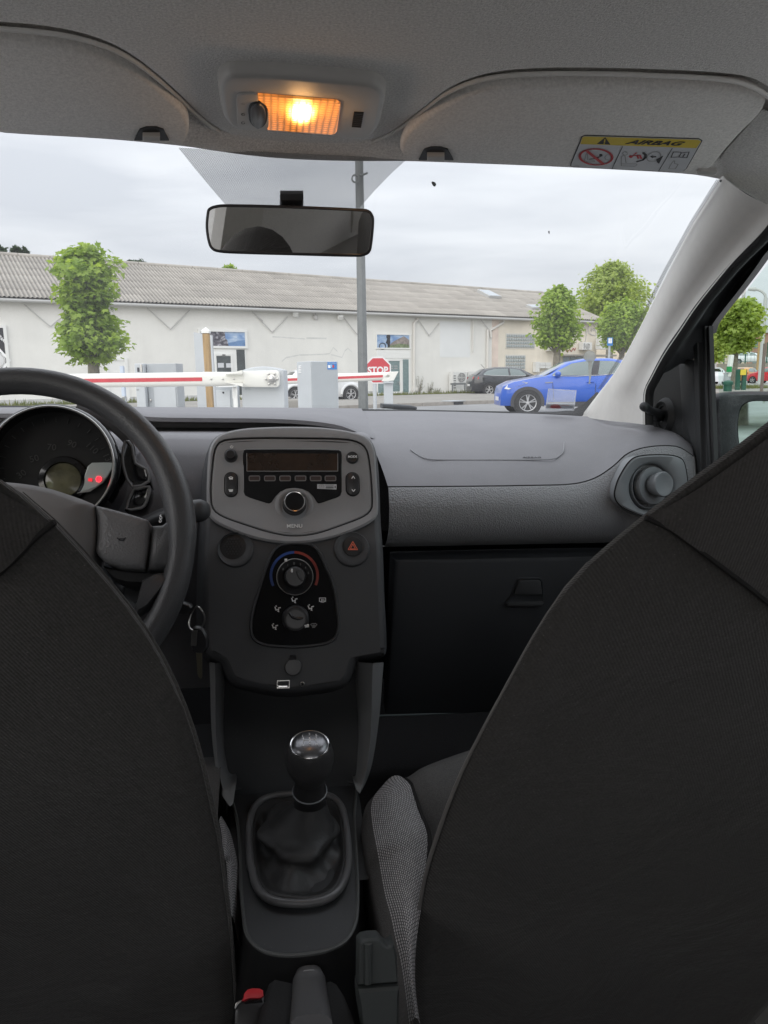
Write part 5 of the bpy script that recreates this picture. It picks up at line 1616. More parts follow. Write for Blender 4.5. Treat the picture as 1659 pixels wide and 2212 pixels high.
# ---- cabin shell behind and below (keeps the light as in a closed car)
cs = thing('cabin_shell', None, None, (0, 0, 0), kind='structure')
mb = MB(); mb.add([(-.70, -.95, .10), (.70, -.95, .10), (.70, 1.0, .10), (-.70, 1.0, .10), (.70, 1.03, .25), (-.70, 1.03, .25), (.70, 1.75, .25), (-.70, 1.75, .25)], [(0, 1, 2, 3), (3, 2, 4, 5), (5, 4, 6, 7)], 0)
mb.mi[0] = 1
mb.add([(-.70, 1.75, .25), (.70, 1.75, .25), (.72, 1.95, .62), (-.72, 1.95, .62), (.72, 1.8, .99), (-.72, 1.8, .99)], [(0, 1, 2, 3), (3, 2, 4, 5)])
part('car_floor', mb, [M['carpet'], M['greycarpet']], cs, smooth=0)
for sx in (-1, 1):
    mb = MB()
    mb.add([(sx * .70, -.95, .05), (sx * .70, 1.95, .05), (sx * .70, 1.95, .98), (sx * .715, 1.1, .90), (sx * .715, -.95, .96)], [(0, 1, 2, 3, 4)])
    part('lower_side', mb, M['lampplastic'], cs, smooth=0)
    mb = MB(); mb.add([(sx * .70, .20, .9), (sx * .70, -.02, .9), (sx * .60, -.06, 1.33), (sx * .60, .12, 1.33)], [(0, 1, 2, 3)])
    mb.add([(sx * .70, -.72, .9), (sx * .70, -.95, .9), (sx * .58, -.90, 1.33), (sx * .60, -.66, 1.33)], [(0, 1, 2, 3)])
    part('side_pillar', mb, M['lightplastic'], cs, smooth=0, solid=.03)
mb = MB(); mb.add([(-.69, .05, .88), (-.69, -.96, .88), (-.655, -.96, 1.13), (-.655, .05, 1.13)], [(0, 1, 2, 3)])
part('rear_quarter_panel', mb, M['felt'], cs, smooth=0)
mb = MB(); mb.add([(-.7, -.95, .25), (.7, -.95, .25), (.7, -.95, 1.04), (-.7, -.95, 1.04)], [(0, 1, 2, 3)])
part('tailgate', mb, M['lampplastic'], cs, smooth=0)
mb = MB(); mb.grid(lambda u, v: Vector(((u - .5) * 1.3 * (1 - .18 * v), 1.78 + .85 * v, .93 - .20 * v * v - .05 * (2 * u - 1) ** 2)), 8, 8)
part('unseen_bounce_bonnet', mb, mat('bounce_white', (.78, .78, .77), .3, coat=.6), cs, smooth=180)  # out of view, added in white to bounce light up to the headliner
rb = thing('rear_bench', 'dark rear bench behind the camera seen only in mirrors', 'rear seat', (0, -.5, .25))
mb = MB(); mb.box((0, -.32, .42), (1.25, .42, .2)); part('cushion', mb, M['bench'], rb, bev=.05)
mb = MB(); mb.box((0, -.62, .72), (1.25, .16, .55), Euler((.25, 0, 0))); part('backrest', mb, M['bench'], rb, bev=.05)

# ---- headliner with its shaped front lip
lip_px = [(-190, 52), (-80, 64), (0, 75), (120, 86), (220, 109), (300, 148), (380, 212), (450, 276), (520, 314), (600, 329), (700, 329), (780, 320), (840, 299), (900, 256), (960, 212), (1040, 182), (1150, 171), (1300, 171), (1400, 174), (1520, 180), (1600, 192), (1659, 225), (1720, 290)]
lip = [at_z(p, ROOFZ) for p in lip_px]
lip.insert(0, Vector((-.66, lip[0].y + .12, ROOFZ))); lip.append(Vector((.66, 1.05, ROOFZ)))
lip = resample(catmull(lip, 8), 150)
hl = thing('headliner', 'grey felt roof lining with a wavy lip around both sun visors', 'roof lining', (0, .4, ROOFZ))
rows = []
for back, dz in ((.000, .07), (.0, .035), (-.003, .016), (-.009, .008), (-.018, .003), (-.030, .0006), (-.05, 0), (None, .2), (None, .45), (None, .7), (None, 1.0)):
    row = []
    for q in lip:
        y = q.y + back if back is not None else q.y - .06 + (-.93 - q.y + .06) * dz
        row.append(Vector((q.x, y, ROOFZ + (dz if back is not None else 0) - droop(q.x))))
    rows.append(row)
mb = MB(); mb.rings(rows, False); part('lining', mb, M['felt'], hl, smooth=60)
mb = MB(); mb.tube([Vector((q.x, q.y - .006, ROOFZ + .0022 - droop(q.x))) for q in lip[2:-2]], .0022, 8); part('added_lip_bead', mb, mat('added_bead_pale', (.74, .72, .69), .95, ('noise', 900, .5, .001)), hl, smooth=180)  # bead added along the lip to catch light as a bright rim
# header panel beyond the lip, up to the windscreen
hdr_px = [(-300, 255), (0, 286), (200, 298), (300, 306), (400, 316), (480, 328), (560, 338), (640, 344), (720, 347), (800, 348), (880, 348), (1000, 352), (1200, 360), (1400, 370), (1500, 377), (1555, 386)]
hdr = [at_z(p, ROOFZ - .012) for p in hdr_px]
hdr[0] = at_z((-120, 270), ROOFZ - .012); hdr.insert(0, Vector((-.64, hdr[0].y - .03, ROOFZ - .03)))
hdr = resample(catmull(hdr, 6), 60)
low = [Vector((p.x, p.y, p.z)) for p in hdr]
mb = MB()
mb.rings([[Vector((p.x, p.y + .012, p.z + .02)) for p in low], [Vector((p.x, p.y + .004, p.z + .001)) for p in low], [Vector((p.x, p.y - .008, p.z + .002)) for p in low],
          [Vector((p.x, p.y - .05, ROOFZ + .012 - droop(p.x) * .8)) for p in low], [Vector((p.x, .55, ROOFZ + .066 - droop(p.x) * .8)) for p in low]], False)
part('header_panel', mb, M['felt'], hl, smooth=60)
# roof skin above everything so that no light leaks in
mb = MB(); mb.add([(-.68, -.98, 1.42), (.68, -.98, 1.42), (.60, 1.06, 1.39), (-.60, 1.06, 1.39), (-.74, -.98, 1.30), (.74, -.98, 1.30), (.64, 1.04, 1.33), (-.64, 1.04, 1.33)], [(0, 1, 2, 3), (0, 4, 7, 3), (1, 5, 6, 2)])
part('roof_skin', mb, M['lightplastic'], cs, smooth=0)

# ---- sun visors
VF = Fr((0, .985, 1.318), X3, (0, -.22, .040))


def visor(label, outline_px, clip_px, side):
    o2 = [VF.px(*p) for p in outline_px]
    o2 = sm2(o2, 4)
    c = VF.p(sum(p[0] for p in o2) / len(o2), sum(p[1] for p in o2) / len(o2), 0)
    t = thing('sun_visor', label, 'sun visor', c, group='sun visors')
    mb = MB(); mb.flay(VF, [(inset2(o2, .004), -.016), (o2, -.011), (o2, -.005), (inset2(o2, .0015), -.0015), (inset2(o2, .005), 0)], True, True)
    vb_ = part('visor_board', mb, M['visor'], t, smooth=50)
    # dark clip notch with its tab
    k, x, y, w, h = clip_px
    n = [VF.px(k, x + w * dx, y + h * dy) for dx, dy in ((-.5, .5), (-.40, -.05), (-.34, -.32), (-.15, -.5), (.15, -.5), (.34, -.32), (.40, 0), (.5, .5), (.3, .5), (-.3, .5))]
    mb = MB(); mb.flay(VF, [(n, -.004), (n, .0012)], True, True); cl = part('clip_notch', mb, M['black'], t, smooth=0)
    tb = [VF.px(k, x + w * dx, y + h * dy) for dx, dy in ((-.26, -.12), (.24, -.12), (.24, .28), (-.26, .28))]
    mb = MB(); mb.plate(VF, tb, .001, .006, .0015); part('clip_tab', mb, M['lampplastic'], t, smooth=0)
    return t, vb_


lv, lvb = visor('left sun visor, plain grey, above the steering wheel', [(-230, 268), (0, 288), (200, 301), (300, 308), (385, 316), (404, 302), (408, 275), (398, 248), (368, 217), (300, 164), (215, 124), (120, 102), (0, 91), (-230, 66)], ('A', 655, 574, 150, 58), -1)
rv_, rvb = visor('right sun visor with a yellow and white airbag warning sticker', [(872, 338), (940, 349), (1100, 357), (1300, 367), (1470, 377), (1510, 376), (1536, 364), (1560, 335), (1600, 290), (1640, 250), (1653, 226), (1640, 210), (1585, 196), (1400, 189), (1150, 187), (1045, 197), (968, 226), (900, 270), (870, 306)], ('B', 225, 660, 150, 56), 1)
# pivot end clip on the right
mb = MB(); a, b = VF.px('B', 1395, 735); mb.plate(VF, rrect(.024, .008, .0035, 4, a, b), -.002, .004, .001); part('pivot_clip', mb, M['lampplastic'], rv_)
# airbag sticker
ST = VF
o2 = ST.pxs('N', [(270, 86), (1465, 122), (1492, 140), (1480, 165), (1330, 430), (1300, 455), (1250, 462), (160, 415), (130, 400), (135, 375), (225, 160), (245, 100)])
mb = MB(); mb.flay(ST, [(inset2(o2, -.0012), .0002), (inset2(o2, -.0012), .0006)], True, True); sk = part('airbag_sticker', mb, M['blackprint'], rv_, smooth=0, label='yellow and white airbag warning sticker')
mb = MB(); mb.flay(ST, [(o2, .0006), (o2, .0009)], True, True); part('sticker_ground', mb, M['paper'], sk, smooth=0)
hd_ = ST.pxs('N', [(270, 90), (1462, 126), (1488, 142), (1440, 211), (226, 168), (247, 104)])
mb = MB(); mb.flay(ST, [(hd_, .0009), (hd_, .0012)], True, True); part('sticker_header', mb, M['yellow'], sk, smooth=0)


def stroke(name, k, lines, w, m, parent, F=ST, c=.0013, closed=False):
    mb = MB()
    for pts in lines:
        P = [F.px(k, *p) for p in pts]
        n = len(P)
        for i in range(n if closed else n - 1):
            a, b = Vector(P[i]), Vector(P[(i + 1) % n]); d = b - a
            if d.length < 1e-7: continue
            d.normalize(); nn = Vector((-d.y, d.x)) * w / 2; a = a - d * w * .3; b = b + d * w * .3
            mb.add([F.p(*(a - nn), c), F.p(*(b - nn), c), F.p(*(b + nn), c), F.p(*(a + nn), c)], [(0, 1, 2, 3)])
    return part(name, mb, m, parent, smooth=0)


def filled(name, k, pts, m, parent, F=ST, c=.0014):
    mb = MB()
    for q in pts: mb.flay(F, [([F.px(k, *p) for p in q], c - .0004), ([F.px(k, *p) for p in q], c)], True, True)
    return part(name, mb, m, parent, smooth=0)


def el(cx, cy, rx, ry, n=28, rot=0.0):
    return [(cx + rx * math.cos(2 * math.pi * i / n) * math.cos(rot) - ry * math.sin(2 * math.pi * i / n) * math.sin(rot), cy + rx * math.cos(2 * math.pi * i / n) * math.sin(rot) + ry * math.sin(2 * math.pi * i / n) * math.cos(rot)) for i in range(n)]


filled('warning_triangle', 'N', [[(400, 164), (487, 96), (540, 172)]], M['blackprint'], sk)
stroke('warning_mark', 'N', [[(484, 115), (478, 145)], [(476, 155), (475, 160)]], .0014, M['yellow'], sk, c=.0017)
a, b = ST.px('N', 1000, 155); a2, b2 = ST.px('N', 1260, 165); a1, b1 = ST.px('N', 735, 148)
ang_ = math.atan2(b2 - b1, a2 - a1)
text('lettering', 'AIRBAG', ST, a, b, .0014, .0125, M['blackprint'], sk, rot=ang_, shear=.35, sx=1.42, bold=.0003)
stroke('ban_ring', 'N', [el(390, 300, 170, 84, 32, .05)], .0028, M['redprint'], sk, closed=True, c=.0016)
stroke('ban_bar', 'N', [[(300, 240), (460, 368)]], .0036, M['redprint'], sk, c=.0018)
stroke('seat_pictogram', 'N', [[(265, 350), (290, 265), (300, 265), (305, 335), (370, 340), (375, 350), (275, 355)], [(530, 280), (500, 280), (482, 305), (488, 325), (520, 335)]], .0008, M['greyprint'], sk)
stroke('child_pictogram', 'N', [[(325, 325), (380, 320), (430, 300), (455, 290)]], .0020, M['blackprint'], sk)
filled('child_head', 'N', [el(440, 283, 16, 10, 12)], M['blackprint'], sk, c=.0015)
stroke('divider', 'N', [[(668, 192), (556, 430)], [(1188, 212), (1045, 452)]], .0009, M['blackprint'], sk)
stroke('seat_outline', 'N', [[(655, 380), (655, 300), (675, 285), (695, 295), (705, 365)], el(695, 266, 24, 18, 14), [(655, 375), (815, 375), (820, 385), (795, 402), (655, 395), (655, 375)]], .0009, M['greyprint'], sk)
stroke('red_figure', 'N', [[(745, 300), (780, 290), (850, 285), (865, 320)], [(790, 275), (815, 260)], [(820, 285), (835, 318)]], .0022, M['redprint'], sk)
filled('red_head', 'N', [el(755, 300, 20, 12, 12)], M['redprint'], sk)
stroke('airbag_shape', 'N', [[(885, 258), (908, 280), (905, 310), (880, 335), (820, 352)]], .0030, M['blackprint'], sk)
stroke('airbag_outline', 'N', [el(995, 300, 75, 48, 22, -.35)], .0009, M['greyprint'], sk, closed=True)
filled('dash_wedge', 'N', [[(1020, 330), (1092, 292), (1050, 372), (1028, 358)], [(960, 300), (985, 288), (985, 297), (1020, 297), (1020, 306), (985, 308), (985, 316)]], M['blackprint'], sk)
stroke('manual_book', 'N', [[(1175, 308), (1200, 250), (1275, 252), (1285, 260), (1365, 250), (1340, 312), (1255, 305), (1175, 308)], [(1282, 260), (1256, 305)]], .0011, M['blackprint'], sk)
stroke('manual_mark', 'N', [[(1320, 272), (1300, 300)]], .0016, M['blackprint'], sk)
stroke('pointing_hand', 'N', [[(1150, 425), (1180, 370), (1205, 340), (1215, 345), (1210, 370), (1250, 380), (1220, 428), (1150, 425)]], .0009, M['greyprint'], sk)
stroke('maker_mark', 'N', [el(185, 402, 28, 8, 14)], .0006, M['greyprint'], sk, closed=True)

# ---- dome light
DF = Fr((0.0, .81, ROOFZ - .0005), X3, -Y3)
o2 = sm2(DF.pxs('X', [(30, 230), (45, 170), (95, 125), (190, 105), (600, 120), (1000, 155), (1400, 190), (1500, 215), (1560, 260), (1575, 330), (1555, 450), (1520, 600), (1460, 690), (1380, 725), (1250, 722), (900, 695), (500, 660), (250, 645), (150, 610), (80, 530), (45, 380)]), 4)
dl = thing('dome_light', 'lit orange dome light in a grey housing on the roof lining', 'lamp', DF.p(*DF.px('X', 800, 410), 0))
mb = MB(); mb.flay(DF, [(inset2(o2, -.002), -.01), (inset2(o2, -.001), .004), (o2, .008), (inset2(o2, .002), .0105), (inset2(o2, .006), .0115)], True, True)
hs = part('housing', mb, M['lampplastic'], dl, smooth=50)


def lampmat():
    m = bpy.data.materials.new('lit_lamp_lens'); m.use_nodes = True
    N, Lk = m.node_tree.nodes, m.node_tree.links
    b = N['Principled BSDF']; b.inputs['Base Color'].default_value = (.75, .42, .15, 1); b.inputs['Roughness'].default_value = .25
    tc = N.new('ShaderNodeTexCoord'); mp = N.new('ShaderNodeMapping')
    Lk.new(tc.outputs['Object'], mp.inputs[0])
    ln = N.new('ShaderNodeVectorMath'); ln.operation = 'LENGTH'
    c = Vector(DF.p(*DF.px('X', 800, 440), .012)) - OFF[dl.name]
    mp.vector_type = 'POINT'; mp.inputs['Location'].default_value = (-c.x * 1.3, -c.y * .5, -c.z); mp.inputs['Scale'].default_value = (1.3, .5, 1)
    Lk.new(mp.outputs[0], ln.inputs[0])
    mr = N.new('ShaderNodeMapRange'); mr.interpolation_type = 'SMOOTHERSTEP'; mr.inputs[1].default_value = .004; mr.inputs[2].default_value = .030; mr.inputs[3].default_value = 1; mr.inputs[4].default_value = 0
    Lk.new(ln.outputs['Value'], mr.inputs[0])
    cr = N.new('ShaderNodeValToRGB'); e = cr.color_ramp.elements
    e[0].color = (.85, .23, .035, 1); e[0].position = 0; e[1].color = (1, .80, .42, 1); e[1].position = .9
    n_ = e.new(.45); n_.color = (1, .42, .07, 1)
    Lk.new(mr.outputs[0], cr.inputs[0]); Lk.new(cr.outputs[0], b.inputs['Emission Color'])
    st = N.new('ShaderNodeMapRange'); st.inputs[3].default_value = .45; st.inputs[4].default_value = 4.0; Lk.new(mr.outputs[0], st.inputs[0])
    pw = N.new('ShaderNodeMath'); pw.operation = 'POWER'; pw.inputs[1].default_value = 1.6; Lk.new(mr.outputs[0], pw.inputs[0]); Lk.new(pw.outputs[0], st.inputs[0])
    # the prism pattern of the lens, brighter at each facet
    wv = N.new('ShaderNodeTexVoronoi'); wv.inputs['Scale'].default_value = 150; wv.inputs['Randomness'].default_value = .08; wv.distance = 'CHEBYCHEV'; Lk.new(tc.outputs['Object'], wv.inputs[0])
    m3 = N.new('ShaderNodeMapRange'); m3.inputs[1].default_value = .1; m3.inputs[2].default_value = .5; m3.inputs[3].default_value = 1.7; m3.inputs[4].default_value = .22; Lk.new(wv.outputs['Distance'], m3.inputs[0])
    mm = N.new('ShaderNodeMath'); mm.operation = 'MULTIPLY'; Lk.new(st.outputs[0], mm.inputs[0]); Lk.new(m3.outputs[0], mm.inputs[1])
    Lk.new(mm.outputs[0], b.inputs['Emission Strength'])
    return m


lensq = DF.pxs('X', [(390, 268), (1120, 330), (1160, 355), (1165, 385), (1130, 630), (1110, 655), (1075, 660), (480, 615), (490, 470), (485, 420), (460, 370), (395, 320)])
mb = MB(); mb.plate(DF, lensq, .008, .0135, .001)
ln_ = part('lens', mb, lampmat(), dl, smooth=0)
# prism ribs over the lens
sw = sm2(DF.pxs('X', [(190, 300), (220, 270), (300, 262), (385, 268), (395, 330), (455, 370), (485, 430), (490, 500), (475, 600), (240, 585), (200, 545), (192, 420)]), 3)
mb = MB(); mb.plate(DF, sw, .010, .0135, .0008); sp_ = part('switch_plate', mb, M['lampplastic'], dl, smooth=40)
kn = sm2(DF.pxs('X', [(300, 400), (320, 350), (370, 330), (430, 340), (475, 390), (482, 470), (465, 545), (420, 585), (360, 580), (315, 530), (302, 460)]), 3)
mb = MB(); mb.plate(DF, kn, .012, .0142, .0006); part('switch_well', mb, M['black'], sp_)
kn2 = inset2(kn, .0022)
mb = MB(); mb.plate(DF, kn2, .012, .0160, .0012); part('switch_knob', mb, M['satin'], dl)
stroke('switch_icon', 'X', [el(252, 455, 14, 12, 10), el(252, 537, 14, 12, 10), [(235, 350), (265, 352)]], .0008, M['blackprint'], sp_, F=DF, c=.0139)
vg = DF.pxs('X', [(1290, 450), (1380, 455), (1355, 602), (1268, 597)])
mb = MB(); mb.flay(DF, [(vg, .010), (vg, .0122)], True, True); vgo = part('grille', mb, M['black'], dl, smooth=0)
for i in range(8):
    s0 = (1290 - 22 * i / 8, 458 + 148 * i / 8); s1 = (1378 - 25 * i / 8, 462 + 148 * i / 8)
    a0, b0 = DF.px('X', *s0); a1, b1 = DF.px('X', *s1)
    mb = MB(); mb.fbox(DF, a0, a1, min(b0, b1), min(b0, b1) + .0012, .0122, .0132); part('slat', mb, M['dashdark'], vgo, smooth=0)
pl_ = bpy.data.lights.new('dome_bulb', 'POINT'); pl_.energy = .05; pl_.color = (1, .52, .18); pl_.shadow_soft_size = .012
po = bpy.data.objects.new('dome_bulb', pl_); COL.objects.link(po); po.parent = dl
po.location = Vector(DF.p(*DF.px('X', 800, 400), .030)) - OFF[dl.name]

# ---- rear view mirror
mc = at_y((625, 497), 1.0)
mn = ((CAM - mc).normalized() + (Vector((-.32, .42, 1.135)) - mc).normalized()).normalized()
MF = Fr(mc, Vector((-mn.y, mn.x, 0)) * 1.0 if (Vector((-mn.y, mn.x, 0)).x > 0) else Vector((mn.y, -mn.x, 0)), Z3)
if MF.n.dot(mn) < 0: MF = Fr(mc, MF.r * -1, Z3)
MF = Fr(mc, MF.r, mn.cross(MF.r) if mn.cross(MF.r).z > 0 else -mn.cross(MF.r))
rm = thing('rear_view_mirror', 'black framed rear view mirror hanging from the windscreen', 'mirror', mc)
mo = sm2([MF.px(*p) for p in [(446, 462), (450, 450), (466, 443), (500, 441), (630, 444), (770, 450), (795, 453), (805, 463), (808, 480), (804, 525), (799, 545), (786, 553), (760, 555), (640, 552), (530, 549), (475, 546), (456, 538), (448, 520), (444, 490)]], 4)
mb = MB(); mb.flay(MF, [(inset2(mo, .022), -.034), (inset2(mo, .012), -.032), (inset2(mo, .003), -.020), (mo, -.004), (mo, 0), (inset2(mo, .0015), .0012), (inset2(mo, .003), .001), (inset2(mo, .0036), -.0004)], True, False)
part('housing', mb, M['satin'], rm, smooth=50)
gm = mat('dim_mirror', (.66, .65, .63), .015, metal=1)
mb = MB(); mb.flay(MF, [(inset2(mo, .003), -.003), (inset2(mo, .003), -.0002)], True, True); part('mirror_glass', mb, gm, rm, smooth=0)
# windscreen surface: header line to base line
WS_T, WS_B = Vector((0, 1.02, 1.345)), Vector((0, 1.64, 1.0))
wsn = X3.cross(WS_B - WS_T).normalized()
WF = Fr(WS_T, X3, WS_T - WS_B)


def ws_off(a): return -.10 * (a / .6) ** 2 * .35


ba, bb = WF.px(629, 423)
mb = MB(); br_c = WF.p(ba, bb, .004)
q = [WF.px(*p) for p in ((605, 409), (655, 409), (655, 440), (604, 440))]
mb.plate(WF, q, .002, .018, .003); part('mount', mb, M['black'], rm, smooth=30)
q = [WF.px(*p) for p in ((610, 425), (650, 425), (650, 440), (609, 440))]
mb = MB(); mb.plate(WF, q, .016, .024, .002); part('mount_clip', mb, M['satin'], rm, smooth=30)
mb = MB(); mb.tube([WF.p(ba, bb - .01, .014), MF.p(0, .01, -.03)], .010, 10); part('stalk', mb, M['black'], rm)

# ---- windscreen
ws = thing('windscreen', 'slightly dusty windscreen glass with a grey dotted shade band', 'windscreen', WF.p(0, -.3))
top_l = [Vector((p.x, p.y + .004, p.z + .004)) for p in resample(hdr, 40)]
base_px = [(-180, 872), (0, 876), (100, 877), (320, 880), (640, 883), (900, 886), (1100, 890), (1258, 897), (1330, 905)]
base = [at_y(p, 1.665 - .10 * ((at_y(p, 1.62).x) / .62) ** 2) for p in base_px]
base[0].x = -.66
base.insert(0, Vector((-.70, 1.50, base[0].z)))
base_l = resample(catmull(base, 6), 40)
top_w = resample([Vector((-.60, top_l[0].y, top_l[0].z))] + top_l[2:-1] + [at_y((1560, 386), .985), Vector((.63, .97, 1.325))], 40)


def wsp(u, v, off=0.0):
    i = u * 39; k = min(38, int(i)); f = i - k
    a = top_w[k].lerp(top_w[k + 1], f); b = base_l[k].lerp(base_l[k + 1], f)
    p = a.lerp(b, v); p.y += .03 * math.sin(math.pi * v); p.z += .012 * math.sin(math.pi * v)
    return p + wsn * off * (1 if wsn.y > 0 else -1)


mb = MB(); mb.grid(lambda u, v: wsp(u, v), 39, 10); part('glass', mb, M['windscreen'], ws, smooth=180)


def dotmat():
    m = bpy.data.materials.new('ceramic_dots'); m.use_nodes = True
    N, Lk = m.node_tree.nodes, m.node_tree.links
    b = N['Principled BSDF']; b.inputs['Base Color'].default_value = (.22, .22, .22, 1); b.inputs['Roughness'].default_value = .7
    tc = N.new('ShaderNodeTexCoord'); mp = N.new('ShaderNodeMapping'); mp.inputs['Rotation'].default_value = (0, 0, R_(45)); mp.inputs['Scale'].default_value = (520, 520, 520)
    Lk.new(tc.outputs['UV'], mp.inputs[0])
    vo = N.new('ShaderNodeTexVoronoi'); vo.voronoi_dimensions = '2D'; vo.inputs['Scale'].default_value = 1; vo.inputs['Randomness'].default_value = 0
    Lk.new(mp.outputs[0], vo.inputs[0])
    mr = N.new('ShaderNodeMath'); mr.operation = 'LESS_THAN'; mr.inputs[1].default_value = .40; Lk.new(vo.outputs['Distance'], mr.inputs[0])
    tr = N.new('ShaderNodeBsdfTransparent'); mx = N.new('ShaderNodeMixShader')
    Lk.new(mr.outputs[0], mx.inputs[0]); Lk.new(tr.outputs[0], mx.inputs[1]); Lk.new(b.outputs[0], mx.inputs[2]); Lk.new(mx.outputs[0], N['Material Output'].inputs[0])
    return m


# dotted shade band behind the mirror and along the right edge


def on_ws(p):
    q = ray(*p)
    ge = [(CAM + q * s) for s in np.linspace(.85, 1.9, 120)]
    prev = None
    for w in ge:
        u = np.interp(w.x, [wsp(k / 39, .4).x for k in range(40)], [k / 39 for k in range(40)])
        pts = [wsp(u, v / 12) for v in range(13)]
        g = w.z - float(np.interp(w.y, [a.y for a in pts], [a.z for a in pts]))
        if prev is not None and prev[1] * g <= 0:
            f = prev[1] / (prev[1] - g) if prev[1] != g else 0
            return prev[0].lerp(w, f)
        prev = (w, g)
    return CAM + q * 1.62


band = [[(385, 316), (880, 340)], [(420, 360), (845, 372)], [(455, 402), (810, 408)], [(490, 443), (776, 447)]]
rows = []
for (l, r_) in band:
    rows.append([on_ws((l[0] + (r_[0] - l[0]) * k / 10, l[1] + (r_[1] - l[1]) * k / 10)) - wsn * .002 * (1 if wsn.y > 0 else -1) for k in range(11)])
def ws_uv(o):
    me = o.data; uv = me.uv_layers.new(name='UVMap'); off = OFF[o.name]
    for l in me.loops:
        w = me.vertices[l.vertex_index].co + off - WF.o; uv.data[l.index].uv = (w.dot(WF.r), w.dot(WF.u))


DOTS = dotmat()
mb = MB(); mb.rings(rows, False); ws_uv(part('dot_band', mb, DOTS, ws, smooth=180))
edge = [(1556, 388), (1500, 478), (1440, 588), (1385, 700), (1340, 780), (1300, 840)]
e1 = [on_ws(p) for p in edge]; e2 = [on_ws((p[0] - 9, p[1])) for p in edge]
mb = MB(); mb.rings([e1, e2], False); ws_uv(part('edge_dots', mb, DOTS, ws, smooth=180))
low = [(0, 876), (300, 879), (640, 882), (900, 885), (1100, 889), (1190, 890), (1235, 886), (1262, 872), (1290, 846)]
low_o = [(0, 884), (300, 886), (640, 889), (900, 892), (1100, 897), (1190, 899), (1245, 902), (1280, 892), (1306, 862)]
mb = MB(); mb.rings([[at_y(p, 1.64) if i < 4 else at_y(p, 1.60) for i, p in enumerate(low)], [at_y(p, 1.63) if i < 4 else at_y(p, 1.59) for i, p in enumerate(low_o)]], False); part('black_border', mb, M['black'], ws, smooth=180)

# things stuck on the glass
def stuck(name, label, cat):
    return thing(name, label, cat, on_ws((1250, 830)))


pg = [on_ws(dp('U', *p)) for p in ((992, 482), (1303, 488), (1275, 722), (960, 712))]
PF = Fr(pg[3], pg[2] - pg[3], pg[0] - pg[3])
t = thing('document_pouch', 'clear plastic document pouch holding a white and red slip, stuck low on the windscreen', 'pouch', pg[3])
po2 = [((p - PF.o).dot(PF.r), (p - PF.o).dot(PF.u)) for p in (pg[3], pg[2], pg[1], pg[0])]
m_p = glass('pouch_film', (.93, .94, .95), .13, .12, .15)
mb = MB(); mb.flay(PF, [(po2, .003), (po2, .004)], True, True); part('film', mb, m_p, t, smooth=0)
m_w = glass('pouch_edge', (.8, .8, .82), .2, .1, .3)
mb = MB()
for i in range(4):
    a, b = Vector((*po2[i], 0)), Vector((*po2[(i + 1) % 4], 0)); ia, ib = [Vector((*q, 0)) for q in (inset2(po2, .003)[i], inset2(po2, .003)[(i + 1) % 4])]
    mb.poly([PF.p(v.x, v.y, .0045) for v in (a, b, ib, ia)])
part('welded_edge', mb, m_w, t, smooth=0)
sl_ = [PF.px('U', *p) for p in ((968, 652), (1285, 660), (1273, 712), (962, 706))]
mb = MB(); mb.flay(PF, [(sl_, .0005), (sl_, .0012)], True, True); sp2 = part('paper_slip', mb, M['paper'], t, smooth=0)
filled('red_stamp', 'U', [sm2([(1018, 700), (1022, 675), (1050, 660), (1100, 662), (1122, 680), (1125, 703)], 3)], M['redprint'], sp2, F=PF, c=.002)
stroke('red_line', 'U', [[(1140, 672), (1220, 674)]], .0015, M['redprint'], sp2, F=PF, c=.0018)
sc_ = on_ws(dp('U', 1442, 138))
SFm = Fr(sc_, WF.r, WF.u)
m_s = glass('dried_splash', (.50, .50, .45), .26, .06, .5)
t = thing('dried_splash', 'pale dried splash on the windscreen with a long drip, above the blue car', 'splash', sc_)
o2 = [SFm.px('U', 1442 + 66 * math.cos(a) * (1 + .05 * math.sin(a * 5)), 140 + 60 * math.sin(a) * (1 + .04 * math.cos(a * 7))) for a in [2 * math.pi * k / 28 for k in range(28)]]
mb = MB(); mb.flay(SFm, [(o2, .001), (o2, .002)], True, True); part('blot', mb, m_s, t, smooth=0)
o2 = [SFm.px('U', *p) for p in ((1425, 195), (1470, 195), (1466, 250), (1458, 290), (1462, 350), (1450, 390), (1448, 437), (1430, 435), (1436, 380), (1430, 300))]
mb = MB(); mb.flay(SFm, [(o2, .001), (o2, .002)], True, True); part('drip', mb, m_s, t, smooth=0)
for (x, y, r1, r2, lab) in ((215, 790, 12, 7, 'small dark insect speck on the windscreen near the right visor clip'), (712, 998, 3, 4, 'tiny dark speck on the windscreen below the airbag sticker')):
    q = on_ws(dp('B', x, y)); FF = Fr(q, WF.r, WF.u)
    mb = MB(); mb.flay(FF, [([FF.px('B', *p) for p in el(x, y, r1, r2, 10, .6)], .001), ([FF.px('B', *p) for p in el(x, y, r1 * .6, r2 * .6, 10, .6)], .004)], True, True)
    single('speck', lab, 'speck', mb, M['polegrey'], q, smooth=0)
# wiper outside at the foot of the glass
wq = [at_y(dp('S', *p), 1.74) for p in ((1118, 662), (1300, 672), (1440, 682), (1490, 697), (1495, 720), (1470, 735), (1260, 722), (1115, 712))]
WP2 = Fr(wq[0], X3, Z3)
t = thing('wiper', 'black wiper arm resting at the foot of the windscreen outside', 'wiper', wq[0])
wo = [((p - WP2.o).dot(WP2.r), (p - WP2.o).dot(WP2.u)) for p in wq]
mb = MB(); mb.plate(WP2, wo, -.03, .01, .004); part('arm_head', mb, mat('wiper_black', (.035, .04, .048), .5), t, smooth=30)
wo2 = [WP2.px('S', *p) for p in ((1118, 690), (1230, 697), (1250, 712), (1120, 704))]
mb = MB(); mb.plate(WP2, wo2, .008, .014, .002); part('blade_groove', mb, M['black'], t, smooth=30)

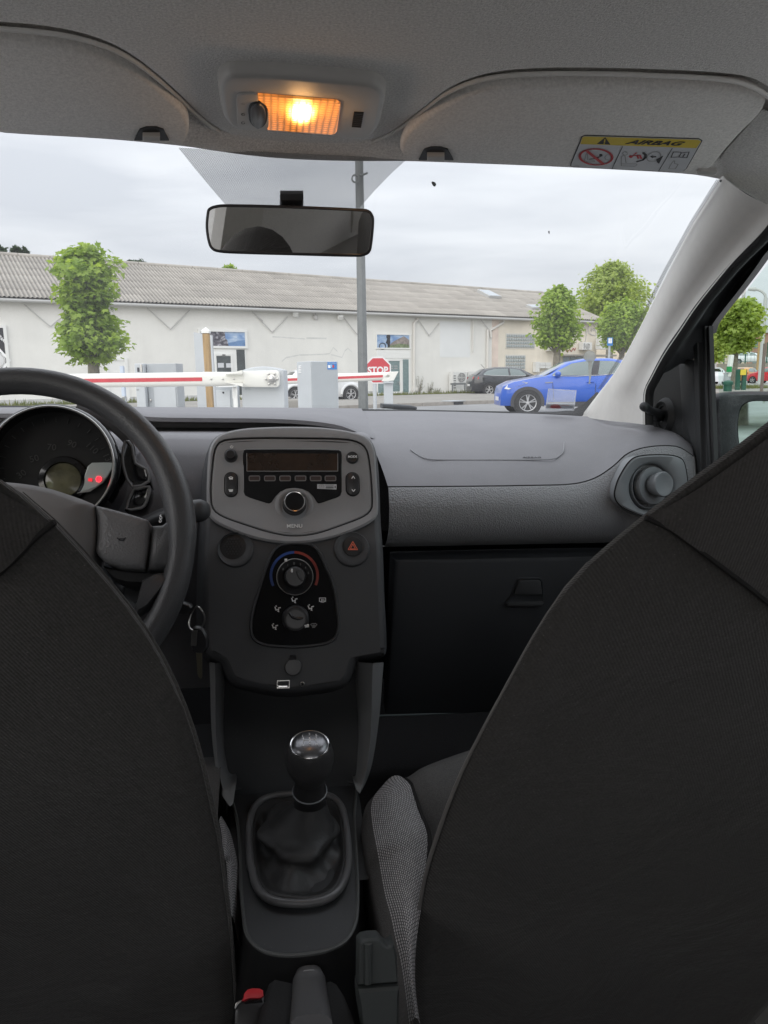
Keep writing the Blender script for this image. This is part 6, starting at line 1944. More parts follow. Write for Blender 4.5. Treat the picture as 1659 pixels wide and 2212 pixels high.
# ------------------------------------------------------------------ dashboard
db = thing('dashboard', 'dark grey dashboard with textured passenger panel and glovebox', 'dashboard', (0, 1.3, .8))
# top pad, passenger side: from the windscreen foot rolling down to the seam above the textured panel
rear_px = [(700, 886), (800, 887), (900, 888), (1100, 892), (1258, 899), (1330, 906), (1400, 917), (1450, 931), (1480, 950)]
rear_Y = [1.64, 1.64, 1.63, 1.60, 1.55, 1.47, 1.36, 1.28, 1.23]
seam_px = [(838, 1051), (1000, 1050), (1150, 1048), (1235, 1045), (1285, 1032), (1325, 1006), (1356, 979), (1400, 965), (1460, 964), (1496, 984)]
N1 = 60
rear = resample(catmull([at_y(p, y) for p, y in zip(rear_px, rear_Y)], 8), N1)
seam = resample(catmull([at_y(p, 1.17 if i < 6 else 1.175) for i, p in enumerate(seam_px)], 8), N1)
rear = resample([Vector((seam[0].x - .02, 1.64, rear[0].z))] + [r for r in rear if r.x > seam[0].x], N1)


def padp(u, v):
    i = u * (N1 - 1); k = min(N1 - 2, int(i)); f = i - k
    a = rear[k].lerp(rear[k + 1], f); b = seam[k].lerp(seam[k + 1], f)
    c = Vector(((a.x + b.x) / 2, b.y + (a.y - b.y) * .28, max(a.z, b.z) * .75 + min(a.z, b.z) * .25 + .004))
    return a * (1 - v) ** 2 + c * 2 * v * (1 - v) + b * v * v


mb = MB(); mb.grid(padp, 60, 16); tp = part('top_pad', mb, M['dashpad'], db, smooth=180)


def padray(p):
    """point of the top pad on the sight line p"""
    best = None
    q = ray(*p)
    for i in range(61):
        for j in range(41):
            w = padp(i / 60, j / 40); d = w - CAM; s = d.dot(q) / q.dot(q); e = (d - q * s).length / s
            if best is None or e < best[0]: best = (e, s, w)
    return CAM + q * best[1] * .9965


# the airbag cover line and its word
ln = catmull([padray(dp('I', *p)) for p in ((175, 200), (205, 222), (250, 240), (330, 243), (500, 243), (650, 243), (760, 240), (795, 225), (810, 205), (812, 170))], 3)
mb = MB(); mb.tube(ln, .0011, 5); part('airbag_seam', mb, mat('pad_seam', (.30, .30, .32), .6), db)
w0, w1 = padray(dp('I', 650, 235)), padray(dp('I', 708, 235)); w2 = padray(dp('I', 680, 228))
AF = Fr(padray(dp('I', 679, 235)), w1 - w0, w2 - padray(dp('I', 680, 240)))
text('lettering', 'AIRBAG', AF, 0, 0, .0010, .0058, M['dashdark'], db, sx=1.6)
# textured lower panel: seam, belly, undercut
low_rows = []
belly = [(.0, 0, 0), (.3, -.006, -.003), (1, -.018, -.030), (1, -.016, -.062), (1, .004, -.088), (1, .03, -.104), (1, .075, -.112)]
base_z = at_y((1000, 1050), 1.17).z
for f, dy, dz in belly:
    row = []
    for q in seam:
        fl = q.z if f < 1 else base_z + (q.z - base_z) * max(0, 1 + dz / .12)
        z = q.z + dz if f < 1 else base_z + dz + (q.z - base_z) * max(0, 1 - (-dz) / .10)
        row.append(Vector((q.x, q.y + dy, z)))
    low_rows.append(row)
mb = MB(); mb.rings(low_rows, False); lp = part('textured_panel', mb, M['dashtex'], db, smooth=180)
# right end cap of the dash against the door
mb = MB(); e = [r[-1] for r in low_rows]
pts = [padp(1, v / 8) for v in range(9)] + e[1:]
mb.rings([pts, [Vector((p.x + .06, p.y + .06, p.z - .01)) for p in pts]], False); part('end_cap', mb, M['dashpad'], db, smooth=60)
# seam shadow gap between pad and panel
mb = MB(); mb.tube([q + Vector((0, -.0005, -.0008)) for q in seam], .0016, 5); part('panel_gap', mb, M['seam'], db)
# left side of the dash: lip, open tray, facing
lipf_px = [(-200, 890), (0, 892), (250, 893), (330, 900), (450, 902), (560, 903), (640, 906), (700, 912), (740, 920), (775, 934), (812, 948)]
lipf = resample(catmull([at_y(p, 1.34) for p in lipf_px], 6), 50)
lipr = [Vector((q.x * 1.06, 1.655 - .12 * (q.x / .6) ** 2, at_y((400, 880), 1.63).z)) for q in lipf]
rows = [lipr, [a.lerp(b, .5) + Vector((0, 0, .004)) for a, b in zip(lipr, lipf)], [q + Vector((0, .012, .003)) for q in lipf], [q + Vector((0, .002, -.001)) for q in lipf], [q + Vector((0, .004, -.008)) for q in lipf], [q + Vector((0, .05, -.011)) for q in lipf]]
mb = MB(); mb.rings(rows, False); part('left_lip', mb, M['dashpad'], db, smooth=50)
ztray = at_y((500, 940), 1.25).z
mb = MB()
mb.rings([[Vector((x, y, z)) for x in (-.72, -.3, .13)] for y, z in ((1.50, .995), (1.50, ztray - .005), (1.27, ztray), (1.235, ztray - .006), (1.215, ztray - .03), (1.19, ztray - .09), (1.185, ztray - .16), (1.20, ztray - .28), (1.30, ztray - .45))], False)
part('driver_facing', mb, M['dashpad'], db, smooth=60)
# glovebox
GB = Fr(at_y((1000, 1206), 1.19), X3, (0, -.12, 1))
g2 = [GB.px(*p) for p in ((850, 1210), (1000, 1206), (1300, 1200), (1480, 1200), (1480, 1500), (1300, 1530), (1000, 1545), (835, 1545))]
mb = MB(); mb.plate(GB, g2, -.04, 0, .010); gb = part('glovebox', mb, M['dashdark'], db, smooth=40)
hp = [GB.px('I', *p) for p in ((598, 800), (618, 742), (628, 735), (705, 735), (714, 742), (722, 800), (722, 835), (712, 843), (580, 846), (570, 838))]
mb = MB(); mb.flay(GB, [(inset2(hp, -.003), .0008), (inset2(hp, -.001), .003), (hp, .0028), (inset2(hp, .002), .0012)], False, True); ha = part('latch_recess', mb, M['dashdark'], gb, smooth=40)
hp2 = [GB.px('I', *p) for p in ((600, 798), (620, 744), (628, 738), (704, 738), (712, 744), (719, 798))]
mb = MB(); mb.plate(GB, hp2, .001, .006, .002); part('latch_handle', mb, M['stack'], gb, smooth=40)
hp3 = [GB.px('I', *p) for p in ((578, 832), (722, 828), (718, 842), (708, 846), (580, 848), (570, 842))]
mb = MB(); mb.plate(GB, hp3, .0005, .006, .002); part('latch_sill', mb, M['stack'], gb, smooth=40)
# panel behind the stack, between it and the glovebox (kick area)
mb = MB(); mb.add([(-.72, 1.35, .80), (.72, 1.35, .80), (.72, 1.5, .45), (-.72, 1.5, .45)], [(0, 1, 2, 3)]); part('under_panel', mb, M['black'], db, smooth=0)

# ---- passenger side round air vent
vc = at_y(dp('I', 1178, 355), 1.143)
VN = Fr(vc, (1, .06, 0), (0, .10, 1))
vo_ = sm2(VN.pxs('I', [(1023, 395), (1030, 345), (1050, 300), (1080, 255), (1110, 233), (1160, 225), (1230, 224), (1280, 232), (1307, 255), (1320, 320), (1325, 400), (1315, 450), (1270, 482), (1190, 487), (1120, 468), (1050, 435)]), 4)
av = thing('air_vent', 'round grey air vent at the passenger end of the dashboard', 'air vent', vc)
vcc = VN.px('I', 1176, 357); rO = abs(VN.px('I', 1264, 357)[0] - vcc[0])
no = len(vo_)
cr_ = lambda r: [(vcc[0] + r * math.cos(math.atan2(b - vcc[1], a - vcc[0])), vcc[1] + r * math.sin(math.atan2(b - vcc[1], a - vcc[0]))) for a, b in vo_]
mb = MB(); mb.flay(VN, [(inset2(vo_, -.001), -.03), (vo_, .002), (inset2(vo_, .002), .0035), (cr_(rO * 1.12), .001), (cr_(rO * 1.02), -.003), (cr_(rO), -.010), (cr_(rO), -.06)], False, True)
part('bezel', mb, M['ventgrey'], av, smooth=45)
mb = MB(); mb.tube([VN.p(a, b, .001) for a, b in inset2(vo_, -.0006)], .0014, 5, closed=True); part('bezel_gap', mb, M['seam'], av)
vax = (VN.n + VN.r * .22 + VN.u * .06).normalized()
pc = VN.p(vcc[0] + rO * .06, vcc[1] + rO * .03, -.012)
mb = MB(); mb.lathe(pc, vax, [(rO * .97, -.03), (rO * .97, -.004), (rO * .94, 0), (rO * .90, .0), (rO * .88, -.008), (rO * .74, -.016), (rO * .74, -.03)], 40, True, True); part('outer_ring', mb, M['ventgrey'], av, smooth=50)
pc2 = VN.p(*VN.px('I', 1187, 350), -.004)
mb = MB(); mb.lathe(pc2, vax, [(rO * .70, -.02), (rO * .80, -.004), (rO * .82, 0), (rO * .79, .0025), (rO * .66, .0022), (rO * .50, .001), (rO * .40, -.002)], 40, True, True); part('disc', mb, M['ventgrey'], av, smooth=50)
pc3 = VN.p(*VN.px('I', 1197, 345), .0)
mb = MB(); mb.lathe(pc3, vax, [(rO * .42, -.006), (rO * .47, .002), (rO * .53, .010), (rO * .54, .014), (rO * .50, .0165), (rO * .44, .0165), (rO * .36, .0150), (0, .0145)], 36); part('knob', mb, M['ventgrey'], av, smooth=50)

# ------------------------------------------------------------------ centre stack
RF = Fr(at_y((632, 1040), 1.05), X3, (0, math.sin(R_(18)), math.cos(R_(18))))
_bt = [(-.40, .02), (-.110, .02), (-.086, -.38), (-.062, -.38), (-.03, -.05), (.12, -.05)]
_bb = np.linspace(-.40, .12, 261); _sl = np.interp(_bb, [q[0] for q in _bt], [q[1] for q in _bt])
_cz = np.concatenate([[0], np.cumsum((_sl[1:] + _sl[:-1]) / 2 * (_bb[1] - _bb[0]))]); _cz -= np.interp(0, _bb, _cz)
RF.bend = (list(_bb), list(_cz))
st = thing('centre_stack', 'charcoal plastic centre stack housing around the radio and heater controls', 'centre stack', RF.p(0, -.1, 0))
so = sm2([RF.px(*p) for p in [(443, 1060), (447, 1000), (455, 960), (475, 938), (520, 926), (580, 922), (640, 921), (700, 923), (760, 932), (795, 945), (811, 975), (817, 1040), (822, 1150), (828, 1280), (833, 1400), (825, 1412), (795, 1418), (770, 1422), (748, 1475), (700, 1490), (620, 1497), (540, 1485), (500, 1470), (480, 1430), (445, 1410), (438, 1330), (439, 1200)]], 4)
mb = MB(); mb.flay(RF, [(inset2(so, -.030), -.22), (inset2(so, -.010), -.060), (inset2(so, -.003), -.014), (so, -.006), (inset2(so, .003), -.0012), (inset2(so, .008), 0)], False, False); mb.fcap(RF, inset2(so, .008), 0, 60)
part('housing', mb, M['stack'], st, smooth=50)
fo = sm2(RF.pxs('G', [(105, 600), (118, 450), (128, 360), (150, 290), (200, 245), (330, 228), (560, 222), (790, 224), (1100, 228), (1250, 240), (1330, 270), (1375, 320), (1398, 420), (1415, 600), (1420, 760), (1405, 815), (1340, 868), (1180, 930), (1000, 992), (880, 1015), (790, 1020), (700, 1015), (560, 985), (400, 935), (240, 880), (150, 832), (118, 790), (106, 730)]), 4)
# raised bezel frame round the radio
bo_ = sm2([RF.px(*p) for p in [(446, 1090), (448, 1000), (455, 962), (476, 939), (520, 927), (580, 923), (640, 922), (700, 924), (760, 933), (794, 946), (810, 976), (815, 1040), (818, 1100), (808, 1125), (760, 1150), (700, 1168), (636, 1176), (570, 1170), (510, 1152), (458, 1125)]], 5)
bo_ = [(v.x, v.y) for v in resample([Vector((*p, 0)) for p in bo_ + bo_[:1]], 121)[:-1]]
fo = [(v.x, v.y) for v in resample([Vector((*p, 0)) for p in fo + fo[:1]], 121)[:-1]]
ca = (sum(p[0] for p in fo) / len(fo), sum(p[1] for p in fo) / len(fo))
def byang(o, n=120):
    A = sorted((math.atan2(y - ca[1], x - ca[0]), x, y) for x, y in o)
    aa_ = [a[0] for a in A]; aa3 = [a - 2 * math.pi for a in aa_] + aa_ + [a + 2 * math.pi for a in aa_]
    rr3 = [math.hypot(a[1] - ca[0], a[2] - ca[1]) for a in A] * 3
    return [(ca[0] + np.interp(t, aa3, rr3) * math.cos(t), ca[1] + np.interp(t, aa3, rr3) * math.sin(t)) for t in [-math.pi + 2 * math.pi * k / n for k in range(n)]]
bo_, fo = byang(bo_), byang(fo)
mb = MB(); mb.flay(RF, [(bo_, -.004), (inset2(bo_, .001), .0035), (inset2(bo_, .004), .006), (inset2(fo, -.0012), .0055), (inset2(fo, -.0002), .003), (fo, -.003)], False, False)
part('radio_surround', mb, M['bezel'], st, smooth=45)
rd = thing('car_radio', 'grey car radio with a wide dark display and a big black menu knob', 'radio', RF.p(0, 0, 0))
mb = MB(); mb.flay(RF, [(inset2(fo, .0008), -.004), (inset2(fo, .001), .003), (inset2(fo, .0022), .0042), (inset2(fo, .004), .0044)], False, False); mb.fcap(RF, inset2(fo, .004), .0044, 40); part('faceplate', mb, M['radioface'], rd, smooth=40)
mb = MB(); mb.tube([RF.p(a, b, .0036) for a, b in fo], .0012, 5, closed=True); part('face_gap', mb, M['black'], rd)
go = RF.pxs('G', [(368, 340), (375, 322), (392, 315), (700, 313), (1000, 315), (1145, 320), (1165, 332), (1170, 360), (1170, 660), (1160, 690), (1130, 708), (1000, 752), (982, 755), (968, 745), (940, 700), (900, 660), (850, 638), (790, 630), (720, 636), (670, 660), (630, 700), (600, 745), (580, 756), (560, 752), (420, 708), (385, 690), (372, 660)])
mb = MB(); mb.flay(RF, [(go, .003), (go, .0049), (inset2(go, .0006), .0053)], True, True); gp = part('glossy_panel', mb, M['gloss'], rd, smooth=0)
sc2 = RF.pxs('G', [(398, 348), (1138, 352), (1138, 494), (398, 494)])
mb = MB(); mb.flay(RF, [(sc2, .005), (sc2, .0056)], True, True); part('display', mb, mat('lcd_off', (.035, .020, .012), .22, coat=.4, var=(30, .35)), rd, smooth=0)
stroke('display_edge', 'G', [[(398, 348), (400, 494), (1138, 494), (1138, 350)]], .0008, M['greyprint'], rd, F=RF, c=.0058)
for i, x in enumerate((461, 586, 710, 835, 959, 1078)):
    a, b = RF.px('G', x, 553); w = RF.px('G', x + 47, 553)[0] - a; h = b - RF.px('G', x, 576)[1]
    mb = MB(); o2 = rrect(2 * w, 2 * h, h * .6, 3, a, b); mb.flay(RF, [(o2, .005), (o2, .0066), (inset2(o2, .0012), .0066), (inset2(o2, .0012), .0056)], True, False)
    pb_ = part('preset_button', mb, mat('button_frame', (.20, .19, .19), .5) if i == 0 else M_bf, rd, smooth=0)
    M_bf = pb_.data.materials[0]
    mb = MB(); mb.plate(RF, inset2(o2, .0013), .005, .0064, .0004)
    if i == 0: M_bc = mat('button_core', (.055, .035, .032), .5)
    part('button_cap', mb, M_bc, pb_, smooth=0)
lb2 = RF.pxs('G', [(971, 600), (1128, 601), (1127, 643), (970, 636)])
mb = MB(); mb.flay(RF, [(lb2, .0054), (lb2, .0058)], True, True); bl2 = part('barcode_sticker', mb, M['paper'], rd, smooth=0)
stroke('sticker_oval', 'G', [el(1005, 617, 24, 14, 16)], .0004, M['greyprint'], bl2, F=RF, c=.0060, closed=True)
text('lettering', 'HH', RF, *RF.px('G', 1005, 617), .0060, .0042, M['greyprint'], bl2)
filled('barcode', 'G', [[(x, 618), (x + 4, 618), (x + 4, 635), (x, 634)] for x in range(1042, 1102, 7)] + [[(1035, 606), (1105, 607), (1105, 610), (1035, 609)], [(1113, 613), (1120, 613), (1120, 632), (1113, 631)]], M['blackprint'], bl2, F=RF, c=.0061)


def knob_at(name, k, x, y, r, h, m, parent, F=RF, c=.004, cap=.8, taper=.86, n=32, dish=True):
    a, b = F.px(k, x, y); R = abs(F.px(k, x + r, y)[0] - a)
    mb = MB(); mb.lathe(F.p(a, b, c), F.nb(b), [(R * 1.08, -.001), (R * 1.0, .001), (R * .97, h * .7), (R * taper, h * .96), (R * (taper - .06), h), (R * .6, h - (.0006 if dish else 0)), (0, h - (.0008 if dish else 0))], n)
    return part(name, mb, m, parent, smooth=45), a, b, R


k1, a, b, R1 = knob_at('power_knob', 'G', 270, 372, 53, .012, M['satin'], rd, taper=.70)
stroke('power_symbol', 'G', [[(266, 287), (264, 295), (270, 304), (280, 304), (287, 295), (284, 287)], [(275, 283), (275, 294)]], .0007, M['white'], rd, F=RF, c=.0047)
k2, a, b, R2 = knob_at('mode_button', 'G', 1256, 384, 50, .005, M['satin'], rd, taper=.9)
text('lettering', 'MODE', RF, a, b, .0092, .0045, M['white'], k2, bold=.0001)
k3, a, b, R3 = knob_at('menu_knob', 'G', 785, 765, 95, .020, M['gloss'], rd, taper=.84)
mb = MB(); pr = [RF.p(a, b, .004) + RF.nb(b) * .0195 + (RF.r * math.cos(t) + RF.up(b) * math.sin(t)) * R3 * .84 for t in [2 * math.pi * q / 40 for q in range(40)]]
mb.tube(pr, .0008, 5, closed=True); part('chrome_ring', mb, M['chrome'], k3)
mb = MB(); o_ = RF.p(a, b, .0042); mb.lathe(o_, RF.nb(b), [(R3 * 1.9, -.004), (R3 * 1.6, .001), (R3 * 1.3, .0022), (R3 * 1.14, .0006), (R3 * 1.0, -.002)], 36); part('knob_collar', mb, M['radioface'], rd, smooth=60)
text('lettering', 'MENU', RF, *RF.px('G', 787, 954), .0062, .0078, M['white'], rd, bold=.0001)
for (x, y0, y1, w, kind) in ((271, 505, 700, 50, 'phone'), (1262, 505, 693, 46, 'arrow')):
    a, b0 = RF.px('G', x, y1); _, b1 = RF.px('G', x, y0); R = abs(RF.px('G', x + w, y0)[0] - a)
    o2 = rrect(2 * R, b1 - b0, R * .98, 6, a, (b0 + b1) / 2)
    mb = MB(); mb.flay(RF, [(inset2(o2, -.0012), .004), (inset2(o2, -.0006), .0052), (o2, .0048)], False, True); part('rocker_well', mb, M['black'], rd)
    mb = MB(); mb.plate(RF, inset2(o2, .0004), .004, .0082, .0012); rk = part('rocker_button', mb, M['satin'], rd, smooth=40)
    if kind == 'arrow':
        stroke('arrow_symbol', 'G', [[(1250, 556), (1262, 538), (1274, 556)], [(1252, 645), (1264, 662), (1276, 645)]], .0011, M['white'], rk, F=RF, c=.0084)
    else:
        stroke('phone_symbol', 'G', [[(254, 549), (270, 543), (286, 549)], [(258, 556), (284, 556)], [(260, 561), (284, 561)]], .0012, M['white'], rk, F=RF, c=.0084)
        stroke('phone_symbol', 'G', [[(254, 648), (286, 648)], [(258, 655), (284, 655)], [(260, 661), (282, 661)]], .0013, M['white'], rk, F=RF, c=.0084)

# recesses beside the heater panel
hz = thing('hazard_switch', 'round black hazard light button with a red orange triangle', 'switch', RF.p(*RF.px('H', 1262, 210), 0))


def dish(parent, x, y, rin, rout, dx, dy, m1, m2, name):
    a, b = RF.px('H', x, y); ri = abs(RF.px('H', x + rin, y)[0] - a); ro = abs(RF.px('H', x + rout, y)[0] - a)
    a2, b2 = RF.px('H', x + dx, y + dy)
    rg = []
    for f, c in ((0, -.002), (.10, .0012), (.25, .0022), (.6, .0004), (1, -.0012)):
        r = ro + (ri - ro) * f
        rg.append([RF.p(a2 + (a - a2) * f + r * math.cos(2 * math.pi * q / 36), b2 + (b - b2) * f + r * math.sin(2 * math.pi * q / 36), c + .002) for q in range(36)])
    mb = MB(); mb.rings(rg, True, False, True); return part(name, mb, m1, parent, smooth=60), a, b, ri


ds, a, b, ri = dish(hz, 1262, 210, 88, 148, -8, 22, M['stack'], None, 'recess')
mb = MB(); mb.plate(RF, circ(ri * .93, 32, a, b), -.002, .0022, .001); hb = part('button', mb, M['black'], hz)
for s_, w_ in ((1, .0011), (.55, .0010)):
    P = [(1262, 172 + (1 - s_) * 45), (1262 + 38 * s_, 238 - (1 - s_) * 14), (1262 - 38 * s_, 238 - (1 - s_) * 14)]
    stroke('triangle', 'H', [P], w_, M['orange'], hb, F=RF, c=.0026, closed=True)
sp3 = thing('dash_speaker', 'round black grille in a dished recess left of the heater controls', 'speaker', RF.p(*RF.px('H', 285, 215), 0))
ds, a, b, ri = dish(sp3, 285, 212, 110, 150, 22, 25, M['stack'], None, 'recess')
mb = MB(); mb.plate(RF, circ(ri * .97, 32, a, b), -.002, .0012, .001); gr_ = part('grille', mb, M['black'], sp3)
mb = MB()
for i in range(-3, 4):
    for j in range(-3, 4):
        if i * i + j * j + i * j <= 9: mb.lathe(RF.p(a + ri * .22 * (i + j * .5), b + ri * .19 * j, .0012), RF.n, [(ri * .07, 0), (ri * .06, .001), (0, .0012)], 6)
part('grille_bosses', mb, M['dashdark'], gr_, kind='stuff')

# ---- heater controls
HF = RF
hc = thing('heater_panel', 'black heater control panel with two round dials and blue red scale', 'heater controls', RF.p(*RF.px('H', 790, 600), 0))
ho = sm2(RF.pxs('H', [(590, 320), (630, 250), (680, 210), (760, 197), (860, 198), (930, 212), (985, 270), (1030, 370), (1075, 470), (1110, 600), (1130, 740), (1138, 850), (1120, 930), (1080, 975), (1000, 1000), (850, 1018), (700, 1018), (560, 1005), (480, 972), (446, 915), (445, 820), (465, 710), (510, 560), (550, 430)]), 4)
mb = MB(); mb.flay(RF, [(inset2(ho, -.0045), -.001), (inset2(ho, -.0022), .0046), (inset2(ho, -.0006), .0042), (ho, .001)], False, False); part('panel_rim', mb, M['stack'], hc, smooth=60)
mb = MB(); mb.flay(RF, [(ho, -.002), (inset2(ho, .001), .0022)], True, True); part('panel', mb, M['panelblack'], hc, smooth=0)
def arc(cx, cy, r, a0, a1, n=20): return [(cx + r * math.cos(R_(a0 + (a1 - a0) * i / n)), cy - r * math.sin(R_(a0 + (a1 - a0) * i / n))) for i in range(n + 1)]
stroke('cold_scale', 'H', [arc(785, 450, 190, 204, 92)], .0034, M['bluearc'], hc, F=RF, c=.0028)
stroke('hot_scale', 'H', [arc(785, 450, 190, 88, -22)], .0034, M['redarc'], hc, F=RF, c=.0028)
a, b = RF.px('H', 789, 462); Rr = abs(RF.px('H', 789 + 150, 462)[0] - a)
mb = MB(); mb.lathe(RF.p(a, b, 0), RF.n, [(Rr, -.001), (Rr * .99, .008), (Rr * .955, .0105), (Rr * .93, .0100), (Rr * .62, .0060)], 44); rg_ = part('temperature_ring', mb, M['satin'], hc, smooth=50)
mb = MB(); mb.tube([RF.p(a + Rr * .97 * math.cos(t), b + Rr * .97 * math.sin(t), .0098) for t in [2 * math.pi * q / 44 for q in range(44)]], .0007, 5, closed=True); part('ring_edge', mb, M['steel'], rg_)
mb = MB(); mb.box(RF.p(*RF.px('H', 716, 328), .010), (.0034, .003, .0034)); part('pointer', mb, M['white'], rg_, smooth=0)
kd, a, b, Rk = knob_at('fan_dial', 'H', 790, 464, 88, .022, M['satin'], hc, c=.004, taper=.88, dish=False)
for i, s_ in enumerate('012345'):
    t = R_(148 - i * 27); q = RF.px('H', 789 + 112 * math.cos(t), 452 - 100 * math.sin(t)); text('lettering', s_, RF, *q, .0098, .0042, M['greyprint'], rg_)
a1, b1 = RF.px('H', 762, 418)
mb = MB(); mb.plate(RF, rrect(.0022, .0052, .001, 3, a1, b1), .024, .0268, .0004); part('pointer', mb, M['white'], kd)
mb = MB(); mb.tube(catmull([RF.p(*RF.px('H', *p), .0265) for p in ((805, 422), (815, 455), (830, 482), (855, 492))], 5), .0016, 6); part('grip', mb, M['satin'], kd)
kd2, a, b, Rk = knob_at('airflow_dial', 'H', 795, 800, 112, .020, M['satin'], hc, c=.0, taper=.90, dish=False)
a1, b1 = RF.px('H', 882, 857)
mb = MB(); mb.box(RF.p(a1, b1, .0185), (.006, .003, .0034)); part('pointer', mb, M['white'], kd2, smooth=0)
mb = MB(); mb.tube(catmull([RF.p(*RF.px('H', *p), .0205) for p in ((742, 752), (765, 785), (805, 800), (850, 795))], 5), .0020, 6); part('grip', mb, M['satin'], kd2)
gp2 = M['greyprint']
stroke('rear_defrost_icon', 'H', [[(990, 632), (1040, 632), (1040, 660), (1028, 660)], [(990, 632), (990, 660), (1002, 660)], [(1006, 642), (1008, 656), (1004, 668)], [(1016, 642), (1018, 656), (1014, 668)], [(1026, 642), (1028, 656), (1024, 668)]], .0009, M['white'], hc, F=RF, c=.0027)
stroke('screen_defrost_icon', 'H', [[(918, 848), (930, 840), (958, 840), (970, 848), (958, 862)], [(918, 848), (932, 862)], [(936, 850), (938, 862), (934, 874)], [(944, 850), (946, 862), (942, 874)], [(952, 850), (954, 862), (950, 874)]], .0008, gp2, hc, F=RF, c=.0027)
def person_icon(x, y): return [[(x - 22, y - 14), (x - 14, y + 10), (x + 8, y + 4)], [(x + 8, y + 4), (x + 2, y + 20), (x + 10, y + 22)], [(x + 22, y - 10), (x + 6, y - 6)], [(x - 14, y - 24), (x - 12, y - 20)]]
for (x, y) in ((786, 648), (650, 720), (628, 865), (920, 710)): stroke('airflow_icon', 'H', person_icon(x, y), .0014, M['white'], hc, F=RF, c=.0027)
mb = MB(); mb.flay(RF, [(RF.pxs('H', [(512, 572), (535, 560), (580, 575), (628, 615), (600, 628), (540, 600)]), -.001), (RF.pxs('H', [(518, 572), (540, 565), (580, 582), (620, 615), (598, 622), (545, 595)]), .002)], True, True); part('slider_tab', mb, M['satin'], hc, smooth=0)

# ---- sockets at the bottom of the stack
us = thing('usb_socket', 'small silver edged usb socket low on the centre stack', 'socket', RF.p(*RF.px('H', 695, 1335), 0))
o2 = RF.pxs('H', [(645, 1305), (748, 1302), (745, 1366), (643, 1370)])
mb = MB(); mb.flay(RF, [(o2, -.001), (o2, .0016), (inset2(o2, .0010), .0016), (inset2(o2, .0010), -.0004)], False, True); part('shell', mb, M['steel'], us, smooth=0)
o3 = RF.pxs('H', [(655, 1313), (738, 1311), (736, 1345), (655, 1347)])
mb = MB(); mb.flay(RF, [(o3, -.0004), (o3, .0006)], True, True); part('tongue', mb, M['black'], us, smooth=0)
o3 = RF.pxs('H', [(657, 1350), (728, 1348), (726, 1358), (657, 1360)])
mb = MB(); mb.flay(RF, [(o3, -.0004), (o3, .0008)], True, True); part('contact', mb, M['chrome'], us, smooth=0)
ax_ = thing('aux_socket', 'tiny round silver audio socket right of the usb socket', 'socket', RF.p(*RF.px('H', 851, 1334), 0))
a, b = RF.px('H', 851, 1334); r_ = abs(RF.px('H', 871, 1334)[0] - a)
mb = MB(); mb.lathe(RF.p(a, b, 0), RF.n, [(r_, -.001), (r_, .0018), (r_ * .7, .0022), (r_ * .55, .001), (r_ * .55, -.002)], 16); part('collar', mb, M['steel'], ax_)
mb = MB(); mb.plate(RF, circ(r_ * .55, 12, a, b), -.003, .0004, .0003); part('hole', mb, M['black'], ax_)
pw = thing('power_socket', 'black capped twelve volt socket above the usb socket', 'socket', RF.p(*RF.px('H', 770, 1190), 0))
a, b = RF.px('H', 775, 1195); r_ = abs(RF.px('H', 845, 1195)[0] - a)
mb = MB(); mb.lathe(RF.p(a, b, 0), RF.n, [(r_, -.001), (r_, .003), (r_ * .9, .004), (0, .0045)], 24); part('cap', mb, M['satin'], pw)
mb = MB(); mb.box(RF.p(a, b + r_ * 1.1, .003), (.008, .004, .005)); part('tab', mb, M['satin'], pw, smooth=0)

# ------------------------------------------------------------------ lower console with gear lever
cn = thing('centre_console', 'black plastic lower console with upright side rails and gear surround', 'centre console', (0, .85, .42))
ZC = .50
# back panel of the tray
mb = MB()
tr_rows = []
for y, z in ((1.02, .80), (1.035, .70), (1.045, .60), (1.03, .53), (1.00, .503), (.96, ZC - .003), (.80, ZC - .006)):
    w = .105 if z > .52 else (.088 if y > .9 else .082)
    tr_rows.append([Vector((x * w - .004, y, z)) for x in (-1, -.6, 0, .6, 1)])
mb.rings(tr_rows, False); part('tray', mb, M['console'], cn, smooth=60)
M['rail'] = mat('console_rail', (.24, .245, .25), .42, ('noise', 900, .3, .0004))
def rail(Lp, Rp, ys, name, crest):
    A = resample(catmull([at_y(dp('J', *p), y) for p, y in zip(Lp, ys)], 5), 40)
    B = resample(catmull([at_y(dp('J', *p), y) for p, y in zip(Rp, ys)], 5), 40)
    Cc = [a.lerp(b, .5) + Vector((0, -crest, crest * .3)) for a, b in zip(A, B)]
    s_ = 1 if A[0].x > 0 else -1
    A2 = [a + Vector((0, .10, -.02)) for a in A]; B2 = [b + Vector((0, .10, -.02)) for b in B]
    mb = MB(); mb.rings([A2, A, Cc, B, B2], False); return part(name, mb, M['rail'], cn, smooth=75)


rail([(205, -70), (212, 100), (215, 250), (222, 400), (238, 560), (258, 690), (285, 790), (330, 860)], [(290, -70), (288, 100), (285, 250), (285, 400), (295, 560), (312, 690), (335, 770), (362, 850)], [.985, .99, .995, 1.0, .995, .98, .95, .90], 'side_rail', .012)
rail([(1186, -70), (1186, 60), (1192, 200), (1197, 340), (1198, 470), (1188, 600), (1175, 700), (1165, 760)], [(1345, -70), (1335, 60), (1325, 200), (1310, 340), (1292, 470), (1268, 600), (1235, 700), (1195, 780)], [.985, .99, .995, 1.0, 1.0, .995, .985, .95], 'side_rail', .014)
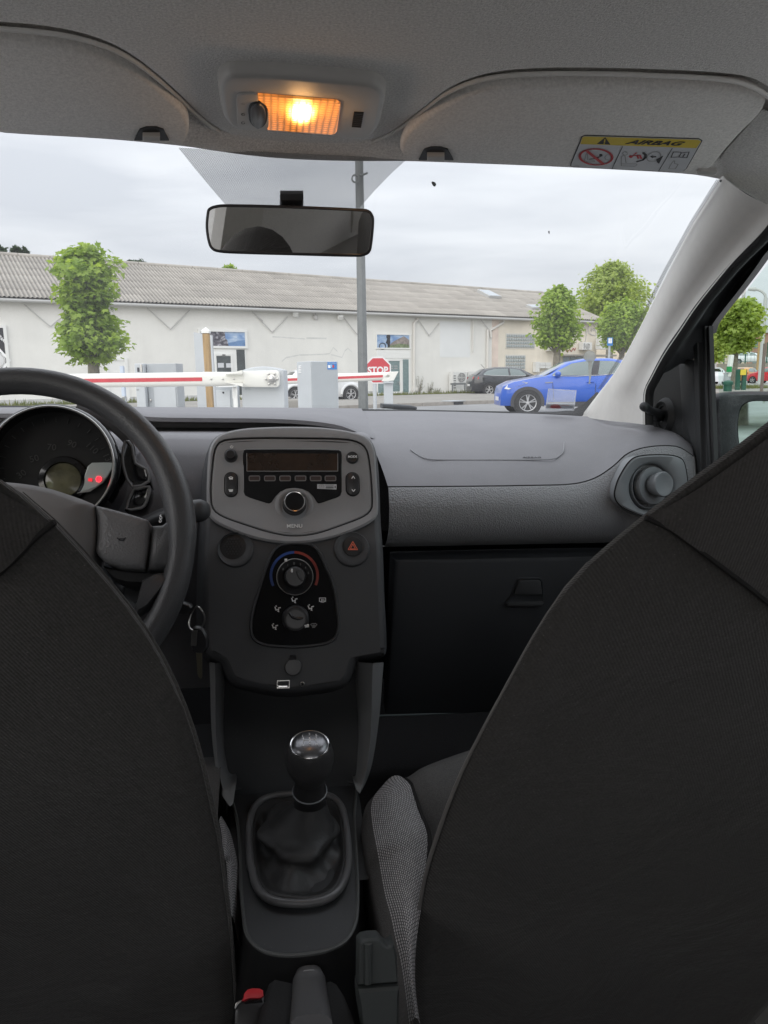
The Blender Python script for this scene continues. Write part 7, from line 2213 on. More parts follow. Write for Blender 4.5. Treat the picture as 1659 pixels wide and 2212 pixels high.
# thin edges of the console box running back and round its rear end
edge_px = [('J', 330, 800), ('J', 362, 860), ('J', 385, 950), ('J', 400, 1060), ('J', 408, 1200), ('J', 413, 1400), ('K', 262, 330), ('K', 275, 430), ('K', 300, 490), ('K', 350, 545), ('K', 430, 585), ('K', 560, 602), ('K', 700, 590), ('K', 820, 565), ('K', 920, 515), ('K', 975, 440), ('K', 1003, 345), ('K', 1010, 200), ('J', 1172, 1300), ('J', 1165, 1150), ('J', 1155, 1000), ('J', 1155, 900), ('J', 1165, 800), ('J', 1172, 730)]
ed = catmull([at_z(dp(*p), ZC + .003) for p in edge_px], 4)
mb = MB(); mb.tube(ed, .0022, 6); part('rim_edge', mb, mat('console_edge', (.10, .105, .105), .45), cn)
sid = [Vector((p.x, p.y, p.z - .002)) for p in ed]
mb = MB(); mb.rings([sid, [Vector((p.x * 1.08 + (.012 if p.x > 0 else -.012), p.y - .004, .26)) for p in sid]], False); part('side_wall', mb, M['black'], cn, smooth=60)
mb = MB(); mb.poly([p + Vector((0, 0, -.0005)) for p in ed]); part('top_deck', mb, M['console'], cn, smooth=0)
ln2 = catmull([at_z(dp('J', *p), ZC + .012) for p in ((375, 690), (420, 665), (520, 645), (640, 635), (720, 625))], 4)
mb = MB(); mb.tube(ln2, .0016, 5); part('tray_lip', mb, M['stack'], cn)
ln2 = catmull([at_z(dp('J', *p), ZC + .004) for p in ((345, 772), (450, 745), (600, 712), (700, 692), (900, 690), (1050, 700), (1165, 722))], 4)
mb = MB(); mb.tube(ln2, .0024, 5); part('tray_lip', mb, M['stack'], cn)
# gear surround
gs_px = [('J', 760, 792), ('J', 650, 800), ('J', 560, 825), ('J', 500, 880), ('J', 475, 960), ('J', 466, 1080), ('J', 470, 1200), ('J', 474, 1260), ('K', 318, 30), ('K', 335, 110), ('K', 370, 180), ('K', 420, 225), ('K', 500, 252), ('K', 620, 262), ('K', 740, 252), ('K', 830, 220), ('K', 895, 160), ('K', 930, 80), ('J', 1115, 1230), ('J', 1108, 1080), ('J', 1095, 980), ('J', 1075, 890), ('J', 1030, 825), ('J', 960, 795), ('J', 860, 790)]
gp_ = [at_z(dp(*p), ZC + .010) for p in gs_px]
gpc = resample(catmull(gp_, 5, True) + [gp_[0]], 100)[:-1]
gc = sum(gpc, Vector()) / len(gpc)
gl = thing('gear_lever', 'black gear lever with a chrome topped ball knob and leather boot', 'gear lever', gc)
mb = MB(); mb.tube(gpc, .0047, 10, closed=True); part('surround_ring', mb, mat('surround_satin', (.13, .13, .135), .3), gl, smooth=80)
inn = lambda f, dz: [gc + (p - gc) * f + Vector((0, 0, dz)) for p in gpc]
kc = at_y(dp('J', 862, 555), .845); kx = kc
col_c = at_y(dp('J', 862, 850), .865)
lev = (kc - col_c).normalized()
mb = MB()
rings_ = []
rgn = random.Random(2)
ph = [rgn.uniform(0, 6.28) for _ in range(6)]
for f, zf, bul, lob in ((.97, 0, 0, 0), (.93, .006, 0, 0), (.88, .004, .2, 0), (.80, -.002, .6, 0), (.70, .000, .8, .0), (.60, .006, .5, .06), (.60, .013, .2, .20), (.62, .018, .15, .26), (.58, .024, .2, .20), (.50, .40, .35, 0), (.36, .58, .25, 0), (.28, .80, .10, 0), (.235, 1.0, 0, 0)):
    rg2 = []
    for j, p in enumerate(gpc):
        t = 2 * math.pi * j / len(gpc); d = p - gc; dn = d.normalized()
        wv = bul * (.004 * math.sin(3 * t + ph[0]) + .003 * math.sin(5 * t + ph[1]) + .002 * math.sin(9 * t + ph[3]))
        if zf < .1:
            k = f + lob * abs(dn.x) ** 6 - (.10 if lob and dn.y < 0 else 0) * abs(dn.y)
            rg2.append(gc + d * k + Vector((0, 0, zf - .004 + wv * 1.2)) + dn * wv + Vector((0, -.004 * (lob > 0), 0)))
        else:
            c2 = gc.lerp(col_c, zf); ax_d = Vector((d.x, d.y, 0)).normalized()
            rad_ = (.0205 + (.056 - .0205) * (1 - zf) ** 1.15) * (1 + .12 * bul * math.sin(2 * t + ph[2]) + .06 * bul * math.sin(5 * t + ph[4]))
            rg2.append(c2 + ax_d * rad_)
    rings_.append(rg2)
mb.rings(rings_, True); part('boot', mb, M['boot'], gl, smooth=180, sub=1)
mb = MB(); mb.lathe(col_c, lev, [(.0215, -.014), (.0205, .0), (.0195, .004), (.0195, .016), (.0203, .018), (.0203, .023), (.0190, .025), (.0186, .036), (.0180, .05), (.0178, .07)], 28, True, True); sh = part('collar', mb, M['satin'], gl, smooth=50)
mb = MB(); mb.tube([col_c + lev * .0205 + (Vector((math.cos(t), math.sin(t), 0)) - lev * lev.dot(Vector((math.cos(t), math.sin(t), 0)))).normalized() * .0205 for t in [2 * math.pi * q / 28 for q in range(28)]], .0012, 5, closed=True); part('collar_ring', mb, M['ventgrey'], sh)
kb_ = kc - lev * .030
mb = MB(); mb.lathe(kb_, lev, [(.0175, -.008), (.0185, -.002), (.0225, .006), (.0268, .015), (.0288, .026), (.0284, .036), (.0262, .045), (.0238, .0505), (.0232, .051)], 36, True, True); part('knob', mb, M['knob'], gl, smooth=60)
tilt_ = (lev + Vector((0, -.25, 0))).normalized()
tc2 = kb_ + lev * .0495
mb = MB(); mb.lathe(tc2, lev, [(.0238, 0), (.0241, .0016), (.0230, .0026), (.0220, .0022)], 36); part('cap_ring', mb, M['chrome'], gl, smooth=60)
mb = MB(); mb.lathe(tc2, lev, [(.0222, .0018), (.0200, .0046), (.015, .0070), (.009, .0082), (0, .0086)], 36); kcap = part('cap', mb, mat('cap_satin_metal', (.22, .22, .23), .28, metal=.85), gl, smooth=80)
CF = Fr(tc2, X3, Y3 - lev * lev.dot(Y3)); CF = Fr(tc2 + lev * .0090, CF.r - lev * lev.dot(CF.r), CF.u)
for i, (s_, a, b) in enumerate((('1', -.008, .0078), ('3', 0, .0090), ('5', .008, .0078), ('2', -.008, -.0070), ('4', 0, -.0070), ('R', .008, -.0070))): text('lettering', s_, CF, a, b, -.0012 + (.0012 if a == 0 else 0), .0055, M['white'], kcap)
mb = MB()
for x in (-.0075, 0, .0075): mb.tube([CF.p(x, .0045, -.0004), CF.p(x, -.0040, -.0004)], .0005, 4)
mb.tube([CF.p(-.0075, 0, -.0004), CF.p(.0075, 0, -.0004)], .0005, 4); part('shift_pattern', mb, M['white'], kcap)

# ---- handbrake and belt buckles
HBc = at_y(dp('K', 690, 740), .66)
hb_ = thing('handbrake', 'black handbrake lever with a grey push button tip', 'handbrake', HBc)
tip = at_y(dp('K', 680, 672), .70); neck = at_y(dp('K', 690, 735), .675); sh_ = at_y(dp('K', 692, 790), .665); end = at_y(dp('K', 705, 1110), .56)
def perp_ring(c, ax, rx, ry, n=20):
    ax = ax.normalized(); a = (X3 - ax * ax.x).normalized(); b = ax.cross(a)
    return [c + a * rx * math.copysign(abs(math.cos(t)) ** .7, math.cos(t)) + b * ry * math.copysign(abs(math.sin(t)) ** .7, math.sin(t)) for t in [2 * math.pi * k / n for k in range(n)]]
ax = end - tip
mb = MB(); mb.rings([perp_ring(tip, ax, .0075, .006), perp_ring(tip + ax.normalized() * .002, ax, .0092, .0075), perp_ring(neck + ax.normalized() * .01, ax, .0102, .009)], True, True, True); part('push_button', mb, mat('brake_button', (.5, .5, .5), .35), hb_, smooth=50)
mb = MB(); mb.rings([perp_ring(neck, ax, .0115, .010), perp_ring(neck + ax.normalized() * .004, ax, .0135, .0115), perp_ring(sh_, ax, .0165, .013), perp_ring(sh_ + ax * .15, ax, .0168, .0135), perp_ring(end, ax, .019, .015)], True, True, True); part('grip', mb, mat('brake_grip', (.14, .14, .145), .32), hb_, smooth=50)
mb = MB()
for sx, pts in ((-1, [(470, 760), (440, 850), (420, 950), (405, 1060)]), (1, [(830, 770), (880, 850), (920, 950), (950, 1060)])):
    P = [at_y(dp('K', *p), .66 - .03 * i) for i, p in enumerate(pts)]
    mb.rings([[p + Vector((-sx * .03, .01, -.02)) for p in P], P, [p + Vector((sx * .006, 0, -.004)) for p in P], [p + Vector((sx * .02, 0, -.05)) for p in P]], False)
part('boot_fold', mb, M['rubber'], hb_, smooth=80)
b1 = at_y(dp('K', 320, 860), .62)
bk = thing('belt_buckle', 'seat belt buckle with a bright red release button, driver side', 'buckle', b1, group=None)
BK2 = Fr(b1, X3, (0, .75, .66))
o2 = [BK2.px('K', *p) for p in ((262, 880), (268, 850), (290, 825), (320, 816), (370, 818), (392, 830), (395, 870), (370, 883), (300, 884), (270, 900), (250, 902))]
mb = MB(); mb.plate(BK2, o2, -.004, .003, .0015); part('release_button', mb, M['red'], bk, smooth=40)
o2 = [BK2.px('K', *p) for p in ((205, 945), (225, 905), (260, 890), (300, 888), (385, 885), (400, 860), (405, 960), (400, 1100), (200, 1100))]
mb = MB(); mb.plate(BK2, o2, -.03, -.003, .003); part('buckle_body', mb, M['satin'], bk, smooth=40)
o2 = [BK2.px('K', *p) for p in ((203, 942), (215, 908), (235, 895), (258, 893), (250, 905), (225, 925), (210, 950))]
mb = MB(); mb.plate(BK2, o2, -.004, .001, .0006); part('tongue_slot', mb, M['steel'], bk, smooth=40)
b2 = at_y(dp('K', 1140, 700), .60)
bk2 = thing('belt_stalk', 'dark grey plastic seat belt buckle sleeve beside the passenger seat', 'buckle sleeve', b2)
BK3 = Fr(b2, X3, (0, .35, .94))
o2 = [BK3.px('K', *p) for p in ((1015, 530), (1040, 505), (1080, 495), (1148, 492), (1165, 505), (1180, 530), (1205, 545), (1225, 540), (1245, 515), (1252, 540), (1265, 600), (1272, 785), (1012, 800))]
mb = MB(); mb.flay(BK3, [(o2, -.022), (o2, -.002), (inset2(o2, .002), 0)], True, True); part('sleeve_top', mb, mat('sleeve_grey', (.055, .062, .062), .5), bk2, smooth=40)
o2 = [BK3.px('K', *p) for p in ((1010, 808), (1272, 788), (1275, 850), (1268, 1110), (1040, 1110), (1020, 980), (1008, 880))]
mb = MB(); mb.flay(BK3, [(o2, -.026), (o2, .004), (inset2(o2, .0025), .0065)], True, True); part('sleeve_body', mb, bk2.children[0].data.materials[0], bk2, smooth=40)
mb = MB(); mb.tube([BK3.p(*BK3.px('K', 1075, 520), .001), BK3.p(*BK3.px('K', 1075, 780), .001)], .004, 8); part('sleeve_rib', mb, bk2.children[0].data.materials[0], bk2)

# floor mat
fm = thing('floor_mat', 'black floor mat with a faint bound edge in the passenger footwell', 'floor mat', (.4, 1.5, .26))
P = [at_z(p, .275) for p in ((822, 1547), (900, 1545), (1000, 1540), (1060, 1535))]
P = [Vector((.09, 1.1, .275)), Vector((.09, P[0].y + .01, .275))] + P + [Vector((.62, P[-1].y, .275)), Vector((.62, 1.1, .275))]
mb = MB(); mb.poly(P); part('mat', mb, M['carpet'], fm, smooth=0)
mb = MB(); mb.tube(P, .004, 6); part('bound_edge', mb, mat('mat_binding', (.10, .12, .12), .9), fm)

# ------------------------------------------------------------------ instrument cluster
M['dialprint'] = mat('dim_dial_print', (.085, .085, .085), .6)
IC = Fr(at_y(dp('F', 370, 700), 1.03), (1, .10, 0), (0, math.sin(R_(16)), math.cos(R_(16))))
ic = thing('instrument_cluster', 'round speedometer pod with glossy black rim behind the steering wheel', 'instrument cluster', IC.o)
Ri = abs(IC.px('F', 370 + 462, 700)[0])
mb = MB(); mb.lathe(IC.o, IC.n, [(Ri * 1.06, -.14), (Ri * 1.10, -.05), (Ri * 1.07, -.012), (Ri * 1.03, 0), (Ri * .995, .0015), (Ri * .98, -.003), (Ri * .975, -.035)], 56); part('cowl', mb, M['gloss'], ic, smooth=50)
mb = MB(); mb.tube([IC.p(Ri * .985 * math.cos(t), Ri * .985 * math.sin(t), .0012) for t in [2 * math.pi * q / 56 for q in range(56)]], .0016, 6, closed=True); part('bright_rim', mb, M['steel'], ic)
mb = MB(); mb.lathe(IC.p(0, 0, -.03), IC.n, [(Ri * .98, 0), (0, 0)], 48); part('dial_face', mb, M['black'], ic, smooth=0)
for i, s_ in enumerate(('10', '30', '50', '70', '90', '110', '130')):
    pt = [(70, 860), (120, 745), (215, 630), (345, 545), (495, 520), (645, 550), (765, 635)][i]
    a, b = IC.px('F', *pt); text('lettering', s_, IC, a, b, -.0285, .012, M['dialprint'], ic, rot=R_(55 - i * 20))
mb = MB()
for k in range(15):
    t = R_(205 - k * 13); mb.tube([IC.p(Ri * .80 * math.cos(t), Ri * .80 * math.sin(t), -.0285), IC.p(Ri * .88 * math.cos(t), Ri * .88 * math.sin(t), -.0285)], .0006, 4)
part('scale_marks', mb, M['dialprint'], ic)
cx_, cy_ = IC.px('F', 435, 790); rl = abs(IC.px('F', 435 + 135, 790)[0] - cx_)
mb = MB(); mb.lathe(IC.p(cx_, cy_, -.029), IC.n, [(rl * 1.45, 0), (rl * 1.35, .006), (rl * 1.05, .008), (rl, .004)], 40); part('screen_ring', mb, M['gloss'], ic)
mb = MB(); mb.plate(IC, circ(rl, 36, cx_, cy_), -.029, -.024, .0005); part('round_screen', mb, mat('lcd_olive', (.13, .125, .075), .15, coat=.6, var=(26, .5)), ic)
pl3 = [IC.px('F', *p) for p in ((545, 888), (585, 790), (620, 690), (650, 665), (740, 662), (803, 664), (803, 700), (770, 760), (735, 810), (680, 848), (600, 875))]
mb = MB(); mb.plate(IC, pl3, -.029, -.022, .001); wp_ = part('reflection_panel', mb, mat('reflection_grey', (.55, .60, .59), .2, coat=.5), ic, smooth=0)  # pale shape painted in for the side window's reflection on the dial glass
M['redlit'] = mat('red_lit', (.5, .02, .02), .5, emit=(1, .03, .05, 1.6))
filled('lit_warning_icon', 'F', [el(702, 788, 22, 22, 16)], M['redlit'], wp_, F=IC, c=-.0208)
filled('lit_warning_icon', 'F', [[(625, 780), (655, 782), (652, 806), (622, 802)]], mat('red_dim', (.4, .03, .03), .5, emit=(1, .03, .05, .5)), wp_, F=IC, c=-.0208)
stroke('icon_ring', 'F', [arc(702, 788, 10, 0, 360, 12)], .0008, M['blackprint'], wp_, F=IC, c=-.0203)
mb = MB(); mb.poly([IC.p(*IC.px('F', *p), -.021) for p in ((800, 665), (806, 668), (806, 705), (735, 812), (640, 880), (540, 893), (545, 888), (605, 872), (685, 846), (738, 808), (772, 762), (801, 705))]); part('reflection_edge', mb, M['steel'], ic, smooth=0)
# side pods of the rev counter
M['podrim'] = mat('pod_rim_grey', (.16, .16, .165), .45)
PD = Fr(IC.o + IC.n * -.03, IC.r, IC.u)
for pts in ([(905, 520), (960, 560), (985, 690), (1075, 735), (1095, 830), (960, 872), (900, 760), (880, 640)], [(960, 880), (1000, 868), (1092, 850), (1085, 930), (1050, 1010), (1000, 1030), (905, 1030)]):
    o2 = [PD.px('F', *p) for p in pts]
    mb = MB(); mb.flay(PD, [(o2, -.08), (o2, 0), (shrink(o2, .0025), .003), (shrink(o2, .006), .001)], False, True); pd = part('side_pod', mb, M['gloss'], ic, smooth=40)
    mb = MB(); mb.tube(catmull([PD.p(a, b, .0025) for a, b in shrink(o2, .002)], 2, True), .0022, 6, closed=True); part('pod_rim', mb, M['podrim'], pd)
hood = resample(catmull([at_y(dp('F', *p), 1.10) for p in ((560, 262), (640, 300), (760, 350), (850, 420), (930, 500), (975, 560), (985, 640))], 5), 24)
mb = MB(); mb.rings([[p + Vector((-.01, .12, -.005)) for p in hood], [p + Vector((0, .01, .002)) for p in hood], hood, [p + Vector((-.006, .004, -.010)) for p in hood]], False); part('hood', mb, M['dashpad'], ic, smooth=70)

# ------------------------------------------------------------------ steering wheel
wc = at_y((20, 1172), .86)
WT = R_(24)
SW_ = Fr(wc, X3, (0, math.sin(WT), math.cos(WT)))
sw_ = thing('steering_wheel', 'black grained steering wheel with a padded centre and thick rim', 'steering wheel', wc)
ra = abs(SW_.px(393, 1160)[0]); top_b = SW_.px(60, 823)[1]
Rw = (ra + top_b) / 2
def rimpt(t): return SW_.p(ra * math.cos(t), top_b * math.sin(t), 0)
n_ = 96; rings_ = []
for i in range(n_ + 1):
    t = 2 * math.pi * i / n_; c = rimpt(t); rd_ = (SW_.r * math.cos(t) + SW_.u * math.sin(t)).normalized()
    k = 1 + .10 * math.exp(-((math.degrees(t) % 360 - 8) / 22) ** 2)          # thumb swell near the spoke
    rings_.append([c + rd_ * (.0150 * k * math.cos(s)) + SW_.n * (.0180 * k * math.sin(s)) for s in [2 * math.pi * j / 18 for j in range(18)]])
mb = MB(); mb.rings(rings_, True); part('rim', mb, M['leather'], sw_, smooth=180)
hub = sm2([SW_.px('F', *p) for p in ((-420, 930), (-330, 880), (-150, 845), (30, 835), (200, 850), (360, 880), (520, 930), (640, 975), (700, 1010), (712, 1100), (712, 1220), (695, 1360), (620, 1480), (400, 1600), (30, 1680), (-350, 1560), (-480, 1300))], 4)
mb = MB(); mb.flay(SW_, [(hub, -.05), (hub, .004), (shrink(hub, .004), .014), (shrink(hub, .014), .024), (shrink(hub, .034), .031)], False, True); part('hub_pad', mb, M['leathersoft'], sw_, smooth=70)
hp_ = [SW_.px('F', *p) for p in ((702, 1006), (800, 1030), (950, 1070), (1082, 1112), (1090, 1145), (1082, 1280), (1052, 1470), (920, 1465), (800, 1430), (740, 1390), (705, 1350), (716, 1230), (716, 1100))]
hp_ = [(v.x, v.y) for v in resample([Vector((*p, 0)) for p in hp_ + hp_[:1]], 61)[:-1]]
mb = MB(); mb.flay(SW_, [(hp_, -.04), (hp_, .006), (shrink(hp_, .0015), .010), (shrink(hp_, .005), .0125), (shrink(hp_, .014), .0145)], False, True); hpn = part('horn_pad', mb, M['hornpad'], sw_, smooth=50)
stroke('horn_symbol', 'F', [[(870, 1252), (890, 1268), (915, 1270), (930, 1250)], [(885, 1258), (925, 1258)]], .0012, M['blackprint'], hpn, F=SW_, c=.0152)
spk = [SW_.px('F', *p) for p in ((1104, 1150), (1180, 1145), (1225, 1110), (1290, 1050), (1330, 1150), (1330, 1300), (1290, 1420), (1230, 1480), (1150, 1470), (1070, 1470), (1088, 1330))]
mb = MB(); mb.flay(SW_, [(spk, -.03), (spk, .002), (shrink(spk, .003), .007), (shrink(spk, .009), .010)], False, True); part('spoke', mb, M['leather'], sw_, smooth=60)
lsp = [(-a, b) for a, b in spk]
mb = MB(); mb.flay(SW_, [(lsp, -.03), (lsp, .002), (shrink(lsp, .003), .007), (shrink(lsp, .009), .010)], False, True); part('spoke', mb, M['leather'], sw_, smooth=60)
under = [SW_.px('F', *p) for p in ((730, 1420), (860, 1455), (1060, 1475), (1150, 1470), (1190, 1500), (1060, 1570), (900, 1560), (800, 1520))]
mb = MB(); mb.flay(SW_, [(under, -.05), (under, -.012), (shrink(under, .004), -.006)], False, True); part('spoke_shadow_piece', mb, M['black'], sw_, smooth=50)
lo = [SW_.px('F', *p) for p in ((1040, 1545), (1130, 1500), (1190, 1490), (1240, 1530), (1180, 1620), (1080, 1740), (1000, 1790), (970, 1770), (1000, 1700))]
mb = MB(); mb.flay(SW_, [(lo, -.02), (lo, .006), (shrink(lo, .004), .013)], False, True); part('lower_grip', mb, M['leather'], sw_, smooth=60)
# column shroud and ignition
cs_ = thing('column_shroud', 'black steering column shroud with the ignition lock ring', 'column shroud', at_y(dp('F', 980, 1620), .95))
p0 = at_y(dp('F', 600, 1560), .95)
mb = MB(); mb.box(Vector((wc.x, 1.02, p0.z - .01)), (.17, .22, .13), Euler((R_(-18), 0, 0))); part('cover', mb, M['dashdark'], cs_, bev=.03)
q = at_y(dp('F', 1015, 1620), .90); mb = MB(); mb.lathe(q, (.5, -.8, .1), [(.022, -.03), (.022, 0), (.020, .003), (.015, .002), (.014, -.01), (0, -.012)], 24); part('lock_ring', mb, M['satin'], cs_)
# stalk
stp = [at_y(dp('F', 1060, 1130), 1.0), at_y(dp('F', 1160, 1085), .985), at_y(dp('F', 1300, 1035), .965), at_y(dp('F', 1400, 1010), .955)]
wp = thing('wiper_stalk', 'black wiper stalk with a fat rounded end right of the wheel', 'stalk', stp[-1])
mb = MB(); mb.tube(stp, [.0105, .0105, .010, .0098], 14); st_ = part('stem', mb, M['satin'], wp)
e0, e1 = at_y(dp('F', 1395, 1040), .955), at_y(dp('F', 1475, 1030), .945)
d = (e1 - e0).normalized()
mb = MB(); mb.lathe(e0, d, [(.011, -.010), (.0132, -.003), (.0142, .006), (.0140, .014), (.0115, .020), (.006, .0228), (0, .0235)], 24, True); part('end_knob', mb, M['console'], wp, smooth=60)
SKF = Fr(at_y(dp('F', 1165, 1090), .965), stp[2] - stp[1], Z3 + Vector((0, .5, 0)))
for (x, y) in ((1163, 1108), (1167, 1085)): stroke('stalk_icon', 'F', [arc(x, y, 9, 0, 360, 8)], .0010, M['white'], st_, F=SKF, c=.0)
stroke('stalk_icon', 'F', [[(1160, 1070), (1168, 1066)]], .0012, M['white'], st_, F=SKF, c=.0)
# keys
KY = .93
k0 = at_y(dp('P', 300, 620), KY)
ky = thing('ignition_key', 'black headed car key in the ignition with a metal ring', 'key', at_y(dp('P', 540, 660), KY))
KF = Fr(at_y(dp('P', 540, 660), KY), (1, -.3, 0), Z3)
o2 = KF.pxs('P', [(330, 510), (450, 530), (620, 580), (700, 610), (740, 660), (735, 700), (700, 760), (600, 790), (480, 780), (400, 740), (280, 690), (300, 600)])
mb = MB(); mb.flay(KF, [(inset2(o2, .0012), -.006), (o2, -.004), (o2, .002), (inset2(o2, .0014), .004)], True, True); part('key_head', mb, M['satin'], ky, smooth=40)
mb = MB(); mb.tube([KF.p(*KF.px('P', *p), .002) for p in ((330, 530), (470, 560), (610, 600))], .0010, 5); part('bright_edge', mb, M['steel'], ky)
rg3 = catmull([KF.p(*KF.px('P', *p), .0 + .004 * math.sin(i)) for i, p in enumerate(((835, 652), (905, 665), (955, 735), (970, 830), (945, 950), (890, 1045), (830, 1080), (760, 1070), (710, 1010), (695, 900), (710, 800), (760, 700)))], 5, True)
mb = MB(); mb.tube(rg3, .0011, 6, closed=True); part('key_ring', mb, M['steel'], ky)
ky2 = thing('spare_key', 'second black headed key hanging from the ring, blade down', 'key', KF.p(*KF.px('P', 890, 1250), 0))
o2 = sm2(KF.pxs('P', [(740, 1050), (800, 1020), (890, 1030), (960, 1090), (1010, 1180), (1035, 1290), (1030, 1400), (990, 1480), (900, 1515), (800, 1500), (740, 1440), (720, 1300), (720, 1150)]), 3)
mb = MB(); mb.flay(KF, [(inset2(o2, .0012), -.006), (o2, -.004), (o2, .0), (inset2(o2, .0018), .003)], True, True); part('key_head', mb, M['satin'], ky2, smooth=40)
o2 = KF.pxs('P', [(760, 1085), (855, 1075), (835, 1350), (825, 1365), (740, 1355), (732, 1340)])
mb = MB(); mb.plate(KF, o2, .003, .0042, .0003); part('metal_tag', mb, M['steel'], ky2, smooth=0)
o2 = KF.pxs('P', [(800, 1515), (908, 1515), (908, 1970), (890, 2000), (845, 1960), (825, 1900), (815, 1700)])
mb = MB(); mb.plate(KF, o2, -.003, -.001, .0004); part('blade', mb, M['brass'], ky2, smooth=0)

# ------------------------------------------------------------------ A pillar, door frame, door mirror
inner_px = [(1565, 380), (1556, 392), (1500, 482), (1440, 598), (1383, 712), (1335, 798), (1297, 848), (1258, 899)]
inner_Y = [.975, 1.00, 1.08, 1.195, 1.32, 1.43, 1.52, 1.61]
outer_px = [dp('O', *p) for p in ((1240, -230), (1110, -60), (905, 150), (760, 320), (600, 520), (470, 712), (340, 905), (240, 1090), (200, 1170), (189, 1260), (189, 1452))]
inner = resample(catmull([at_y(p, y) for p, y in zip(inner_px, inner_Y)], 6), 48)
outer = resample(catmull([at_x(p, .585 + .035 * i / 10) for i, p in enumerate(outer_px)], 6), 48)
ap_ = thing('pillar_trim', 'pale grey windscreen pillar trim with an embossed airbag mark', 'pillar trim', inner[24])
rows = []
for f, bul in ((-.02, .0), (.0, .004), (.12, .012), (.35, .020), (.58, .020), (.70, .012), (.80, .003), (.92, .002), (1.0, .004)):
    rows.append([a.lerp(b, max(0, f)) + Vector((-.9, -.45, 0)).normalized() * bul + (Vector((.01, .02, 0)) if f < 0 else Vector()) for a, b in zip(inner, outer)])
rows.append([p + Vector((.012, .01, 0)) for p in outer])
mb = MB(); mb.rings(rows, False); part('trim', mb, M['lightplastic'], ap_, smooth=80)
ct = at_y((1586, 456), 1.0)
m8 = rows[4][6]
AFr = Fr(at_y((1587, 456), m8.y - .004), (1, .55, 0), (-.5, -.5, .8))
mb = MB(); mb.plate(AFr, rrect(.024, .010, .002, 3), -.004, .0012, .0006); ab = part('airbag_mark', mb, M['lightplastic'], ap_)
text('lettering', 'AIRBAG', AFr, 0, 0, .0014, .0062, M['lampplastic'], ab)
# joint line and roof corner above the pillar
jl = [at_y(p, y) for p, y in (((1556, 390), .985), ((1600, 413), .985), ((1640, 437), .98), ((1700, 471), .98))]
mb = MB(); mb.tube(jl, .0016, 5); part('joint_gap', mb, M['dashdark'], ap_)
cpts = [[at_y(p, y) + Vector((0, -.006, 0)) for p, y in row] for row in (
    (((1530, 380), 1.01), ((1556, 394), 1.005), ((1600, 417), 1.005), ((1640, 441), 1.005), ((1720, 484), 1.005)),
    (((1560, 330), .90), ((1590, 345), .90), ((1640, 370), .90), ((1690, 390), .90), ((1760, 420), .90)),
    (((1640, 240), .80), ((1665, 250), .80), ((1700, 260), .80), ((1740, 270), .80), ((1800, 280), .80)))]
mb = MB(); mb.rings(cpts, False); part('corner_lining', mb, M['felt'], hl, smooth=80)

dr_ = thing('door', 'front passenger door with black window frame, sail panel and mirror lever', 'car door', (.69, 1.0, .9), kind='thing')
win_px = [dp('O', *p) for p in ((1330, -90), (1154, 92), (1080, 195), (1000, 305), (900, 435), (800, 560), (740, 640), (700, 700), (680, 765))]
win = resample(catmull([at_x(p, .672 + .016 * i / 8) for i, p in enumerate(win_px)], 6), 48)
mb = MB(); mb.tube([p + Vector((.006, .004, 0)) for p in outer], .009, 8); part('door_seal', mb, M['rubber'], dr_, smooth=80)
fr_end = at_x(dp('O', 505, 940), .67)
midl = resample(catmull([at_x(dp('O', *p), .668) for p in ((1280, -110), (1090, 70), (900, 260), (760, 440), (640, 620), (560, 760), (510, 870), (480, 970))], 6), 48)
out2 = resample(outer[:38], 48)
rows = [[p + Vector((.01, 0, 0)) for p in out2], [p.lerp(q, .35) + Vector((.008, 0, 0)) for p, q in zip(out2, midl)], [p + Vector((-.004, 0, 0)) for p in midl], [p + Vector((.012, 0, 0)) for p in midl], [p.lerp(q, .5) + Vector((.010, 0, 0)) for p, q in zip(midl, win)], [p + Vector((-.003, 0, 0)) for p in win], [p + Vector((.02, .01, .01)) for p in win]]
mb = MB(); mb.rings(rows, False); part('window_frame', mb, M['doorblack'], dr_, smooth=60)
PX = Fr((.676, 1.15, .95), (0, -1, 0), Z3)          # door plane facing the cabin
def dpl(k, pts): return [PX.px(k, *p) for p in pts]
o2 = dpl('O', [(190, 1175), (240, 1090), (340, 920), (470, 955), (505, 935), (605, 940), (622, 1300), (640, 1860), (600, 1950), (450, 1900), (150, 1700), (185, 1450)])
mb = MB(); mb.flay(PX, [(o2, -.02), (o2, .002)], True, True); part('sail_panel', mb, M['doorblack'], dr_, smooth=0)
o2 = dpl('O', [(470, 975), (500, 950), (590, 945), (600, 1300), (612, 1700), (610, 1800), (500, 1620), (490, 1300)])
mb = MB(); mb.plate(PX, o2, .002, .006, .003); part('sail_cover', mb, M['doorblack'], dr_, smooth=40)
for (xa_, xb_, c, m) in ((605, 640, .010, 'doorblack'), (640, 662, .002, 'black'), (662, 680, .006, 'doorblack'), (682, 702, .004, 'black')):
    o2 = dpl('O', [(xa_, 690 if xa_ > 630 else 830), (xb_, 670 if xa_ > 630 else 800), (xb_ + (46 if xa_ > 610 else 30), 1850), (xa_ + (46 if xa_ > 610 else 30), 1870)])
    mb = MB(); mb.plate(PX, o2, -.004, c, .001); part('quarter_post_strip', mb, M[m], dr_, smooth=0)
o2 = dpl('O', [(600, 1850), (740, 1810), (760, 1830), (1300, 1760), (1300, 2300), (500, 2300), (520, 1900)])
mb = MB(); mb.plate(PX, o2, -.03, .004, .003); part('waist_panel', mb, M['doorblack'], dr_, smooth=0)
o2 = dpl('O', [(700, 690), (1500, -350), (2300, -350), (2300, 1750), (735, 1830)])
mb = MB(); mb.flay(PX, [(o2, -.014), (o2, -.011)], True, True); part('window_glass', mb, M['sideglass'], dr_, smooth=0)
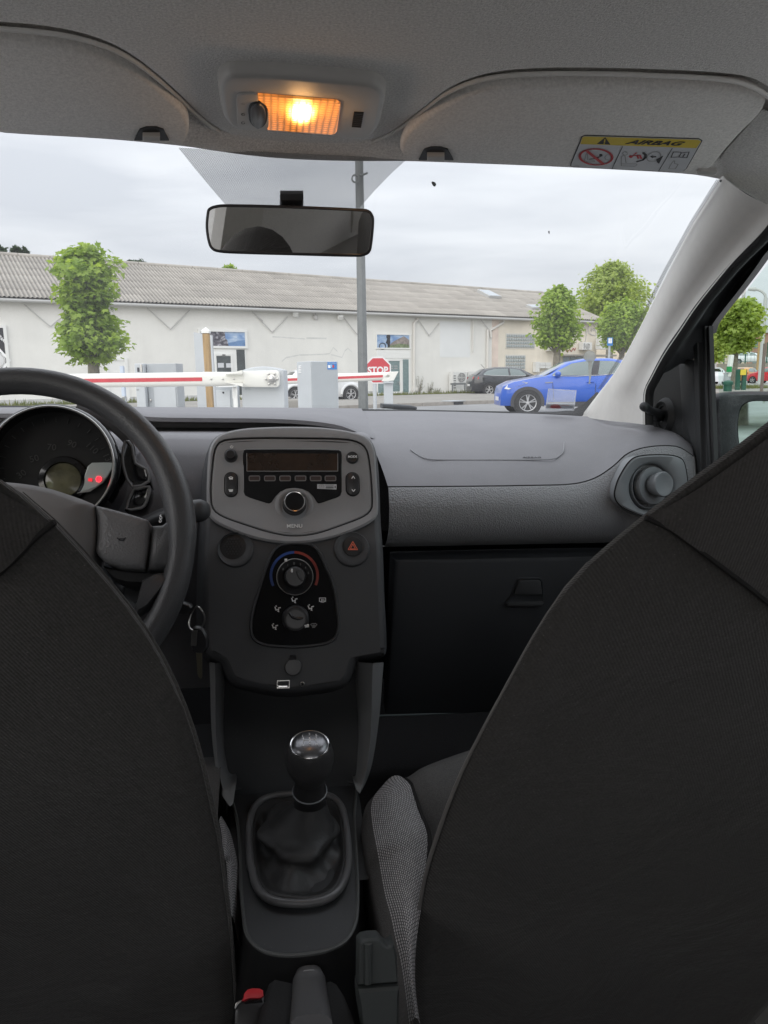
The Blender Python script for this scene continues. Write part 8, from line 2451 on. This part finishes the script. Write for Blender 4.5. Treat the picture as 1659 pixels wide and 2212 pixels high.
# mirror adjusting lever
lc = PX.p(*PX.px('O', 335, 1385), .002); la = PX.p(*PX.px('O', 345, 1385), .0)
le = at_y(dp('O', 178, 1312), 1.215)
axl = (PX.n * 1 + Vector((0, -.55, 0))).normalized()
mb = MB(); mb.lathe(PX.p(*PX.px('O', 345, 1390), 0), PX.n, [(.036, 0), (.033, .006), (.028, .011), (.026, .010), (.024, .006), (.021, .006), (.020, .003), (0, .003)], 30); part('lever_collar', mb, M['doorblack'], dr_, smooth=50)
l0 = PX.p(*PX.px('O', 320, 1380), .008)
d = (le - l0)
mb = MB(); mb.tube([l0, l0 + d * .25, l0 + d * .5, l0 + d * .8, le - d * .02, le + d * .06, le + d * .10], [.0115, .010, .0072, .0066, .0080, .0075, .003], 12); part('mirror_lever', mb, M['doorblack'], dr_, smooth=70)

wm = thing('door_mirror', 'dark grey door mirror outside the passenger window, glass reflecting a tree', 'mirror', at_y((1600, 950), 1.2))
MO = Fr(at_y((1620, 940), 1.17), (1, .10, 0), (0, .02, 1))
o2 = sm2([MO.px(*p) for p in ((1541, 960), (1543, 900), (1552, 868), (1575, 851), (1610, 846), (1680, 847), (1760, 856), (1790, 880), (1795, 940), (1780, 1010), (1740, 1030), (1640, 1020), (1575, 1005), (1548, 990))], 4)
g2 = sm2([MO.px(*p) for p in ((1600, 925), (1603, 893), (1612, 876), (1635, 868), (1690, 870), (1750, 877), (1772, 895), (1775, 940), (1762, 990), (1730, 1005), (1660, 1003), (1625, 995), (1606, 970))], 4)
cxy = (sum(p[0] for p in g2) / len(g2), sum(p[1] for p in g2) / len(g2))
ca = cxy
o2b, g2b = byang(o2, 72), byang(g2, 72)
sc = lambda o, f: [(cxy[0] + (a - cxy[0]) * f, cxy[1] + (b - cxy[1]) * f) for a, b in o]
mb = MB(); mb.flay(MO, [(sc(o2b, .35), -.125), (sc(o2b, .72), -.110), (sc(o2b, .93), -.075), (o2b, -.03), (sc(o2b, .995), -.008), (inset2(o2b, .006), 0), (inset2(g2b, -.010), -.001), (inset2(g2b, -.004), -.003), (g2b, -.014)], True, False); part('housing', mb, mat('mirror_shell', (.016, .018, .021), .6, ('noise', 300, .5, .001), var=(160, .45)), wm, smooth=60)
mn2 = (MO.n + MO.r * .06 + MO.u * .088).normalized()
MG = Fr(MO.p(*cxy, -.010), MO.r - mn2 * mn2.dot(MO.r), MO.u)
mb = MB(); mb.flay(MG, [([(a - cxy[0], b - cxy[1]) for a, b in sc(g2b, 1.01)], -.002), ([(a - cxy[0], b - cxy[1]) for a, b in sc(g2b, 1.01)], 0)], True, True); part('mirror_glass', mb, mat('green_mirror', (.62, .72, .69), .02, metal=1), wm, smooth=0)
mb = MB(); q0, q1 = MO.p(*MO.px(1600, 1000), -.05), Vector((.69, 1.22, .90)); mb.box((q0 + q1) / 2 + Vector((0, 0, -.01)), (.16, .07, .035), Euler((0, R_(8), 0))); part('arm', mb, M['dashdark'], wm, bev=.01)

# ------------------------------------------------------------------ front seats
def seat_plane_pt(p, off=0.0):
    q = ray(*p); t = (.72 + off - (CAM.z - .5) * .42) / (q.y + .42 * q.z)
    return CAM + q * t


SN = Vector((0, -1, -.42)).normalized()             # back face looks rearwards and slightly down
RC = [(1900, 800), (1850, 820), (1780, 857), (1720, 892), (1659, 928), (1600, 964), (1500, 1037), (1400, 1112), (1300, 1194), (1230, 1264), (1160, 1368), (1100, 1476), (1040, 1588), (990, 1690), (950, 1795), (920, 1890), (905, 1970), (893, 2070), (888, 2212), (893, 2330)]
LC = [(-330, 868), (-270, 888), (-200, 920), (-130, 958), (-60, 1000), (0, 1036), (65, 1082), (130, 1140), (200, 1216), (270, 1300), (330, 1385), (375, 1470), (410, 1555), (436, 1640), (458, 1735), (478, 1830), (490, 1925), (500, 2010), (508, 2110), (512, 2212), (514, 2330)]


def make_seat(label, cont, xc, inner_sign, seam, cush_label=None):
    C2 = [seat_plane_pt(p) for p in cont]
    if inner_sign > 0:
        C2 = [c for c in C2]
    # inner contour in plane coords: (x, z); close the top with a rounded head rest, mirror to the outer side
    F = Fr((xc, .72 - (.75 - .5) * .42, .75), X3, (0, -.42, 1))
    loc_ = [F.px(*p) for p in cont]
    s_ = -1 if inner_sign > 0 else 1
    half = [(v.x, v.y) for v in catmull([(a * s_, b, 0) for a, b in loc_ if a * s_ > .075], 5)]
    w0, y0_ = half[0]
    half = [(w0 * math.cos(R_(k)), y0_ + (.030 if inner_sign > 0 else .095) * math.sin(R_(k))) for k in (88, 70, 52, 36, 20, 8)] + half
    low_b = half[-1][1]
    half += [(half[-1][0] + .01, low_b - .50)]
    half = [(v.x, v.y) for v in resample([Vector((x, y, 0)) for x, y in half], 60)]
    left = [(-x, y) for x, y in half]; right = [(x, y) for x, y in reversed(half)]
    outl_ = left + right
    yb_ = min(y for _, y in outl_)
    shr = lambda d: [(x * (1 - d / .27), yb_ + (y - yb_) * (1 - d * 1.1)) for x, y in outl_]
    t = thing('seat', label, 'car seat', F.p(0, -.3, .1), group='front seats', kind='thing')
    mb = MB()
    lay = [(shr(.13), -.13), (shr(.098), -.125), (shr(.07), -.10), (shr(.036), -.05), (shr(.014), -.022), (shr(.003), -.008), (inset2(outl_, .004), -.003), (inset2(outl_, .02), .0), (inset2(outl_, .05), .002)]
    # bulge the back face a little by a centre ridge
    mb.flay(F, lay, True, False)
    last = [F.p(a, b, .002) for a, b in inset2(outl_, .05)]
    nl = len(last) // 2
    cen = [F.p(0, (F_b[1]), .006) for F_b in inset2(outl_, .05)[:nl]]
    L_ = last[:nl]; Rr_ = [last[len(last) - 1 - i] for i in range(nl)]
    mb.rings([L_, [a.lerp(c, .5) + F.n * .002 for a, c in zip(L_, cen)], cen, [a.lerp(c, .5) + F.n * .002 for a, c in zip(Rr_, cen)], Rr_], False)
    bk_ = part('backrest', mb, M['seat'], t, smooth=75)
    # piping along the inner edge
    pipe = [F.p(s_ * x, y, -.008) for x, y in half[10:-4]]
    pipe = [F.p(a * .0 + b_[0], b_[1], -.004) for a, b_ in zip(range(999), [(s_ * (x - .001), y) for x, y in half[9:-3]])]
    mb = MB(); mb.tube(pipe, [.0021 * min(1, .15 + i / 14) for i in range(len(pipe))], 7); part('piping', mb, M['piping'] if inner_sign > 0 else M['seat'], t)
    # head part of ribbed cloth with its sewn seam
    sp_ = [F.px(*p) for p in seam]
    P = [(s_ * abs(sp_[0][0]), sp_[0][1])] + [(a, b) for a, b in sp_[1:]]
    P = [(v.x, v.y) for v in resample([Vector((x, y, 0)) for x, y in P + [(0, P[-1][1] - .012)]], 24)]
    V = P + [(-x, y) for x, y in reversed(P[:-1])]
    mb = MB(); mb.tube([F.p(x, y, .0088 - .0088 * max(0, abs(x) / abs(P[0][0]) - .6) / .4) for x, y in V], .0022, 6); part('seam', mb, M['seam'], t)
    zmin = min(y for _, y in V)
    topo = [(x, y) for x, y in inset2(outl_, .006)]
    fld = []
    vx = sorted(V)
    seamy = lambda x: float(np.interp(x, [q[0] for q in vx], [q[1] for q in vx]))
    top_o = [(x, y) for x, y in topo if y > seamy(x) + .004 and y > P[0][1] - .12 and abs(x) < abs(P[0][0]) + .005]
    # patch grid between the seam and the outline
    xs_ = np.linspace(-abs(P[0][0]) * .985, abs(P[0][0]) * .985, 40)
    ho_ = sorted([(x, y) for x, y in outl_ if y > P[0][1] - .02])
    ytop = lambda x: max(float(np.interp(x, [q[0] for q in ho_], [q[1] for q in ho_])), seamy(x))
    mb = MB(); rws = []
    for k in range(9):
        f = k / 8
        rws.append([F.p(x, seamy(x) + (ytop(x) - .010 - seamy(x)) * f if ytop(x) - .010 > seamy(x) else seamy(x), .0085 - .006 * f ** 3 - .0085 * max(0, (abs(x) / abs(P[0][0])) - .8) / .2) for x in xs_])
    mb.rings(rws, False); part('head_cover', mb, M['seathead'], t, smooth=80)
    return t, F


rs, RSF = make_seat('dark fabric passenger seat with pale piping along its inner edge', RC, .40, 1, [(1395, 1118), (1443, 1136), (1520, 1190), (1600, 1250), (1659, 1297)])
ls, LSF = make_seat('dark fabric driver seat in front of the steering wheel', LC, -.37, -1, [(118, 1128), (84, 1152), (40, 1196), (0, 1232)])


def uvstrip(o, nu, nv, su, sv):
    me = o.data; uv = me.uv_layers.new(name='UVMap')
    return uv


def bolster(seat, Lp, Rp, zl, zr, name, m, dens, crest=.012):
    A = resample(catmull([at_z(p, z) for p, z in zip(Lp, zl)], 5), 50)
    B = resample(catmull([at_z(p, z) for p, z in zip(Rp, zr)], 5), 50)
    nv = 12; vs = []; fs = []; uvs = []
    off = OFF[seat.name]
    Ld = [0]
    for i in range(49): Ld.append(Ld[-1] + (A[i].lerp(B[i], .5) - A[i + 1].lerp(B[i + 1], .5)).length)
    for i in range(50):
        for j in range(nv + 1):
            f = j / nv
            vs.append(A[i].lerp(B[i], f) + Vector((0, -.25, 1)).normalized() * crest * math.sin(math.pi * f) - off); uvs.append((Ld[i] * dens, f * (A[i] - B[i]).length * dens))
    for i in range(49):
        for j in range(nv): fs.append((i * (nv + 1) + j, i * (nv + 1) + j + 1, (i + 1) * (nv + 1) + j + 1, (i + 1) * (nv + 1) + j))
    me = bpy.data.meshes.new(name); me.from_pydata([tuple(v) for v in vs], [], fs)
    uv = me.uv_layers.new(name='UVMap')
    for lp_ in me.loops: uv.data[lp_.index].uv = uvs[lp_.vertex_index]
    for p in me.polygons: p.use_smooth = True
    me.materials.append(m)
    return part(name, me, None, seat), A, B


Lp = [dp('J', 1330, 745), dp('J', 1285, 800), dp('J', 1262, 880), dp('J', 1272, 1000), dp('J', 1300, 1150), dp('K', 1150, 0), dp('K', 1185, 200), dp('K', 1225, 350), dp('K', 1255, 500), dp('K', 1290, 650), dp('K', 1320, 850), dp('K', 1345, 1060)]
Rp = [dp('J', 1480, 690), dp('J', 1525, 725), dp('J', 1550, 800), dp('J', 1590, 920), dp('J', 1640, 1050), dp('K', 1470, 0), dp('K', 1440, 200), dp('K', 1415, 350), dp('K', 1395, 500), dp('K', 1385, 650), dp('K', 1390, 850), dp('K', 1420, 1060)]
zl = [.545, .54, .535, .53, .525, .515, .505, .50, .49, .48, .47, .46]
bo1, A1, B1 = bolster(rs, Lp, Rp, zl, [z + .01 for z in zl], 'woven_bolster', M['weave'], 230)
# cushion of the passenger seat
dk = [at_z(p, z) for p, z in ((dp('J', 1480, 690), .555), (dp('J', 1560, 640), .565), (dp('J', 1640, 590), .572), ((1010, 1618), .575), ((1080, 1600), .575), ((1180, 1600), .57))]
dk = resample(catmull(dk, 5), 40)
mb = MB()
back_ = [Vector((p.x + .02, .84, .50)) for p in dk]
midb = [a.lerp(b, .5) + Vector((0, 0, .012)) for a, b in zip(dk, back_)]
frt = [p + Vector((0, .05, -.03)) for p in dk]
frt2 = [p + Vector((0, .075, -.14)) for p in dk]
mb.rings([frt2, frt, dk, midb, back_], False); part('cushion', mb, M['cushion'], rs, smooth=80, sub=1)
sk_ = [p + Vector((.004, 0, .002)) for p in B1[:26]]
mb = MB(); mb.tube(B1[:30], .003, 6); part('bolster_seam', mb, M['seam'], rs)
sd1 = [p + Vector((-.012, .004, -.03)) for p in A1]; sd2 = [p + Vector((-.004, .01, -.20)) for p in A1]
mb = MB(); mb.rings([A1, [p + Vector((-.010, 0, -.012)) for p in A1], sd1, sd2], False); part('cushion_side', mb, M['cushion'], rs, smooth=80)
# driver seat bolster sliver
Lp = [dp('J', 270, 965), dp('J', 285, 1050), dp('J', 300, 1200), dp('K', 150, 0), dp('K', 165, 200), dp('K', 180, 360)]
Rp = [dp('J', 300, 968), dp('J', 335, 1020), dp('J', 365, 1120), dp('K', 222, 0), dp('K', 222, 200), dp('K', 205, 400)]
bo2, A2, B2 = bolster(ls, Lp, Rp, [.54, .535, .53, .52, .51, .50], [.53, .525, .52, .505, .495, .485], 'woven_bolster', M['weave'], 230, .008)
mb = MB(); mb.rings([B2, [p + Vector((.006, 0, -.03)) for p in B2], [p + Vector((.006, 0, -.2)) for p in B2]], False); part('cushion_side', mb, M['cushion'], ls, smooth=80)
mb = MB(); mb.rings([[Vector((x, y, z)) for x in (-.60, -.35, A2[0].x - .005)] for y, z in ((1.08, .40), (1.05, .53), (.98, .55), (.86, .50))], False); part('cushion', mb, M['cushion'], ls, smooth=80)
